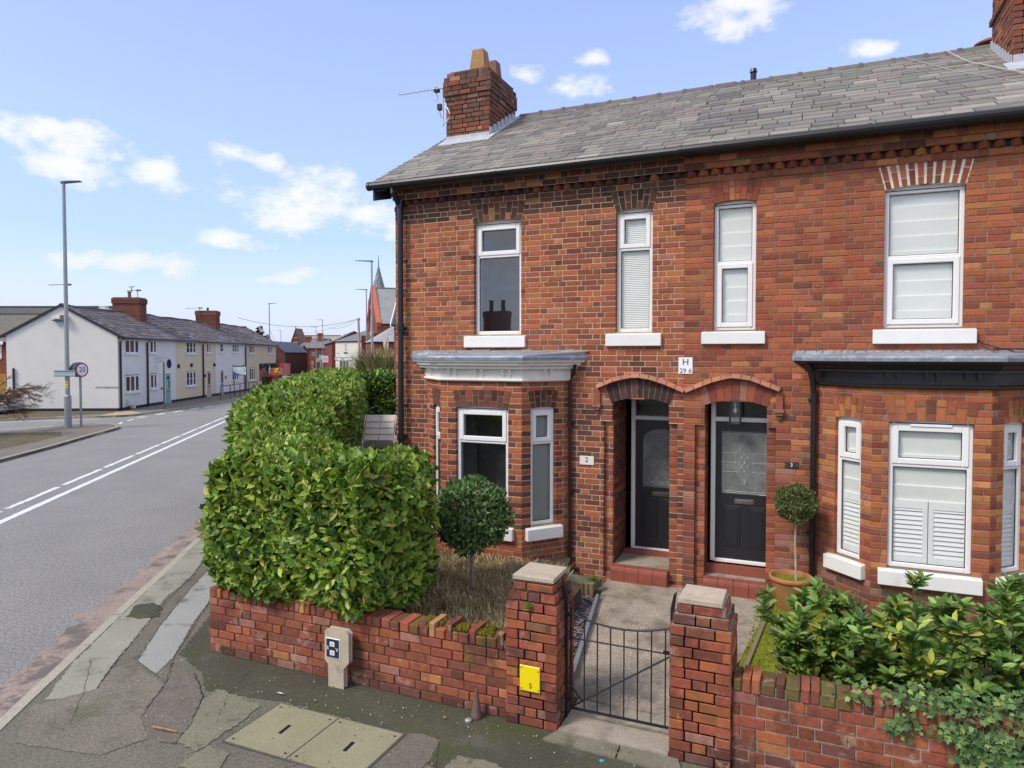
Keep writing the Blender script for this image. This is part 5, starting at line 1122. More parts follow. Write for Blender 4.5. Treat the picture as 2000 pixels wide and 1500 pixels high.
# ================================================================== vegetation
LAUREL = [(.29, .40, .050), (.20, .32, .036), (.12, .225, .030), (.045, .105, .018), (.42, .48, .09), (.42, .40, .10)]
CAMP = np.array((0, -9.46, 3.2))
def hedge(name, label, poly, ztop, zbot, near=900, pal=LAUREL, w=(8, 10, 8, 5, 3, .8), leaf=.125, mat='leaf', group=None, seed=1, ztf=None):
    global RNG
    RNG = np.random.default_rng(seed); P = np.array(poly, float); n = len(P); pts = []; nor = []; siz = []
    area2 = sum(P[i][0] * P[(i + 1) % n][1] - P[(i + 1) % n][0] * P[i][1] for i in range(n)); sg = 1 if area2 > 0 else -1
    cen = P.mean(0)
    def dens(p):
        k = np.linalg.norm(np.array((*p[:2], 1.5)) - CAMP); f = max(1, k / 8.0); return near / f ** 1.45, f ** .62
    zt = ztf or (lambda x, y: ztop)
    RD_ = .24      # rounding of the top edge
    for i in range(n):
        a, b = P[i], P[(i + 1) % n]; L = np.linalg.norm(b - a); t = (b - a) / L; q = sg * np.array((t[1], -t[0])); m = max(1, int(L / .5))
        for j in range(m):
            c0 = a + (b - a) * j / m; d, f = dens(c0); z0, z1 = zbot, zt(*c0); c = int(L / m * (z1 - z0) * d) + 1
            s = RNG.random(c); z = z0 + (z1 - z0) * RNG.random(c); e = np.clip((z - (z1 - RD_)) / RD_, 0, 1); ins = RD_ * (1 - np.sqrt(1 - e ** 2))
            e2 = np.clip((z0 + .2 - z) / .2, 0, 1); ins = ins + .10 * e2
            p = c0 + (b - a)[None] / m * s[:, None]; bump = .055 * np.sin(p[:, 0] * 5.1 + z * 4) + .045 * np.sin(p[:, 1] * 6.3 - z * 5.2 + 1)
            off = bump - ins - .24 * RNG.random(c) ** 1.4 + .04; p = p + q[None] * off[:, None]
            pts.append(np.column_stack([p, z])); nor.append(unit(np.column_stack([np.repeat(q[None], c, 0), .15 + 1.3 * e]))); siz.append(np.full(c, f))
    # top
    x0, y0 = P.min(0); x1, y1 = P.max(0); cell = .5
    def inside(x, y):
        r = np.zeros(len(x), bool)
        for i in range(n):
            (ax, ay), (bx, by) = P[i], P[(i + 1) % n]; c = ((ay > y) != (by > y)) & (x < (bx - ax) * (y - ay) / (by - ay + 1e-12) + ax); r ^= c
        return r
    def edged(x, y):
        dm = np.full(len(x), 9.)
        for i in range(n):
            a, b = P[i], P[(i + 1) % n]; ab = b - a; t = np.clip(((x - a[0]) * ab[0] + (y - a[1]) * ab[1]) / (ab @ ab), 0, 1); dm = np.minimum(dm, np.hypot(x - a[0] - t * ab[0], y - a[1] - t * ab[1]))
        return dm
    xs = np.arange(x0, x1, cell); ys = np.arange(y0, y1, cell)
    for x in xs:
        for y in ys:
            d, f = dens((x, y)); c = int(cell * cell * d * .9) + 1; px = x + cell * RNG.random(c); py = y + cell * RNG.random(c); k = inside(px, py); px, py = px[k], py[k]
            if not len(px): continue
            ed = edged(px, py); e = np.clip(1 - ed / RD_, 0, 1); z = zt(x, y) - RD_ * (1 - np.sqrt(1 - e ** 2)) + .05 * np.sin(px * 4.3) + .05 * np.sin(py * 5 + 2) - .14 * RNG.random(len(px)) ** 1.6 + .03
            pts.append(np.column_stack([px, py, z])); nor.append(np.tile((0, 0, 1.), (len(px), 1))); siz.append(np.full(len(px), f))
    pts = np.vstack(pts); nor = unit(np.vstack(nor)); siz = np.concatenate(siz); N = len(pts)
    A = unit(.55 * nor + .75 * RNG.standard_normal((N, 3)) * (1, 1, .8) + np.array((0, 0, .35))); Nn = unit(nor * .9 + np.array((0, 0, .55)) + .45 * RNG.standard_normal((N, 3)))
    cols = pick(pal, w, N, .14)
    h_ = thing(name, label, 'hedge', (float(P[0][0]), float(P[0][1]), 0), group)
    leaves('foliage', M[mat], pts - A * leaf * .4, A, Nn, leaf * siz * RNG.uniform(.62, 1.2, N), RNG.uniform(.48, .62, N), cols, h_)
    # dark twiggy inside
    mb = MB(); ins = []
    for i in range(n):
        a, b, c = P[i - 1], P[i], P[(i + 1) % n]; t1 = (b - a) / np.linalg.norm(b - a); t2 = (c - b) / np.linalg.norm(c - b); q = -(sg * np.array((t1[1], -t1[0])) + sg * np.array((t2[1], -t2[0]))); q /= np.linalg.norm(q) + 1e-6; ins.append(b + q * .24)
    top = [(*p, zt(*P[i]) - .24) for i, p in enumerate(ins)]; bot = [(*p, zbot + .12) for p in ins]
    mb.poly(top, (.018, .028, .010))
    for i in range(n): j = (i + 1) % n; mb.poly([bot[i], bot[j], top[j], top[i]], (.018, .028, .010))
    for i in range(n):
        a, b = P[i], P[(i + 1) % n]; m = int(np.linalg.norm(b - a) / .45)
        for j in range(m):
            p = np.array(ins[i]) + (np.array(ins[(i + 1) % n]) - np.array(ins[i])) * (j + .5) / m; mb.tube([(p[0], p[1], max(0, zbot - .6)), (p[0] + random.uniform(-.1, .1), p[1] + random.uniform(-.1, .1), zbot + .5)], .02, 6, (.05, .035, .02))
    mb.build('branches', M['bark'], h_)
    return h_
def hz1(x, y): return 2.08 + .22 * min(1, max(0, (y + 3) / 5))
hedge('laurel_hedge', 'tall clipped bright green laurel hedge round the road corner before the left bay window',
      [(-5.84, -4.0), (-3.95, -4.02), (-3.72, -3.4), (-3.85, -2.72), (-5.6, -2.55), (-6.7, -1.0), (-8.05, .9), (-15.5, 12.2), (-17.5, 15), (-20.5, 18.6), (-22.2, 18.0), (-19.6, 14.2), (-15.2, 7.6), (-12.4, 3.6), (-9.9, .4), (-7.38, -1.75), (-6.02, -3.6)], 2.1, .66, 1950, seed=4, ztf=hz1, leaf=.126)
hedge('laurel_hedge', 'dark green dense hedge across the back of the side garden behind the reclining chair',
      [(-16.2, 12.4), (-11.0, 14.6), (-11.6, 15.8), (-16.6, 13.8)], 2.5, .1, 2600, w=(2, 5, 9, 9, .5, 0), leaf=.07, seed=6)
# lollipop bay tree
def ball(name, label, cat, c, r, base, n, leaf, pal, w, matn='leafmatt', trunk_r=.025, trunk_col=(.10, .08, .055), squash=1.0, parent=None, group=None, lw=1.0):
    global RNG
    t = thing(name, label, cat, (c[0], c[1], base), group); cc = np.array(c)
    d = unit(RNG.standard_normal((n, 3))); lump = 1 + .07 * np.sin(d[:, 0] * 7 + 1) + .07 * np.sin(d[:, 1] * 8) + .05 * np.sin(d[:, 2] * 9 + 2)
    rr = r * lump * (1 - .28 * RNG.random(n) ** 1.8); P = cc + d * rr[:, None] * (1, 1, squash)
    A = unit(.6 * d + .7 * RNG.standard_normal((n, 3)) + (0, 0, .35)); Nn = unit(d + .5 * RNG.standard_normal((n, 3)) + (0, 0, .3))
    leaves('crown', M[matn], P, A, Nn, leaf * RNG.uniform(.6, 1.25, n), np.full(n, lw * .62), pick(pal, w, n), t)
    mb = MB(); mb.tube([(c[0] + .01, c[1], base), (c[0] - .006, c[1] + .01, (base + c[2]) / 2), (c[0], c[1], c[2] - r * .3)], [trunk_r, trunk_r * .9, trunk_r * .8], 10, trunk_col)
    for k in range(16):
        v = unit(np.array((random.gauss(0, 1), random.gauss(0, 1), random.uniform(-.3, 1.2)))); mb.tube([(c[0], c[1], c[2] - r * .45), tuple(cc + v * r * .45 * (1, 1, squash)), tuple(cc + v * r * .86 * (1, 1, squash))], [trunk_r * .5, trunk_r * .35, .003], 5, trunk_col)
    mb.build('trunk', M['bark'], t)
    return t
RNG = np.random.default_rng(5); random.seed(5)
ball('bay_tree', 'round headed dark green standard bay tree in the bed before the left bay window', 'tree', (-3.80, -1.9, 1.25), .425, .30, 7500, .066, [(.15, .25, .075), (.10, .18, .055), (.21, .32, .11), (.04, .08, .028), (.27, .36, .11)], (6, 8, 4, 4, 1), 'leaf', .024, (.28, .24, .18), lw=.8)
ball('box_tree', 'little clipped ball tree on a pale stem in the terracotta pot', 'tree', (-.165, -.36, 1.39), .225, .44, 8000, .026, [(.12, .16, .042), (.08, .115, .03), (.17, .20, .06), (.045, .06, .02), (.17, .13, .04)], (6, 6, 4, 3, 1.5), 'leafmatt', .013, (.42, .36, .26), lw=1.0)
pt = thing('plant_pot', 'large terracotta pot beside the right doorstep', 'plant pot', (-.24, -.34, .1))
mb = MB(); mb.lathe(-.215, -.36, [(.155, .10), (.165, .13), (.225, .44), (.228, .455), (.248, .458), (.25, .50), (.238, .505), (.225, .50), (.21, .44)], 40, (.30, .15, .055), caps=False); mb.build('pot_body', M['terra_pot'], pt, smooth=True)
mb = MB(); mb.lathe(-.215, -.36, [(.249, .46), (.254, .48), (.25, .503), (.236, .507), (.226, .50)], 40, (.42, .17, .075), caps=False); mb.build('rim', M['terracotta'], pt, smooth=True)
mb = MB(); mb.lathe(-.215, -.36, [(.215, .445), (.1, .455), (0, .45)], 24, (.09, .10, .03)); mb.build('soil', M['moss'], pt)
# dried lavender bed: uncountable stalks
def stalks(name, n, region, h0, h1, pal, z0, label, cat, lean=.25, wd=.0035, seed=3, clump=None, kind='stuff', heads=True):
    r = np.random.default_rng(seed); P = []
    while len(P) < n:
        x = r.uniform(region[0], region[1]); y = r.uniform(region[2], region[3])
        if clump and not clump(x, y): continue
        P.append((x, y))
    P = np.array(P); mb_v = []; mb_f = []; cols = []
    g = 1 + .3 * np.sin(P[:, 0] * 9) * np.sin(P[:, 1] * 8)
    H = r.uniform(h0, h1, n) * g; an = r.uniform(0, 6.283, n); ln = r.uniform(0, lean, n) * H; dx, dy = np.cos(an) * ln, np.sin(an) * ln; a2 = r.uniform(0, 3.14, n)
    wx, wy = np.cos(a2) * wd, np.sin(a2) * wd
    V = np.zeros((n, 6, 3)); z0a = np.full(n, z0)
    V[:, 0] = np.column_stack([P[:, 0] - wx, P[:, 1] - wy, z0a]); V[:, 1] = np.column_stack([P[:, 0] + wx, P[:, 1] + wy, z0a])
    V[:, 2] = np.column_stack([P[:, 0] + dx * .45 + wx, P[:, 1] + dy * .45 + wy, z0a + H * .6]); V[:, 3] = np.column_stack([P[:, 0] + dx * .45 - wx, P[:, 1] + dy * .45 - wy, z0a + H * .6])
    k = 2.0 if heads else .6
    V[:, 4] = np.column_stack([P[:, 0] + dx * .8 + wx * k, P[:, 1] + dy * .8 + wy * k, z0a + H * .85]); V[:, 5] = np.column_stack([P[:, 0] + dx, P[:, 1] + dy, z0a + H])
    me = bpy.data.meshes.new(name); me.vertices.add(n * 6); me.vertices.foreach_set('co', V.reshape(-1).astype(np.float32))
    F = [(0, 1, 2, 3), (3, 2, 4, 5)]; fl = np.array([0, 1, 2, 3, 3, 2, 4, 5]); loops = (fl[None] + (np.arange(n) * 6)[:, None]).ravel(); me.loops.add(len(loops)); me.loops.foreach_set('vertex_index', loops.astype(np.int32))
    me.polygons.add(n * 2); me.polygons.foreach_set('loop_start', (np.arange(n * 2) * 4).astype(np.int32)); me.polygons.foreach_set('loop_total', np.full(n * 2, 4, np.int32)); me.update(calc_edges=True); me.materials.append(M['dry'])
    pal = np.array(pal); c = pal[r.integers(0, len(pal), n)] * (1 + .2 * r.standard_normal((n, 1))); c4 = np.ones((n * 8, 4), np.float32); c4[:, :3] = np.repeat(np.clip(c, .01, 1), 8, 0); at = me.color_attributes.new('col', 'FLOAT_COLOR', 'CORNER'); at.data.foreach_set('color', c4.ravel())
    o = link(bpy.data.objects.new(name, me)); return tag(o, label, cat, kind=kind)
DRY = [(.50, .39, .23), (.36, .27, .15), (.60, .50, .33), (.27, .20, .11), (.38, .35, .16)]
stalks('dried_lavender', 26000, (-4.9, -2.48, -3.68, -.65), .05, .15, DRY, .29, 'low bed of dry brown lavender stalks between the hedge and the path', 'plants',
       clump=lambda x, y: (x < -2.5 - .28 * max(0, (y + 3.4)) * .55) and (math.hypot(x + 3.9, y + 1.85) > .10) and not (y > -.7) and (math.sin(x * 7) * math.sin(y * 6.5) > -.72), seed=4, lean=.75)
stalks('lawn_moss', 9000, (-.62, 2.6, -3.7, -.5), .008, .03, [(.20, .24, .02), (.13, .17, .015), (.27, .28, .04)], .10, 'tufty yellow green moss covering the right front lawn', 'moss', lean=.9, wd=.006, seed=9, heads=False)
stalks('wall_moss', 5200, (-3.35, -2.44, -3.93, -3.75), .006, .025, [(.22, .22, .02), (.14, .16, .015), (.28, .25, .04)], .70, 'yellow green moss grown over the left wall coping', 'moss', lean=.8, wd=.006, seed=12, heads=False, clump=lambda x, y: math.sin(x * 23) + .6 * math.sin(x * 51 + y * 30) > -.1)
# laurel shrubs in the right garden
def shrub(x, y, h, label, seed, nst=7, spread=.34, yellow=.12):
    global RNG
    RNG = np.random.default_rng(seed); random.seed(seed); t = thing('laurel_shrub', label, 'shrub', (x, y, .1), 'laurel shrubs behind the right garden wall')
    st = MB(); P = []; A = []
    def twig(a, v, L, r0, depth):
        k = 6; p = np.array(a, float); path = [p.copy()]
        for i in range(k):
            v = unit(v + np.array((0, 0, .10)) + np.random.default_rng(random.randrange(1 << 30)).standard_normal(3) * .12); p = p + v * L / k; path.append(p.copy())
            if depth and i >= 1 and random.random() < .5:
                s = unit(v + 1.0 * unit(np.array((random.gauss(0, 1), random.gauss(0, 1), random.uniform(-.2, .5))))); twig(p, s, L * random.uniform(.28, .45), r0 * .55, depth - 1)
            if i >= 2 or not depth:
                for q in range(2 if depth else 3):
                    an = random.random() * 6.28; side = unit(np.array((math.cos(an), math.sin(an), random.uniform(-.15, .5)))); P.append(p - v * random.random() * L / k); A.append(unit(side + v * .45 + np.array((0, 0, random.uniform(-.45, .1)))))
        for q in range(4): an = q * 1.57 + random.random(); P.append(p); A.append(unit(np.array((math.cos(an), math.sin(an), 0)) * .8 + v * random.uniform(.3, 1.2)))
        st.tube(path, [max(.0025, r0 * (1 - .7 * i / k)) for i in range(k + 1)], 6, (.085, .065, .04) if depth else (.16, .20, .05))
    for i in range(nst):
        an = i * 6.28 / nst + random.random(); v = unit(np.array((math.cos(an) * spread, math.sin(an) * spread, 1))); twig((x + .05 * math.cos(an), y + .05 * math.sin(an), .1), v, h * random.uniform(.55, .92), .012, 2)
    P = np.array(P); A = np.array(A); n = len(P); Nn = unit(np.array((0, -.25, 1.0)) + .35 * RNG.standard_normal((n, 3)))
    leaves('foliage', M['leaf'], P, A, Nn, RNG.uniform(.085, .145, n), RNG.uniform(.42, .52, n), pick([(.17, .29, .05), (.115, .215, .04), (.25, .37, .09), (.05, .10, .025), (.46, .46, .07)], (7, 8, 4, 3, yellow * 12), n, .15), t)
    st.build('stems', M['bark'], t)
SH = [(-.02, -2.85, 1.15, 'laurel shrub nearest the mossy lawn with long glossy green leaves', 61, 8, .42), (.42, -3.05, .72, 'lower laurel shrub between the first and the yellow tipped one', 62, 6, .35), (.80, -3.0, 1.02, 'laurel shrub with yellow green tips below the wide white sill', 63, 7, .36),
      (1.22, -3.15, .78, 'low leafy laurel shrub above the ivy on the wall', 64, 6, .38), (1.48, -2.85, 1.0, 'laurel shrub at the right edge with a bare dark stem', 65, 7, .40), (1.95, -3.0, 1.1, 'laurel shrub cut off by the right edge of the view', 66, 7, .4), (.6, -2.35, .75, 'laurel shrub further back under the bay window', 67, 6, .45), (1.3, -2.2, .8, 'laurel shrub against the right part of the bay wall', 68, 6, .45)]
for x, y, h, lb, sd_, ns, sp in SH: shrub(x, y, h, lb, sd_, ns, sp, .10 if sd_ != 63 else .45)
# ivy over the right wall
RNG = np.random.default_rng(71); random.seed(71); pts = []; nrm = []
st = MB()
def ivy_ok(x, z): edge = 1.0 + .35 * math.sin(z * 9) - (z - .35) * .9; return x > max(.25, edge) or (z > .60 and x > .15)
starts = []
for i in range(72):
    x = random.uniform(.55, 2.4) ** 1.0; p = np.array((x, -3.955, .72)); L = random.uniform(.2, .72) * (1.0 if x > 1.0 else .35); path = [tuple(p)]
    m = int(L / .06)
    for k in range(m):
        p = p + np.array((random.gauss(0, .028), 0, -.058)); path.append((p[0], -3.955 - random.uniform(0, .015), p[2]))
        for q in range(4): pts.append((p[0] + random.gauss(0, .04), -3.96 - random.uniform(0, .04), p[2] + random.gauss(0, .025))); nrm.append((random.gauss(0, .3), -1, random.uniform(.1, .7)))
    if m > 1: st.tube(path, .004, 5, (.14, .09, .05))
for i in range(1500):
    x = .1 + 2.6 * random.random() ** .7; y = random.uniform(-3.98, -3.68); z = .73 + random.random() ** 2 * (.10 if x < .9 else .16)
    if random.random() < min(1, (x - .05) / .9): pts.append((x, y, z)); nrm.append((random.gauss(0, .3), -.35, 1))
pts = np.array(pts); nrm = unit(np.array(nrm)); n = len(pts); A = unit(np.column_stack([RNG.standard_normal(n), -.3 * np.ones(n), -.6 * np.ones(n) + .5 * RNG.standard_normal(n)]))
iv = thing('ivy', 'green ivy hanging over the top and face of the right garden wall', 'ivy', (1.5, -3.9, 0))
leaves('foliage', M['leafmatt'], pts, A, nrm, RNG.uniform(.030, .060, n), np.ones(n), pick([(.085, .165, .045), (.055, .115, .03), (.14, .235, .075), (.20, .27, .06)], (7, 6, 3, 2), n), iv, IT, IF); st.build('stems', M['bark'], iv)
# little weeds on the piers
def weed(x, y, z, n, r, label, seed):
    global RNG
    RNG = np.random.default_rng(seed); d = unit(RNG.standard_normal((n, 3)) * (1, 1, .6)); P = np.array((x, y, z)) + d * r * RNG.random((n, 1)); tag(leaves('weed', M['leafmatt'], P, unit(d + (0, -.2, .4)), unit(RNG.standard_normal((n, 3)) + (0, -.6, 1)), np.full(n, .02), np.ones(n), pick([(.12, .26, .03), (.08, .19, .02)], (1, 1), n)), label, 'weed')
weed(-2.20, -4.0, 1.05, 60, .03, 'small weed growing from the face of the left gate pier', 3); weed(-2.64, -.62, .22, 160, .07, 'tuft of bright weed at the corner of the left doorstep slab', 4)

# reclining garden chair beyond the hedge
gc = thing('garden_recliner', 'beige quilted reclining garden chair behind the hedge beside the house', 'garden chair', (-12.5, 8.9, 0))
CF = Fr((-12.6, 9.1, 0), (.93, .36)); CB = (.60, .55, .47)
mb = MB()
def cp(u, n, z): return CF.p(u, n, z)
B0, B1 = (-.42, .18, .48), (-.30, -.30, 1.22)
for r in range(4):
    for c in range(2):
        z0, z1 = .50 + r * .185, .50 + (r + 1) * .185; n0, n1 = .20 - r * .11, .20 - (r + 1) * .11; u0, u1 = -.47 + c * .47, c * .47; s = .02 * r
        q = [cp(u0 + .006, n0, z0 + .004), cp(u1 - .006, n0, z0 + .004), cp(u1 - .006, n1, z1 - .004), cp(u0 + .006, n1, z1 - .004)]; qi = [cp(u0 + .04, n0 + .012, z0 + .02), cp(u1 - .04, n0 + .012, z0 + .02), cp(u1 - .04, n1 + .012, z1 - .02), cp(u0 + .04, n1 + .012, z1 - .02)]
        mb.poly(qi, CB)
        for k in range(4): mb.poly([q[k], q[(k + 1) % 4], qi[(k + 1) % 4], qi[k]], CB)
mb.poly([cp(-.47, .16, .5), cp(.47, .16, .5), cp(.47, -.28, 1.24), cp(-.47, -.28, 1.24)], CB)
mb.build('backrest', M['plain'], gc); mb = MB(); mb.fbox(CF, -.45, .45, -1.3, -.05, .40, .50, CB); mb.build('seat', M['plain'], gc)
mb = MB()
for u in (-.5, .5): mb.tube([cp(u, -.25, 1.24), cp(u, .2, .45), cp(u, -1.3, .42)], .02, 8); mb.tube([cp(u, .15, .45), cp(u, .15, 0)], .018, 8); mb.tube([cp(u, -1.2, .42), cp(u, -1.2, 0)], .018, 8)
mb.tube([cp(-.5, -.26, 1.25), cp(.5, -.26, 1.25)], .02, 8); mb.build('frame', M['white'], gc)

# ================================================================== street things
def street_lamp(x, y, h, label, arm=(1, 0), z0=0., L=.55, base=True, thick=1.):
    t = thing('street_lamp', label, 'street lamp', (x, y, z0), 'street lamps'); mb = MB(); a = unit(np.array(arm, float))
    if base: mb.lathe(x, y, [(.125 * thick, z0), (.125 * thick, z0 + 1.38), (.085 * thick, z0 + 1.44)], 16)
    mb.lathe(x, y, [(.085 * thick, z0 + (1.4 if base else 0)), (.058 * thick, z0 + h - .05), (.055 * thick, z0 + h)], 16); mb.build('pole', M['galv'], t, smooth=False)
    mb = MB(); F = Fr((x, y), a); zz = z0 + h
    mb.hexa([F.p(-.12, -.04, zz - .06), F.p(-.12, .04, zz - .06), F.p(.15, .12, zz - .02), F.p(.15, -.12, zz - .02), F.p(-.12, -.04, zz + .05), F.p(-.12, .04, zz + .05), F.p(.15, .12, zz + .05), F.p(.15, -.12, zz + .05)])
    mb.hexa([F.p(.15, -.12, zz - .02), F.p(.15, .12, zz - .02), F.p(L, .10, zz + .03), F.p(L, -.10, zz + .03), F.p(.15, -.12, zz + .05), F.p(.15, .12, zz + .05), F.p(L, .10, zz + .06), F.p(L, -.10, zz + .06)])
    mb.build('lamp_head', M['lamphead'], t); return t
M['lamphead'] = make_mat('dark_grey_metal', (.09, .095, .10), .5, .4, .1, 3, .0)
VR = (.918, .396)       # roughly rightwards in the view
l1 = street_lamp(-30.1, 10.9, 10.72, 'tall grey street lamp nearest the camera on the traffic island beside the 20 sign', VR, L=.75, thick=1.15)
mb = MB(); F = Fr((-30.1, 10.9), VR); mb.fbox(F, -.46, .46, .17, .19, 2.25, 2.52, (.36, .42, .45)); mb.fbox(F, -.46, .46, .19, .21, 2.48, 2.505, (.16, .2, .22)); mb.fbox(F, -.46, .46, .19, .21, 2.265, 2.29, (.16, .2, .22)); mb.fbox(F, -.10, .10, .06, .17, 2.27, 2.29, (.2, .2, .2)); mb.fbox(F, -.10, .10, .06, .17, 2.48, 2.50, (.2, .2, .2))
tag(mb.build('road_sign', M['plain']), 'long grey sign seen from behind, fixed across the nearest street lamp', 'sign')
mb = MB(); mb.fbox(F, -.05, .055, .06, .095, 1.74, 2.04, (.85, .55, .02)); mb.fbox(F, -.02, .025, .095, .098, 1.93, 1.97, (.1, .08, .02)); mb.fbox(F, -.02, .025, .095, .098, 1.80, 1.84, (.1, .08, .02)); tag(mb.build('lamp_sticker', M['plain']), 'small yellow sticker plate on the nearest street lamp', 'sticker')
t = thing('speed_sign', 'round 20 speed limit sign on a grey pole beside the nearest street lamp', 'road sign', (-29.9, 11.4, 0))
mb = MB(); mb.tube([(-29.9, 11.35, 0), (-29.9, 11.35, 2.4)], .05, 12); mb.build('pole', M['galv'], t)
def round_sign(t, x, y, z, face, r, nm='sign_face'):
    F = Fr((x, y), face); mb = MB()
    def ring(r0, r1, n, col, k=32):
        for i in range(k):
            a, b = 2 * math.pi * i / k, 2 * math.pi * (i + 1) / k; mb.poly([F.p(r0 * math.cos(a), n, z + r0 * math.sin(a)), F.p(r1 * math.cos(a), n, z + r1 * math.sin(a)), F.p(r1 * math.cos(b), n, z + r1 * math.sin(b)), F.p(r0 * math.cos(b), n, z + r0 * math.sin(b))], col)
    ring(0, r * .80, .115, (.78, .76, .80)); ring(r * .80, r * .98, .116, (.36, .015, .04)); ring(r * .98, r, .114, (.7, .7, .7)); mb.poly([F.p(r * math.cos(a), 0.08, z + r * math.sin(a)) for a in np.linspace(0, 6.28, 24)], (.1, .1, .11))
    text_into(mb, F, '20', 0, z, .118, r * 1.05, (.01, .02, .04)); mb.build(nm, M['plate'], t); return F
F = round_sign(t, -29.9, 11.35, 2.53, (-.105, .985), .32)
mb = MB(); mb.lathe(0, 0, [(0.001, 0)], 3) if False else None; F2 = Fr((-29.9, 11.35), (-.105, .985)); mb.prism([F2.p(.33 * math.cos(a), .06, 2.54 + .33 * math.sin(a)) for a in np.linspace(0, 6.02, 16)], tuple(-.30 * F2.n)); mb.build('sign_casing', M['lamphead'], t)
t = thing('bus_stop', 'slim grey bus stop pole with its flag edge on before the first cottage', 'bus stop', (-37.3, 21.7, 0)) if False else None
bx, by = -34.9, 19.9
t = thing('bus_stop', 'slim grey bus stop pole with a dark edge on flag before the first white cottage', 'bus stop', (bx, by, 0)); mb = MB(); mb.tube([(bx, by, 0), (bx, by, 2.75)], .045, 10); mb.build('pole', M['lamphead'], t)
F = Fr((bx, by), (.80, .6)); mb = MB(); mb.fbox(F, -.30, .02, -.02, .02, 2.1, 2.72, (.42, .47, .50)); mb.build('flag', M['plain'], t); mb = MB(); mb.fbox(F, -.16, .02, .03, .08, 1.15, 1.30, (.1, .1, .12)); mb.build('timetable', M['plain'], t)
street_lamp(-66.1, 62.6, 9.96, 'street lamp rising behind the far end of the painted cottages', VR, z0=0, L=.9)
street_lamp(-118., 123., 9.9, 'most distant thin street lamp just right of the painted cottages', (-VR[0], -VR[1]), z0=-.9, L=.9)
street_lamp(-99.5, 113.2, 10.1, 'left of the two thin far street lamps before the red brick shops', (-VR[0], -VR[1]), z0=-.85, L=1.1)
street_lamp(-85.3, 97.6, 10.3, 'right of the two thin far street lamps before the red brick shops', (-VR[0], -VR[1]), z0=-.5, L=1.1)
street_lamp(-43.6, 52.5, 10.1, 'lower of the two street lamps standing against the church gable', (-VR[0], -VR[1]), L=1.1)
street_lamp(-30.85, 35.1, 10.3, 'taller of the two street lamps standing against the church gable', (-VR[0], -VR[1]), L=1.25, thick=1.1)
mb = MB(); mb.tube([(-44.5, 52.6, 0), (-44.97, 52.98, 7.1)], [.17, .11], 12, (.33, .29, .25)); mb.box(-45.1, -44.85, 52.9, 53.1, 6.9, 7.15, (.25, .25, .25)); tag(mb.build('telegraph_pole', M['bark']), 'leaning wooden telegraph pole before the white corner shop', 'pole')
mb = MB()
for (a, b) in (((-44.97, 52.98, 7.1), (-121, 130, 9.2)), ((-44.97, 52.98, 7.0), (-85.3, 97.6, 9.0)), ((-65.8, 62.3, 6.6), (-118, 124, 4.2)), ((-52.6, 43.5, 6.9), (-44.9, 53, 7.1))):
    a, b = np.array(a), np.array(b); mb.tube([tuple(a + (b - a) * s - np.array((0, 0, .9 * 4 * s * (1 - s)))) for s in np.linspace(0, 1, 12)], .02, 4, (.2, .2, .22))
tag(mb.build('overhead_cables', M['plain']), 'thin overhead cables sagging across the sky between the poles', 'cable')
def post_sign(name, label, cat, x, y, z0, z1, zs0, zs1, w, col, polecol=(.08, .08, .09), round_=False, off=0.):
    t = thing(name, label, cat, (x, y, z0)); mb = MB(); mb.tube([(x, y, z0), (x, y, z1)], .07, 8, polecol); mb.build('pole', M['plain'], t); F = Fr((x, y), VR); mb = MB(); mb.bbox(F, off - w / 2, off + w / 2, .08, .12, zs0, zs1, .01, col); mb.build('sign_panel', M['plain'], t); return t
post_sign('road_sign', 'turquoise rectangular sign on a pole before the red brick shops', 'sign', -77.0, 86.9, -.2, 3.8, 2.35, 3.15, .85, (.16, .48, .50))
t = post_sign('road_sign', 'pale pink square sign with blue writing beside the turquoise one', 'sign', -67.6, 76.0, -.1, 3.2, 2.05, 3.05, .95, (.72, .45, .46)); F = Fr((-67.6, 76.0), VR); mb = MB()
for z in (2.65, 2.5, 2.35): mb.fbox(F, -.3, .3, .12, .125, z, z + .06, (.2, .2, .4))
mb.build('lettering', M['plain'], t)
post_sign('direction_sign', 'small blue grey sign on a pole between the far lamps', 'sign', -88.0, 99.6, -.6, 3.0, 1.8, 2.6, .7, (.25, .33, .38))
t = thing('traffic_light', 'black traffic light with a green lamp before the far red brick house', 'traffic light', (-103., 110.2, -.8)); mb = MB(); mb.tube([(-103, 110.2, -.85), (-103, 110.2, 2.1)], .09, 8); mb.build('pole', M['lamphead'], t); F = Fr((-103, 110.2), VR); mb = MB(); mb.bbox(F, -.22, .22, .1, .3, 1.5, 2.6, .02, (.01, .01, .012)); mb.build('housing', M['plain'], t)
mb = MB(); mb.lathe(0, 0, [(.001, 0)], 3) if False else None; mb.prism([F.p(.12 * math.cos(a), .31, 1.7 + .12 * math.sin(a)) for a in np.linspace(0, 5.9, 12)], tuple(.02 * F.n), (.05, .8, .6)); mb.build('green_lamp', M['gloss'], t)
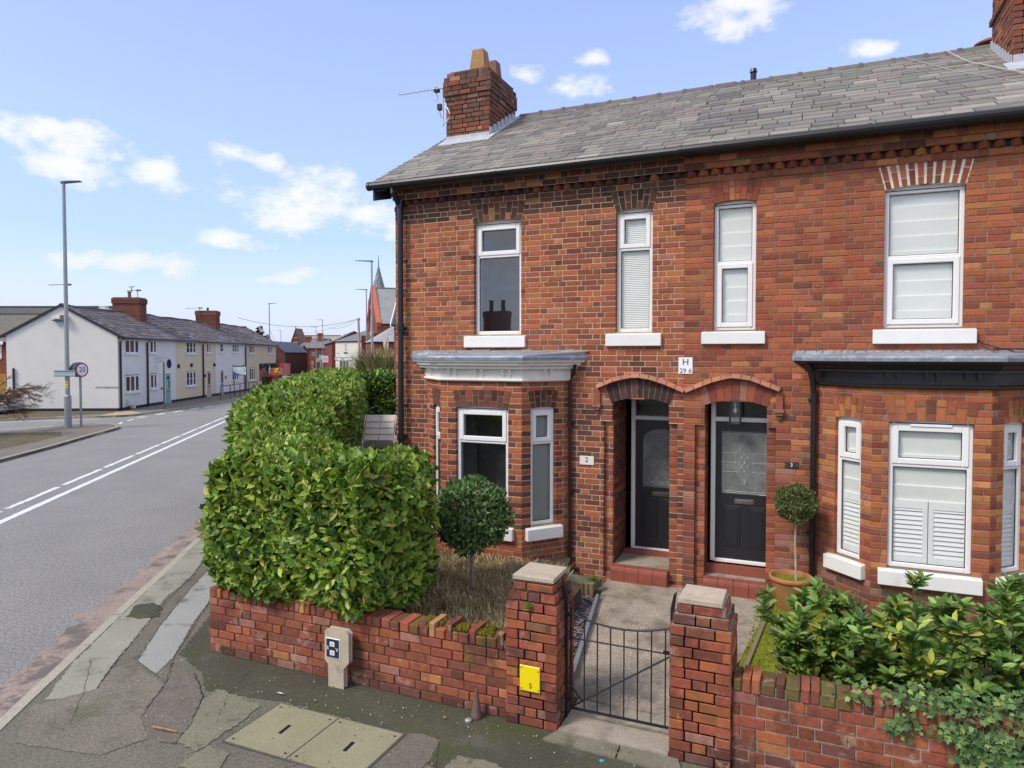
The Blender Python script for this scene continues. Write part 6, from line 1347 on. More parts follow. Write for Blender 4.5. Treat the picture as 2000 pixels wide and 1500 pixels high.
# railing and estate agent board in front of the cottages
TF = Fr((-36.2, 17.95), (-.449, .893))
rl = thing('railing', 'low brown metal railing along the pavement before the second white cottage', 'railing', (-38.9, 27.2, 0)); RP = [(-38.15, 27.3), (-39.0, 29.0), (-39.95, 30.9), (-40.9, 32.8), (-41.8, 34.6)]
mb = MB(); mb.tube([(x, y, 1.0) for x, y in RP], .03, 8, (.10, .075, .07)); mb.tube([(x, y, .50) for x, y in RP], .02, 8, (.10, .075, .07)); mb.build('rail', M['plain'], rl)
for x, y in RP: mb = MB(); mb.tube([(x, y, 0), (x, y, 1.0)], .032, 8, (.10, .075, .07)); mb.build('railing_post', M['plain'], rl)
eb = thing('estate_agent_board', 'blue and white sale board on posts leaning beside the railing', 'sign board', (-40.0, 30.6, 0)); F = Fr((-40.35, 31.2), VR)
for k, (u, q) in enumerate(((-.42, -.12), (.38, .0))): mb = MB(); mb.tube([F.p(u + q * -.0 + .08, 0, 0), F.p(u, 0, 2.45)], .035, 6, (.04, .05, .10)); mb.build('board_post', M['plain'], eb)
mb = MB(); mb.bbox(F, -.42, .56, .03, .06, 1.62, 2.36, .004, (.62, .68, .72)); mb.fbox(F, -.42, .56, .06, .063, 2.28, 2.36, (.03, .04, .14)); mb.prism([F.p(u, .064, z) for u, z in ((-.42, 1.62), (.56, 1.62), (.56, 1.68), (.2, 1.70), (-.15, 1.80), (-.42, 1.96))], tuple(.002 * F.n), (.09, .16, .42))
for i in range(20):
    a = -1.4 + 3.3 * i / 20; b = -1.4 + 3.3 * (i + 1) / 20; r0, r1 = .16, .185; ct = (.28, 2.03); mb.poly([F.p(ct[0] + r * math.cos(x) * 1.2, .0665, ct[1] + r * math.sin(x)) for r, x in ((r0, a), (r1, a), (r1, b), (r0, b))], (.03, .04, .12))
for i in range(5): mb.fbox(F, .10 + i * .07, .15 + i * .07, .064, .067, 2.0, 2.05, (.35, .5, .45))
mb.build('board_panel', M['plain'], eb)

# ================================================================== painted cottages
RGT = 32.1; EV = 4.28; AP = 5.95; HD_ = 3.03
WHT, CRM = (.66, .655, .63), (.63, .54, .39)
def cottage_window(parent, u0, u1, z0, z1, n=3, bars=False, label=None):
    w = thing_part = MB(); fr = TF; w.fbox(fr, u0 - .02, u1 + .02, -.02, .012, z1, z1 + .05, (.12, .11, .10))  # dark strip at the window head is a painted shadow
    for q in ((u0, u0 + .06, z0, z1), (u1 - .06, u1, z0, z1), (u0, u1, z0, z0 + .06), (u0, u1, z1 - .06, z1)): w.fbox(fr, q[0], q[1], -.04, .02, q[2], q[3], (.78, .78, .78))
    for i in range(1, n): u = u0 + (u1 - u0) * i / n; w.fbox(fr, u - .04, u + .04, -.04, .028, z0, z1, (.78, .78, .78))
    if n >= 2: w.fbox(fr, u0 + (u1 - u0) * (n - 1) / n, u0 + (u1 - u0) * (n - 1) / n + .10, -.04, .03, z0, z1, (.78, .78, .78))
    if bars: w.fbox(fr, u0, u1, -.02, .01, (z0 + z1) / 2 - .015, (z0 + z1) / 2 + .015, (.6, .6, .6))
    w.fbox(fr, u0 - .08, u1 + .08, -.04, .09, z0 - .10, z0 - .01, (.72, .72, .72))
    o = w.build('window', M['plain'], parent); g = MB(); g.fbox(fr, u0, u1, -.05, .004, z0, z1, (.035, .035, .04)); g.build('pane', M['farglass'], o)
    g = MB(); a = u0 + (u1 - u0) * .38; g.fbox(fr, a, a + (u1 - u0) * .14, .004, .006, z0 + .1, z1 - .1, (.10, .09, .085)); g.build('curtain', M['plain'], o)
def cottage(u0, u1, col, label, wins, doors, last=False):
    t = thing('cottage', label, 'house', TF.p((u0 + u1) / 2, -3, 0), 'painted cottages along the road'); mb = MB(); fr = TF; P = fr.p
    hs = [d[:4] for d in doors]
    mb.poly([P(u0, 0, .17), P(u1, 0, .17), P(u1, 0, EV), P(u0, 0, EV)] if not last else [P(u0, 0, .17), P(26.4, 0, .17), P(26.4, 0, 2.12), P(u1, 0, 2.12), P(u1, 0, EV), P(u0, 0, EV)], col)
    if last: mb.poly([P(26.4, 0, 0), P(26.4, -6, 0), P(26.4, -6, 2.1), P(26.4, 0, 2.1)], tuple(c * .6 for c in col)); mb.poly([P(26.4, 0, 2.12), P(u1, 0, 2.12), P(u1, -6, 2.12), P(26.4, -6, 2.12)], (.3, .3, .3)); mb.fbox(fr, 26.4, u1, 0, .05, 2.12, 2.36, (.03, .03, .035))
    mb.poly([P(u0, -6.06, 0), P(u1, -6.06, 0), P(u1, -6.06, EV), P(u0, -6.06, EV)] if not last else [P(u0, -6.06, 0), P(26.4, -6.06, 0), P(26.4, -6.06, EV), P(u0, -6.06, EV)], col)
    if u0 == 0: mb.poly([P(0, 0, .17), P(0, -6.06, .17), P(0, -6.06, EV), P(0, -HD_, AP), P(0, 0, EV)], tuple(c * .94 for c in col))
    if last: mb.poly([P(u1, 0, 2.12), P(u1, -6.06, 2.12), P(u1, -6.06, EV), P(u1, -HD_, AP), P(u1, 0, EV)], col)
    w = mb.build('wall', M['render'], t)
    mb = MB(); mb.fbox(fr, u0, min(u1, 26.4), -.02, .006, 0, .17, (.018, .019, .025)); 
    if u0 == 0: mb.hexa([P(-.006, 0, 0), P(-.006, -6.06, 0), P(.02, -6.06, 0), P(.02, 0, 0), P(-.006, 0, .17), P(-.006, -6.06, .17), P(.02, -6.06, .17), P(.02, 0, .17)], (.018, .019, .025))
    mb.build('plinth', M['plain'], t)
    # roof of stone slates
    mb = MB(); a0 = u0 - (.06 if u0 == 0 else 0); a1 = u1 + (.15 if last else 0); rows = 11; pal = [(.125, .105, .095), (.155, .13, .12), (.10, .09, .085), (.18, .155, .14), (.135, .115, .12)]
    mb.poly([P(a0, .25, EV - .10), P(a1, .25, EV - .10), P(a1, -HD_, AP + .02), P(a0, -HD_, AP + .02)], (.05, .05, .05)); mb.poly([P(a0, -6.3, EV - .10), P(a1, -6.3, EV - .10), P(a1, -HD_, AP + .02), P(a0, -HD_, AP + .02)], (.10, .09, .085))
    sag = lambda u: -.05 * math.sin(u * .6) ** 2 - .03 * math.sin(u * 1.7)
    for r in range(rows):
        x = a0 - random.random() * .6; n0 = .28 - r * (3.31 / rows); n1 = n0 - 3.31 / rows * 1.15; z = lambda n: EV - .06 + (.25 - n) * ((AP - EV + .1) / 3.28)
        while x < a1:
            w_ = random.uniform(.45, .95); a, b = max(x, a0), min(x + w_ - .02, a1)
            if b > a + .05: kk = random.uniform(.82, 1.2); c = tuple(q * kk for q in random.choice(pal)); s0 = sag(a); k = random.uniform(0, .025); mb.hexa([P(a, n0, z(n0) + s0 + k), P(b, n0, z(n0) + s0 + k), P(b, n1, z(n1) + s0), P(a, n1, z(n1) + s0), P(a, n0, z(n0) + s0 + .05 + k), P(b, n0, z(n0) + s0 + .05 + k), P(b, n1, z(n1) + s0 + .03), P(a, n1, z(n1) + s0 + .03)], c)
            x += w_
    rf = mb.build('roof', M['slate'], t)
    mb = MB(); x = a0
    while x < a1: mb.tube([P(x, -HD_, AP + .05 + sag(x)), P(min(x + .42, a1), -HD_, AP + .05 + sag(x))], .11, 8, (.085, .08, .08)); x += .45
    mb.build('ridge_tiles', M['slate'], rf)
    mb = MB(); mb.tube([P(u0, .30, EV - .10), P(u1, .30, EV - .10)], .06, 8); mb.fbox(fr, u0, u1, .02, .26, EV - .14, EV - .06); 
    if u0 == 0:
        for s in (1, -1): mb.hexa([P(-.10, -HD_ + s * 3.35, EV - .18), P(-.10, -HD_, AP - .02), P(-.04, -HD_, AP - .02), P(-.04, -HD_ + s * 3.35, EV - .18), P(-.10, -HD_ + s * 3.35, EV - .02), P(-.10, -HD_, AP + .12), P(-.04, -HD_, AP + .12), P(-.04, -HD_ + s * 3.35, EV - .02)])
    mb.build('gutter', M['black'], t)
    for q in wins: cottage_window(t, *q)
    for (a, b, z0, z1, col2, glz) in doors:
        d = MB(); d.fbox(fr, a - .07, b + .07, -.02, .02, z0, z1 + .07, (.75, .75, .75)); o = d.build('door_frame', M['plain'], t); d = MB(); d.fbox(fr, a, b, .015, .03, z0 + .03, z1, col2); dd = d.build('door', M['plain'], t); d = MB()
        if glz == 'fan':
            um = (a + b) / 2; d.prism([fr.p(um + .2 * math.cos(x), .031, z1 - .40 + .22 * math.sin(x)) for x in np.linspace(0, math.pi, 9)], tuple(.004 * fr.n), (.03, .07, .09)); d.fbox(fr, um - .2, um - .03, .03, .034, z0 + 1.0, z1 - .52, (.35, .5, .5)); d.fbox(fr, um + .02, um + .2, .03, .034, z0 + 1.0, z1 - .52, (.03, .10, .11))
        else: d.fbox(fr, a + .15, b - .15, .03, .034, z0 + .95, z1 - .2, (.04, .04, .045))
        d.build('door_pane', M['farglass'], dd); d = MB(); d.fbox(fr, a + .2, b - .2, .03, .036, z0 + .75, z0 + .81, (.05, .05, .05)); d.build('letterbox', M['plain'], dd)
    return t
def chimney_block(parent, c, w, d, z0, z1, npots, potcol=(.25, .09, .055), potr=.12, poth=.4, fr=TF, brick=(.16, .065, .045), mat=None):
    """square brick stack with corbelled cap at frame position c=(u,n)"""
    mb = MB(); u, n = c; P = fr.p; z = z0; random.seed(int(abs(u * 10)))
    k = int((z1 - z0) / .17)
    for i in range(k):
        e = .05 if i >= k - 2 else 0; za = z0 + (z1 - z0) * i / k; zb = z0 + (z1 - z0) * (i + 1) / k; kk = random.uniform(.8, 1.25); c2 = tuple(q * kk for q in brick); mb.fbox(fr, u - w / 2 - e, u + w / 2 + e, n - d / 2 - e, n + d / 2 + e, za + .006, zb - .006, c2)
    mb.fbox(fr, u - w / 2 + .012, u + w / 2 - .012, n - d / 2 + .012, n + d / 2 - .012, z0, z1 + .06, (.13, .12, .08)); o = mb.build('chimney', mat or M['farbrick'], parent)
    for i in range(npots):
        mb = MB(); q = P(u + (i - (npots - 1) / 2) * (w / max(npots, 1)), n, 0); mb.lathe(q[0], q[1], [(potr, z1 + .03), (potr * .85, z1 + poth), (potr * 1.1, z1 + poth + .02), (potr * 1.1, z1 + poth + .08), (potr * .7, z1 + poth + .08)], 10, potcol); mb.build('chimney_pot', M['plain'], o)
    return o
random.seed(90)
c1 = cottage(0, 7.76, WHT, 'nearest white painted end cottage with a blank gable and duck egg blue door', [(.84, 2.48, 1.02, 1.98, 3), (.83, 2.50, 3.30, 4.10, 3), (3.97, 4.84, 1.08, 1.99, 2), (3.97, 4.84, 3.32, 4.12, 2)], [(6.10, 6.85, .02, 1.99, (.20, .36, .36), 'fan')])
c2 = cottage(7.76, 15.16, CRM, 'cream painted cottage between the two white ones, with wall lamps and a pale door', [(9.46, 11.15, 1.0, 2.0, 3, True), (9.5, 11.2, 3.31, 4.12, 3, True), (13.29, 14.12, 3.36, 4.12, 2)], [(13.30, 14.05, .02, 2.02, (.42, .38, .29), 'x')])
c3 = cottage(15.16, 22.35, WHT, 'second white painted cottage with a grey door, behind the railing', [(18.87, 20.40, 1.04, 2.02, 3, True), (18.95, 20.60, 3.42, 4.12, 3, True), (16.09, 16.88, 3.42, 4.12, 1, True)], [(16.12, 16.80, .02, 2.0, (.36, .38, .38), 'x')])
c4 = cottage(22.35, RGT, (.58, .495, .36), 'last cream painted cottage with a covered passage under its far end', [(23.43, 25.05, .90, 1.98, 3), (23.39, 25.0, 3.34, 4.08, 3), (29.08, 30.64, 3.34, 4.06, 3)], [], True)
def cpipe(par, u, off=.08): mb = MB(); mb.tube([TF.p(u, .28, EV - .12), TF.p(u, off, EV - .35), TF.p(u, off, .02)], .055, 8); mb.build('downpipe', M['black'], par)
cpipe(c1, .18); cpipe(c1, 3.50); cpipe(c2, 12.45); cpipe(c3, 22.25)
F = Fr(TF.p(0, -6.06, 0)[:2], (.893, .449))
mb = MB(); mb.tube([F.p(.40, .07, 2.45), F.p(.40, .07, .02)], .055, 8); mb.build('downpipe', M['black'], c1)
mb = MB(); text_into(mb, F, 'HAWTHORNE ROAD', 5.46, 1.34, .012, .135, (.05, .05, .06), .004); tag(mb.build('street_name', M['plain']), 'dark letters HAWTHORNE ROAD low on the blank white gable', 'street name')
mb = MB(); mb.bbox(F, 2.62, 3.15, 0, .25, 5.20, 5.36, .01, (.62, .62, .60)); mb.fbox(F, 2.62, 3.15, 0, .20, 5.10, 5.16, (.1, .1, .12)); mb.fbox(F, 3.1, 3.4, 0, .3, 5.12, 5.42, (.14, .12, .10)); mb.build('gable_vent', M['plain'], c1); mb = MB(); mb.fbox(F, 2.85, 3.2, 0, .02, 4.82, 5.02, (.42, .55, .58)); mb.build('alarm_box', M['plain'], c1)
ch_ = chimney_block(c1, (7.35, -HD_ + .25), 1.0, 1.75, 5.2, 6.95, 1); mb = MB(); q = TF.p(7.35, -HD_ + .4, 0); mb.tube([(q[0], q[1], 7.4), (q[0], q[1], 7.75)], .03, 6); mb.box(q[0] - .3, q[0] + .3, q[1] - .02, q[1] + .02, 7.72, 7.76); mb.build('cowl', M['lamphead'], ch_)
chimney_block(c3, (21.2, -HD_ + .25), 1.0, 1.7, 5.2, 6.95, 1, (.06, .05, .05), .1, .25)
def small_aerial(label, p, h, L=1.0, s=-1):
    a = thing('tv_aerial', label, 'aerial', p); mb = MB(); mb.tube([p, (p[0], p[1], p[2] + h)], .022, 6); mb.build('mast', M['lamphead'], a); F = Fr((p[0], p[1]), VR); mb = MB(); mb.tube([F.p(.12 * -s, 0, p[2] + h - .08), F.p(L * s, 0, p[2] + h - .12)], .02, 6)
    for i in range(6): u = L * s * (i + 1) / 6; mb.tube([F.p(u, -.12, p[2] + h - .1), F.p(u, .12, p[2] + h - .1)], .008, 4)
    mb.bbox(F, -.08, .22, -.06, .06, p[2] + h - .14, p[2] + h - .04, .01); mb.build('boom', M['lamphead'], a)
small_aerial('small dark aerial on the gable top of the nearest white cottage', TF.p(.05, -HD_ + .3, 5.7), 1.55); small_aerial('aerial on the right side of the nearer cottage chimney', TF.p(7.95, -HD_ + .5, 6.3), 1.35, .7); small_aerial('aerial on the left side of the farther cottage chimney', TF.p(20.6, -HD_ - .2, 5.8), 1.5, 1.2)
mb = MB(); F = TF; mb.prism([F.p(5.45 + .34 * math.cos(a), .55, 2.62 + .30 * math.sin(a)) for a in np.linspace(0, 6.02, 18)], tuple(-.05 * np.array((-.449, .893, 0))), (.03, .025, .16)); b = TF.p(5.0, 0, 0)
mb.tube([F.p(4.7, .0, 3.0), F.p(5.45, .55, 3.02)], .015, 5, (.4, .4, .45)); mb.tube([F.p(5.45, .55, 3.02), F.p(5.45, .55, 2.9)], .01, 5, (.3, .3, .35)); tag(mb.build('hanging_sign', M['plain']), 'oval dark blue hanging sign on a bracket above the blue door', 'sign')
for i, (u, z) in enumerate(((8.1, 2.42), (10.3, 2.46), (14.75, 2.42))):
    mb = MB(); mb.fbox(TF, u - .05, u + .05, 0, .12, z - .13, z + .13, (.02, .015, .02)); mb.fbox(TF, u - .09, u - .03, .08, .16, z - .06, z + .06, (.02, .015, .02)); mb.build('wall_lamp', M['plain'], c2)
mb = MB(); F = TF; mb.prism([F.p(12.95 + .13 * math.cos(a), .03, 1.62 + .16 * math.sin(a)) for a in np.linspace(0, 5.9, 12)], tuple(-.02 * F.n), (.02, .02, .02)); mb.build('house_plaque', M['plain'], c2)
mb = MB(); mb.fbox(TF, 17.25, 17.4, 0, .05, 1.25, 1.5, (.02, .02, .03)); mb.build('meter_box', M['plain'], c3)
mb = MB(); mb.fbox(TF, .95, 1.2, .02, .22, .25, .62, (.65, .65, .65)); mb.fbox(TF, 1.3, 1.5, .02, .25, .05, .3, (.6, .6, .6)); mb.build('meter_box', M['plain'], c1)
# ================================================================== distant buildings
VU = np.array((.918, .396)); VA = np.array((-.396, .918))
def at_k(x, k):       # plan position seen k metres in front of the lens along its axis
    return np.array((0, -9.46)) + (VA + VU * (x - 1000) / 1360) * k
def block(name, label, cat, o, u, L, D, zb, ze, zr, wall, roofc, ridge='u', hipl=0., hipr=0., wins=(), chims=(), eave=.2, group=None, wmat='farbrick', extra=None, wincol=(.05, .055, .06), lintel=None, framec=(.7, .7, .7)):
    fr = Fr(o, u); P = fr.p; t = thing(name, label, cat, P(L / 2, -D / 2, zb), group); mb = MB()
    mb.poly([P(0, 0, zb), P(L, 0, zb), P(L, 0, ze), P(0, 0, ze)], wall); mb.poly([P(0, -D, zb), P(L, -D, zb), P(L, -D, ze), P(0, -D, ze)], wall)
    e = eave
    if ridge == 'u':
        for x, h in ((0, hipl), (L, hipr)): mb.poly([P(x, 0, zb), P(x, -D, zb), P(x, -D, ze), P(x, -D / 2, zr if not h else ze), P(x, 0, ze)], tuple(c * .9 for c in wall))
    else:
        mb.poly([P(0, 0, ze), P(L, 0, ze), P(L / 2, 0, zr)], wall); mb.poly([P(0, -D, ze), P(L, -D, ze), P(L / 2, -D, zr)], wall)
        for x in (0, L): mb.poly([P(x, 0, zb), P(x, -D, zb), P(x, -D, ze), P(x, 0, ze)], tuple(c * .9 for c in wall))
    mb.build('wall', M[wmat], t); mb = MB(); d = .12
    if ridge == 'u':
        a, b = P(hipl - (0 if hipl else e), -D / 2, zr), P(L - hipr + (0 if hipr else e), -D / 2, zr); q = [P(-e, e, ze - e * .5), P(L + e, e, ze - e * .5), P(L + e, -D - e, ze - e * .5), P(-e, -D - e, ze - e * .5)]
        mb.poly([q[0], q[1], b, a], roofc); mb.poly([q[2], q[3], a, b], roofc)
        if hipl: mb.poly([q[3], q[0], a], roofc)
        if hipr: mb.poly([q[1], q[2], b], roofc)
        for i in range(4 if (hipl and hipr) else 2):
            s, r = (q[0], q[1]) if i == 0 else (q[2], q[3]) if i == 1 else (q[1], q[2]) if i == 2 else (q[3], q[0]); mb.prism([s, r, (r[0], r[1], r[2] - d), (s[0], s[1], s[2] - d)], (0, 0, -.01), (.03, .03, .035))
        mb.tube([(a[0], a[1], a[2] + .02), (b[0], b[1], b[2] + .02)], .1, 6, tuple(c * .7 for c in roofc))
    else:
        a, b = P(L / 2, e, zr + .05), P(L / 2, -D - e, zr + .05)
        for s in (-e, L + e): mb.prism([P(s, e, ze - e * .5), P(s, -D - e, ze - e * .5), b, a], (0, 0, .1), roofc)
    mb.build('roof', M['farroof'], t)
    for w in wins:
        a, b, c, d_ = w[:4]; mb = MB()
        for q in ((a, a + .09, c, d_), (b - .09, b, c, d_), (a, b, c, c + .09), (a, b, d_ - .09, d_), (a, b, (c + d_) / 2 - .05, (c + d_) / 2 + .05)): mb.fbox(fr, q[0], q[1], -.02, .04, q[2], q[3], w[4] if len(w) > 4 else framec)
        if lintel: mb.fbox(fr, a - .15, b + .15, -.02, .06, d_, d_ + .28, lintel); mb.fbox(fr, a - .12, b + .12, -.02, .09, c - .16, c, lintel)
        o_ = mb.build('window', M['plain'], t); mb = MB(); mb.fbox(fr, a + .02, b - .02, -.02, .012, c + .02, d_ - .02, w[5] if len(w) > 5 else wincol); mb.build('pane', M['farglass'], o_)
    for (u_, n_, w_, z0, z1, np_) in chims: chimney_block(t, (u_, n_), w_, .7, z0, z1, np_, (.05, .045, .05) if np_ > 0 else (.2, .1, .06), .16, .75, fr, (.26, .062, .034))
    if extra: extra(t, fr)
    return t
FRED = (.24, .060, .036); FDK = (.10, .045, .04); FSL = (.16, .165, .17)
o = at_k(-140, 45)
block('brick_house', 'brick house with a stone tiled roof at the left edge behind the orange fence', 'house', o, VU, 10.5, 6, 0, 4.13, 6.0, (.22, .07, .045), (.13, .12, .10), wins=[(3.55, 4.75, 2.9, 3.85), (3.55, 4.75, .9, 1.9)], group='houses behind the cottages', extra=lambda t, fr: (lambda m: (m.fbox(fr, -.2, 5.0, .2, .26, 3.86, 4.08, (.75, .75, .75)), m.build('fascia_board', M['plain'], t)))(MB()))
o = at_k(-120, 53)
block('slate_roof_house', 'dark grey roofed house seen over the nearest white gable', 'house', o, VU, 12.9, 7, 0, 5.1, 7.05, (.16, .10, .08), (.085, .085, .09), group='houses behind the cottages', extra=lambda t, fr: (lambda m: (m.prism([fr.p(12.2, .1, 6.35), fr.p(12.95, .1, 6.35), fr.p(12.75, .1, 6.9), fr.p(12.35, .1, 6.9)], tuple(-.5 * fr.n), (.62, .62, .6)), m.build('roof_turret', M['plain'], t)))(MB()))
# fence, garden gate post and parked car at the left edge
fn = thing('wooden_fence', 'orange stained wooden board fence at the left edge of the picture', 'fence', (*at_k(-10, 42), 0)); F = Fr(at_k(-60, 42), VU); mb = MB()
for i in range(17): mb.fbox(F, i * .13, i * .13 + .12, 0, .03, 0, 2.05, tuple(c * random.uniform(.8, 1.15) for c in (.42, .17, .045)))
mb.build('board_panel', M['plain'], fn); mb = MB(); mb.fbox(F, 2.24, 2.38, -.02, .1, 0, 1.25, (.5, .53, .55)); mb.fbox(F, 2.27, 2.33, 0, .05, 1.25, 2.1, (.3, .35, .38)); mb.build('fence_post', M['plain'], fn)
def car(name, label, pos, u, col, z0, L=4.1, W=1.72, H=1.45):
    """hatchback: u is the direction of travel"""
    t = thing(name, label, 'car', (*pos, z0)); fr = Fr(pos, u); X = lambda p: L * (p - .5)
    body = [(0.0, .32), (.0, .62), (.03, .82), (.14, .90), (.86, .95), (.97, .90), (1.0, .62), (1.0, .30), (.90, .22), (.10, .22)]
    mb = MB(); pts = [fr.p(X(1 - a), W / 2, z0 + b) for a, b in body]; mb.prism(pts, tuple(-W * fr.n), col)
    cab = [(.20, .88), (.40, H), (.78, H), (.96, .92)]; i0 = W / 2 - .06; i1 = W / 2 - .2
    q0 = [fr.p(X(1 - a), (i0 if b < 1 else i1), z0 + b) for a, b in cab]; q1 = [fr.p(X(1 - a), -(i0 if b < 1 else i1), z0 + b) for a, b in cab]
    mb.poly(q0, col); mb.poly(q1, col); mb.poly([q0[1], q0[2], q1[2], q1[1]], col); mb.poly([q0[2], q0[3], q1[3], q1[2]], col); mb.poly([q0[0], q0[1], q1[1], q1[0]], col)
    mb.build('body', M['gloss'], t, smooth=False); mb = MB(); g = (.05, .055, .06)
    for s, q in ((1, q0), (-1, q1)):
        c = [(.25, .95), (.41, H - .07), (.76, H - .07), (.88, .97)]; mb.poly([fr.p(X(1 - a), s * ((i0 + .006) if b < 1 else (i1 + .012)), z0 + b) for a, b in c], g)
    mb.poly([fr.p(X(1 - .215), i0 - .08, z0 + .93), fr.p(X(1 - .39), i1 - .05, z0 + H - .04), fr.p(X(1 - .39), -i1 + .05, z0 + H - .04), fr.p(X(1 - .215), -i0 + .08, z0 + .93)], (.35, .33, .36)); mb.build('windows', M['farglass'], t)
    for a in (.18, .80):
        for s in (1, -1): mb = MB(); c = fr.p(X(1 - a), s * (W / 2 - .08), z0 + .31); mb.tube([tuple(np.array(c) - fr.n * .1), tuple(np.array(c) + fr.n * .1)], .31, 14, (.015, .015, .017)); w = mb.build('wheel', M['plain'], t); mb = MB(); mb.tube([tuple(np.array(c) + fr.n * s * .09), tuple(np.array(c) + fr.n * s * .115)], .2, 12, (.35, .36, .38)); mb.build('rim', M['plain'], w)
    for s in (.55, -.55): mb = MB(); mb.fbox(fr, X(0.985), X(1.005), s - .16, s + .16, z0 + .6, z0 + .74, (.7, .7, .65)); mb.build('headlight', M['gloss'], t)
    for s in (.62, -.62): mb = MB(); mb.fbox(fr, X(-.004), X(.02), s - .12, s + .12, z0 + .6, z0 + .82, (.4, .02, .02)); mb.build('tail_light', M['gloss'], t)
    return t
car('parked_car', 'dark pink red hatchback parked before the far red brick house', at_k(582.5, 165), (.80, .10), (.22, .02, .05), -1.04)
car('parked_car', 'grey car poking in at the left edge below the orange fence', at_k(-47, 38), (.93, .33), (.35, .37, .40), -.1)
car('parked_car', 'tiny dark car parked beside the red van beyond the cottages', at_k(549, 150), (.2, .9), (.02, .022, .05), -.9)
car('parked_car', 'white and red car glimpsed through the covered passage', at_k(505, 82), (.3, .9), (.30, .05, .05), -.1)
# red service vehicle with chevrons
vt = thing('recovery_truck', 'red service truck with yellow and black chevrons beyond the last cream cottage', 'truck', (*at_k(537, 92), -.15)); F = Fr(at_k(529, 92), VU); mb = MB()
mb.bbox(F, 0, 1.15, -3.5, 0, .35, 1.45, .03, (.42, .05, .03)); mb.bbox(F, .72, 1.2, -4.2, -1.4, .5, 2.0, .03, (.42, .02, .025)); mb.build('body', M['gloss'], vt)
mb = MB(); mb.fbox(F, .35, 1.15, 0, .03, .85, 1.45, (.02, .02, .02))
for i in range(4): a = .35 + i * .22; mb.prism([F.p(max(a - .12, .35), .035, .85), F.p(a + .0, .035, .85), F.p(min(a + .28, 1.15), .035, 1.45), F.p(min(a + .16, 1.15), .035, 1.45)] if i < 3 else [F.p(.98, .035, .85), F.p(1.08, .035, .85), F.p(1.15, .035, .95), F.p(1.15, .035, 1.12)], tuple(.01 * F.n), (.85, .6, .02))
mb.build('chevron_board', M['plain'], vt)
for u in (.15, .95): mb = MB(); mb.tube([F.p(u, -.1, .28), F.p(u, -.5, .28)], .38, 14, (.015, .015, .015)); mb.build('wheel', M['plain'], vt)
mb = MB(); mb.fbox(F, .1, 1.1, 0, .05, .3, .5, (.03, .03, .03)); mb.build('bumper', M['plain'], vt)
gw = thing('brick_wall', 'low brown brick wall beyond the passage of the last cottage', 'wall', (*at_k(523, 72), 0)); F = Fr(at_k(515, 72), VU); mb = MB(); brickwork(mb, F, 0, .9, 0, .95, lambda x, z: bcol((2, 3, 5, 6, 1, 0, 0, 1)), [], MORTD, course=.16); mb.box(*[0] * 6) if False else None; mb.build('wall', M['farbrick'], gw)
mb = MB(); F = Fr(at_k(510.5, 66), VU); mb.bbox(F, 0, .22, -.2, 0, 0, 1.1, .01, (.03, .05, .04)); tag(mb.build('cabinet', M['plain']), 'dark green roadside cabinet under the passage end', 'cabinet')
# conifer behind the cottages
def conifer(x, y, z0, h, r, label, seed):
    global RNG
    RNG = np.random.default_rng(seed); t = thing('conifer_tree', label, 'tree', (x, y, z0), 'conifers behind the cottages'); P = []; A = []
    for i in range(26):
        f = i / 25; zz = z0 + h * (.25 + .74 * f); R_ = r * (1 - f) ** .8 + .08
        for k in range(9):
            an = RNG.random() * 6.28; m = max(2, int(R_ / .16))
            for j in range(m): q = (j + .7) / m * R_ * RNG.uniform(.8, 1.15); P.append((x + q * math.cos(an), y + q * math.sin(an), zz - q * .25 + .1 * (j == m - 1))); A.append((math.cos(an), math.sin(an), RNG.uniform(-.4, .4)))
    P = np.array(P); A = np.array(A, float); n = len(P); leaves('crown', M['leafmatt'], P, unit(A + .4 * RNG.standard_normal((n, 3))), unit(RNG.standard_normal((n, 3)) + (0, 0, .5)), RNG.uniform(.3, .55, n), np.full(n, .55), pick([(.018, .032, .02), (.028, .045, .026), (.012, .02, .014)], (1, 1, 1), n), t)
    mb = MB(); mb.tube([(x, y, z0), (x, y, z0 + h * .95)], [.22, .03], 8, (.07, .05, .035)); mb.build('trunk', M['bark'], t)
conifer(*at_k(508, 105), 0, 7.4, 1.5, 'dark conifer tip showing above the cottage roof', 3); conifer(*at_k(521.5, 105), 0, 6.1, 1.3, 'lower dark conifer just right of the taller tip', 4)
# the house across the road, behind the camera: only its reflection shows
block('brick_house', 'opposite brick house seen only reflected in the upper left window', 'house', (-12.0, -31.0), (-1, 0), 13, 8, 0, 3.6, 4.6, (.20, .09, .06), (.12, .12, .12), chims=[(8.4, -4, 1.8, 3.8, 6.2, 2)], group='distant buildings')
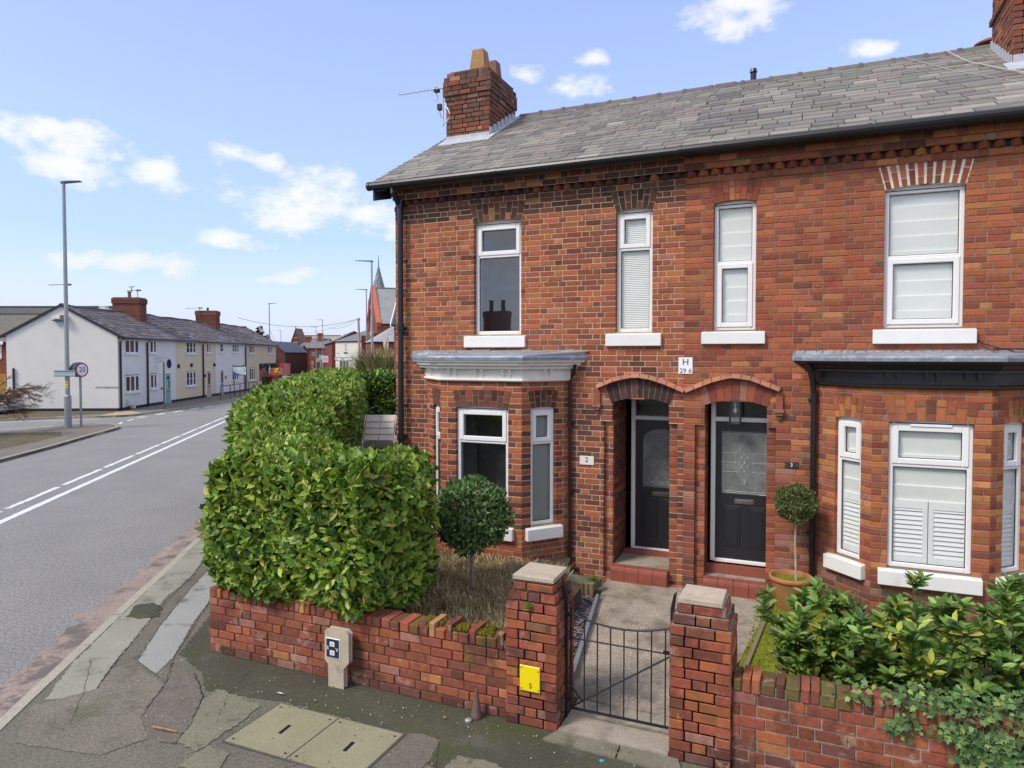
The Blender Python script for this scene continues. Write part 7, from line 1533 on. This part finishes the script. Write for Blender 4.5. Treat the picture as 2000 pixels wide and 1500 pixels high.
# far street front
block('dark_brick_building', 'dark brown brick building with a slate roof just right of the cottages', 'building', at_k(508, 130), VU, 4.6, 14, -.5, 3.7, 5.6, FDK, (.11, .12, .15), ridge='n', group='distant buildings')
block('brick_shop', 'low red brick building with a blue poster window right of the dark gable', 'building', at_k(553, 152), VU, 3.2, 8, -1, 3.9, 5.3, FRED, (.11, .12, .15), wins=[(.35, 1.55, -.1, 1.3, (.3, .33, .35), (.08, .12, .28))], group='distant buildings', extra=lambda t, fr: (lambda m: (m.fbox(fr, .2, 1.7, 0, .5, 1.5, 2.4, (.13, .15, .16)), m.build('canopy', M['plain'], t)))(MB()))
def bands(t, fr):
    mb = MB()
    for z in (6.7, 8.0): h = 1.95 * (10.6 - z) / 5.8 * .55; mb.fbox(fr, 1.95 - h, 1.95 + h, 0, .05, z, z + .22, (.42, .30, .22))
    mb.build('stone_band', M['plain'], t); mb = MB(); q = fr.p(1.95, 0, 0); mb.tube([(q[0], q[1], 10.6), (q[0], q[1], 11.5)], [.14, .04], 6, (.12, .07, .06)); mb.build('finial', M['plain'], t)
block('chapel', 'far red brick chapel with a steep pointed gable and banded stone', 'chapel', at_k(564.5, 200), VU, 3.9, 6, -1, 4.9, 10.7, (.17, .055, .04), (.2, .12, .10), ridge='n', group='distant buildings', eave=.15, extra=bands)
block('long_roofed_hall', 'long pale slate roof with a red ridge rising behind the red brick shops', 'building', at_k(584, 205), VU, 11.0, 10, -1, 4.5, 8.9, FRED, (.30, .30, .26), group='distant buildings', extra=lambda t, fr: (lambda m: (m.tube([fr.p(-.1, -5, 9.0), fr.p(11.1, -5, 9.0)], .17, 6, (.32, .10, .07)), m.build('ridge_tiles', M['plain'], t)))(MB()))
s = 165 / 1360
block('brick_house', 'far red brick house with three white lintelled upper windows', 'house', at_k(567, 165), VU, 4.3, 9, -1.05, 4.40, 6.5, (.27, .065, .035), FSL, hipl=2.6, lintel=(.75, .73, .70),
      wins=[(.75, 1.35, 2.15, 3.75), (2.05, 2.4, 2.15, 3.75), (3.0, 3.6, 2.15, 3.75), (.75, 1.45, -.6, 1.1), (2.0, 2.45, -.9, 1.1), (2.85, 3.75, -.6, 1.1)], chims=[(3.1, -4.2, 1.35, 6.2, 7.6, 0)], group='distant buildings', wincol=(.30, .36, .38))
block('brick_house', 'far red brick house with grey framed windows next to the white lintelled one', 'house', at_k(601, 162), VU, 4.0, 9, -1.0, 4.85, 7.0, (.27, .07, .035), FSL, wins=[(.75, 1.85, 2.75, 3.95, (.10, .12, .13), (.25, .28, .30)), (2.85, 3.45, 2.6, 4.1, (.08, .10, .12), (.12, .14, .2)), (.65, 1.45, -.6, 1.9, (.14, .15, .15), (.32, .36, .36)), (2.85, 3.4, -.6, 1.9, (.4, .4, .4), (.45, .47, .47))], chims=[(2.0, -3.5, 1.2, 6.2, 8.3, 0)], group='distant buildings')
p0, p1 = at_k(634, 150), at_k(648, 124); Lc = float(np.linalg.norm(p1 - p0))
block('brick_terrace', 'dark red brick terrace running back beside the white corner shop', 'house', p0, p1 - p0, Lc, 8, -.6, 5.5, 7.4, (.19, .05, .035), FSL, wins=[(Lc * f, Lc * f + 1.6, 1.9, 4.6, (.35, .22, .15), (.12, .08, .07)) for f in (.08, .28, .5, .72)] + [(Lc * f, Lc * f + 1.6, -.3, 1.5, (.3, .25, .2), (.05, .05, .05)) for f in (.1, .4, .7)], group='distant buildings', wmat='farbrick')
# white corner shop
def shopfront(t, fr):
    mb = MB(); mb.fbox(fr, -.05, 4.9, 0, .12, 2.42, 2.78, (.62, .64, .66)); mb.fbox(fr, -.05, 4.9, .02, .16, 2.78, 2.86, (.25, .28, .3)); mb.fbox(fr, -.05, .55, .12, .13, 2.44, 2.74, (.4, .42, .45))
    fs = mb.build('fascia_board', M['plain'], t); mb = MB(); x = 1.65
    for w in (.13, .09, .08, .1, -.1, .14, .09, .09, .08, .1):       # small illegible lettering
        if w > 0: mb.fbox(fr, x, x + w * .75, .125, .13, 2.52 + .0, 2.52 + (.18 if w > .12 else .12), (.04, .05, .08))
        x += abs(w)
    mb.build('lettering', M['plain'], fs)
    for a, b in ((1.2, 2.05), (2.15, 2.95), (3.1, 3.7)): mb = MB(); mb.fbox(fr, a - .05, b + .05, -.02, .04, .2, 2.35, (.7, .7, .7)); w = mb.build('window', M['plain'], t); mb = MB(); mb.fbox(fr, a, b, .03, .05, .25, 2.3, (.09, .075, .08)); mb.build('pane', M['farglass'], w)
    for z in np.arange(.4, 5.3, .45): mb = MB() if z < .5 else mb; mb.fbox(fr, -.02, .30 if int(z / .45) % 2 else .18, -.1, .03, z, z + .3, (.74, .74, .74))
    mb.build('quoins', M['plain'], t)
    mb = MB(); mb.fbox(fr, .45, 1.1, 0, .03, 3.35, 3.5, (.35, .28, .25)); mb.fbox(fr, 2.45, 3.45, 0, .1, 3.42, 3.58, (.03, .10, .08)); mb.build('nameplate', M['plain'], t)
    for s_, n in ((0, 0),):
        mb = MB(); G = Fr(fr.p(0, -7, 0)[:2], -fr.n[:2] * -1); 
    mb = MB(); mb.tube([fr.p(-.06, -.5, 5.3), fr.p(-.06, -.5, 0)], .07, 6, (.3, .32, .33)); mb.tube([fr.p(-.06, -3.5, 5.3), fr.p(-.06, -3.5, 0)], .07, 6, (.3, .32, .33)); mb.build('downpipe', M['plain'], t)
pa, pb, pc = at_k(655.5, 106), at_k(714, 100), at_k(646, 124)
Ls = float(np.linalg.norm(pb - pa)); Dn = float(np.linalg.norm(pc - pa))
block('corner_shop', 'cream white corner shop with a dark hipped slate roof and shop windows', 'shop', pa, pb - pa, Ls + 1.5, 14, 0, 5.35, 8.1, (.62, .59, .52), FSL, ridge='u', hipl=3.4, wins=[(2.6, 3.3, 3.65, 5.0, (.72, .72, .72), (.28, .31, .32))], chims=[(-1.4, -10, .5, 5.5, 8.2, 1), (-.7, -9.5, .55, 5.5, 8.5, 1), (.45, -9, .9, 6, 8.9, 2), (4.3, -6.8, .35, 7.8, 8.2, 1)], group='distant buildings', wmat='render', extra=shopfront)
gwb = thing('brick_wall', 'low red brick wall in front of the white corner shop', 'wall', (*at_k(690, 85), 0)); F = Fr(at_k(672, 85), VU); mb = MB(); mb.fbox(F, 0, 2.9, -.2, 0, 0, 1.15, (.22, .07, .045)); mb.fbox(F, .7, .95, -.25, .03, 0, 1.4, (.03, .02, .02)); mb.fbox(F, .95, 1.5, -.2, .02, 0, 1.35, (.30, .08, .045)); mb.build('wall', M['farbrick'], gwb)
# church with spire
th = R(42.); back = np.array((-math.sin(th), math.cos(th))); ru = np.array((back[1], -back[0]))
c0 = at_k(737, 78)
def church_front(t, fr):
    G = Fr(fr.p(0, -9.6, 0)[:2], -np.array(fr.n[:2]) * -1); P = G.p      # gable plane, seen from the road
    mb = MB()
    for s in (0, 1):
        a = P(-.1 if s == 0 else 9.7, .1, 6.4); b = P(4.8, .1, 11.0); mb.prism([a, b, (b[0], b[1], b[2] + .45), (a[0], a[1], a[2] + .45)], tuple(-.5 * G.n), (.50, .13, .07))
    mb.build('gable_coping', M['plain'], t); mb = MB(); pts = [P(3.2, .03, 1.5), P(6.4, .03, 1.5), P(6.4, .03, 6.0)] + [P(4.8 + 1.6 * math.cos(x), .03, 6.0 + 2.4 * math.sin(x)) for x in np.linspace(.2, math.pi - .2, 8)] + [P(3.2, .03, 6.0)]; mb.prism(pts, tuple(-.05 * G.n), (.30, .33, .34)); w = mb.build('window', M['farglass'], t)
    mb = MB(); q = [P(4.8 + 1.95 * math.cos(x), .08, 6.0 + 2.9 * math.sin(x)) for x in np.linspace(0, math.pi, 10)]; mb.tube(q, .18, 6, (.38, .09, .05)); mb.build('window_arch', M['plain'], w)
    mb = MB()
    for u in (-.1, 9.3): mb.fbox(G, u, u + .5, -.1, .7, 0, 5.6, (.20, .06, .04)); 
    mb.build('buttress', M['farbrick'], t)
block('church', 'red brick church with an orange edged gable and grey slate roof beside the lamp posts', 'church', c0, ru, 22, 9.6, 0, 6.75, 11.1, (.23, .085, .05), (.27, .27, .265), group='distant buildings', eave=.1, extra=church_front)
sp = thing('church_spire', 'slender slate covered spire with a spike behind the church roof', 'spire', (*at_k(740, 97), 0)); q = at_k(740, 97); mb = MB()
mb.lathe(q[0], q[1], [(1.55, 8.0), (1.5, 10.6), (1.12, 11.6), (.62, 13.4), (.28, 14.7), (.12, 15.4)], 8, (.17, .185, .20)); 
mb.build('slate_cone', M['spire'] if 'spire' in M else make_mat('spire_slate', None, .8, .3, .3, 3.5, .4, 8, .0, stain=[(2.6, .5, .62, .7, (.38, .40, .42))]), sp); mb = MB(); mb.tube([(q[0], q[1], 15.3), (q[0], q[1], 17.0)], [.09, .03], 6, (.15, .16, .17)); mb.build('finial', M['plain'], sp); mb = MB(); mb.lathe(q[0], q[1], [(1.3, 0), (1.3, 8.1)], 8, (.2, .07, .05)); mb.build('tower', M['farbrick'], sp)
block('church_porch', 'low church annexe with a grey lean slate roof above the pampas grass', 'annexe', at_k(731, 62), ru, 8, 6, 0, 4.45, 6.3, (.22, .09, .055), (.30, .31, .32), hipl=2.8, group='distant buildings', eave=.15)
# side street house whose white bargeboard shows beside the corner pipe
sh = thing('brick_house', 'neighbouring gable with a white bargeboard, mostly hidden behind the left corner of the near house', 'house', (*at_k(780, 36), 0)); A_, B_ = at_k(762, 30), at_k(774, 36.5); mb = MB(); A2 = at_k(769.5, 31); e = at_k(800, 50)
mb.poly([(*A2, 0), (*B_, 0), (*B_, 5.9), (*A2, 4.35)], (.28, .12, .08)); mb.poly([(*A2, 0), (*at_k(830, 31), 0), (*at_k(830, 31), 4.3), (*A2, 4.3)], (.28, .12, .08)); mb.build('wall', M['farbrick'], sh)
mb = MB(); mb.prism([(*A_, 4.40), (*B_, 5.93), (*B_, 6.08), (*A_, 4.55)], (.06, -.03, 0), (.78, .78, .80)); mb.build('bargeboard', M['plain'], sh); mb = MB(); mb.prism([(*(A_ + (.06, .05)), 4.42), (*(B_ + (.06, .05)), 5.95), (*at_k(840, 40), 5.95), (*at_k(840, 32), 4.42)], (0, 0, .08), (.05, .05, .06)); mb.build('roof', M['farroof'], sh)
# pampas grass and scrub
px_, py_ = at_k(745, 45)
def blades(name, n, r0, h0, h1, pal, seed, parent, wd=.03, lean=.6):
    r = np.random.default_rng(seed); an = r.uniform(0, 6.283, n); rr = r0 * np.sqrt(r.random(n)); P = np.column_stack([px_ + rr * np.cos(an), py_ + rr * np.sin(an), np.zeros(n)]); H = r.uniform(h0, h1, n)
    out = np.column_stack([np.cos(an), np.sin(an), np.zeros(n)]) + .5 * r.standard_normal((n, 3)) * (1, 1, 0); T = np.array([(0, -.5, 0), (0, .5, 0), (.45, .5, 0), (.45, -.5, 0), (.8, .35, -.06), (.8, -.35, -.06), (1, .0, -.22)]); F_ = [(0, 1, 2, 3), (3, 2, 4, 5), (5, 4, 6)]
    A = unit(out * lean * r.random((n, 1)) + (0, 0, 1)); leaves(name, M['dry'], P, A, unit(-out + (0, 0, .3)), H, np.full(n, wd / 2.5), pick(pal, [1] * len(pal), n), parent, T, F_)
pg = thing('pampas_grass', 'tall straw coloured pampas grass above the hedge beside the house corner', 'grass clump', (px_, py_, 0))
blades('foliage', 3000, .95, 1.9, 3.9, [(.36, .28, .15), (.26, .21, .09), (.45, .38, .22), (.18, .19, .06), (.13, .17, .06)], 5, pg, .05)
mb = MB(); random.seed(4)
for i in range(5):
    a = random.uniform(0, 6.28); b = random.uniform(.2, .9); x0, y0 = px_ + .3 * math.cos(a), py_ + .3 * math.sin(a); x1, y1 = px_ + b * math.cos(a), py_ + b * math.sin(a); z = random.uniform(3.3, 4.4); mb.tube([(x0, y0, 1), (x1, y1, z)], .012, 4, (.5, .42, .28)); mb.tube([(x1, y1, z - .1), (x1 + .03 * math.cos(a), y1, z + .2), (x1 + .08 * math.cos(a), y1, z + .55)], [.03, .07, .01], 6, (.62, .55, .42))
mb.build('plumes', M['dry'], pg)
def bare_tree(name, label, base, h, trunk_v, n0, seed, col, spread=1.0, z_flat=None, tw=3, group=None, first=.28):
    random.seed(seed); t = thing(name, label, 'tree', (*base, 0), group); mb = MB(); tk = MB()
    def br(p, v, L, r, d):
        k = 4; path = [p.copy()]
        for i in range(k): v = unit(v + np.array([random.gauss(0, .16) for _ in range(3)])); v[2] = v[2] * (.93 if z_flat else 1); p = p + v * L / k; path.append(p.copy())
        (tk if d >= 4 else mb).tube(path, [max(r * (1 - .5 * i / k), .004) for i in range(k + 1)], 5 if d > 1 else 3, tuple(c * random.uniform(.8, 1.2) for c in col), caps=False)
        if d: 
            for i in range(n0 if d > 1 else tw + 2):
                q = path[random.randint(1, k)]; s = unit(v + spread * unit(np.array([random.gauss(0, 1) for _ in range(3)])) * random.uniform(.5, 1.0)); 
                if z_flat: s[2] *= .55
                br(np.array(q), unit(s), L * random.uniform(.45, .72), r * .5, d - 1)
    b = np.array((*base, 0.)); tk.tube([tuple(b), tuple(b + unit(np.array(trunk_v, float)) * h * first)], [.16, .12], 8, col); p = b + unit(np.array(trunk_v, float)) * h * first
    for i in range(5): an = i * 1.256 + random.random() * .5; br(p.copy(), unit(np.array((math.cos(an) * .9, math.sin(an) * .9, .62))), h * .42, .07, 4)
    mb.build('twigs', M['bark'], t); tk.build('trunk', M['bark'], t)
bare_tree('bare_tree', 'leafless brown twiggy spreading tree at the left edge before the white gable', at_k(-22, 28), 3.1, (0, 0, 1), 5, 8, (.13, .085, .055), .95, True, 7, first=.33)
bare_tree('bare_shrub', 'brown leafless scrub behind the hedge under the church annexe', at_k(758, 50), 3.4, (0, 0, 1), 4, 9, (.22, .15, .10), 1.0, None, 3, first=.1)
bpy.context.view_layer.update()
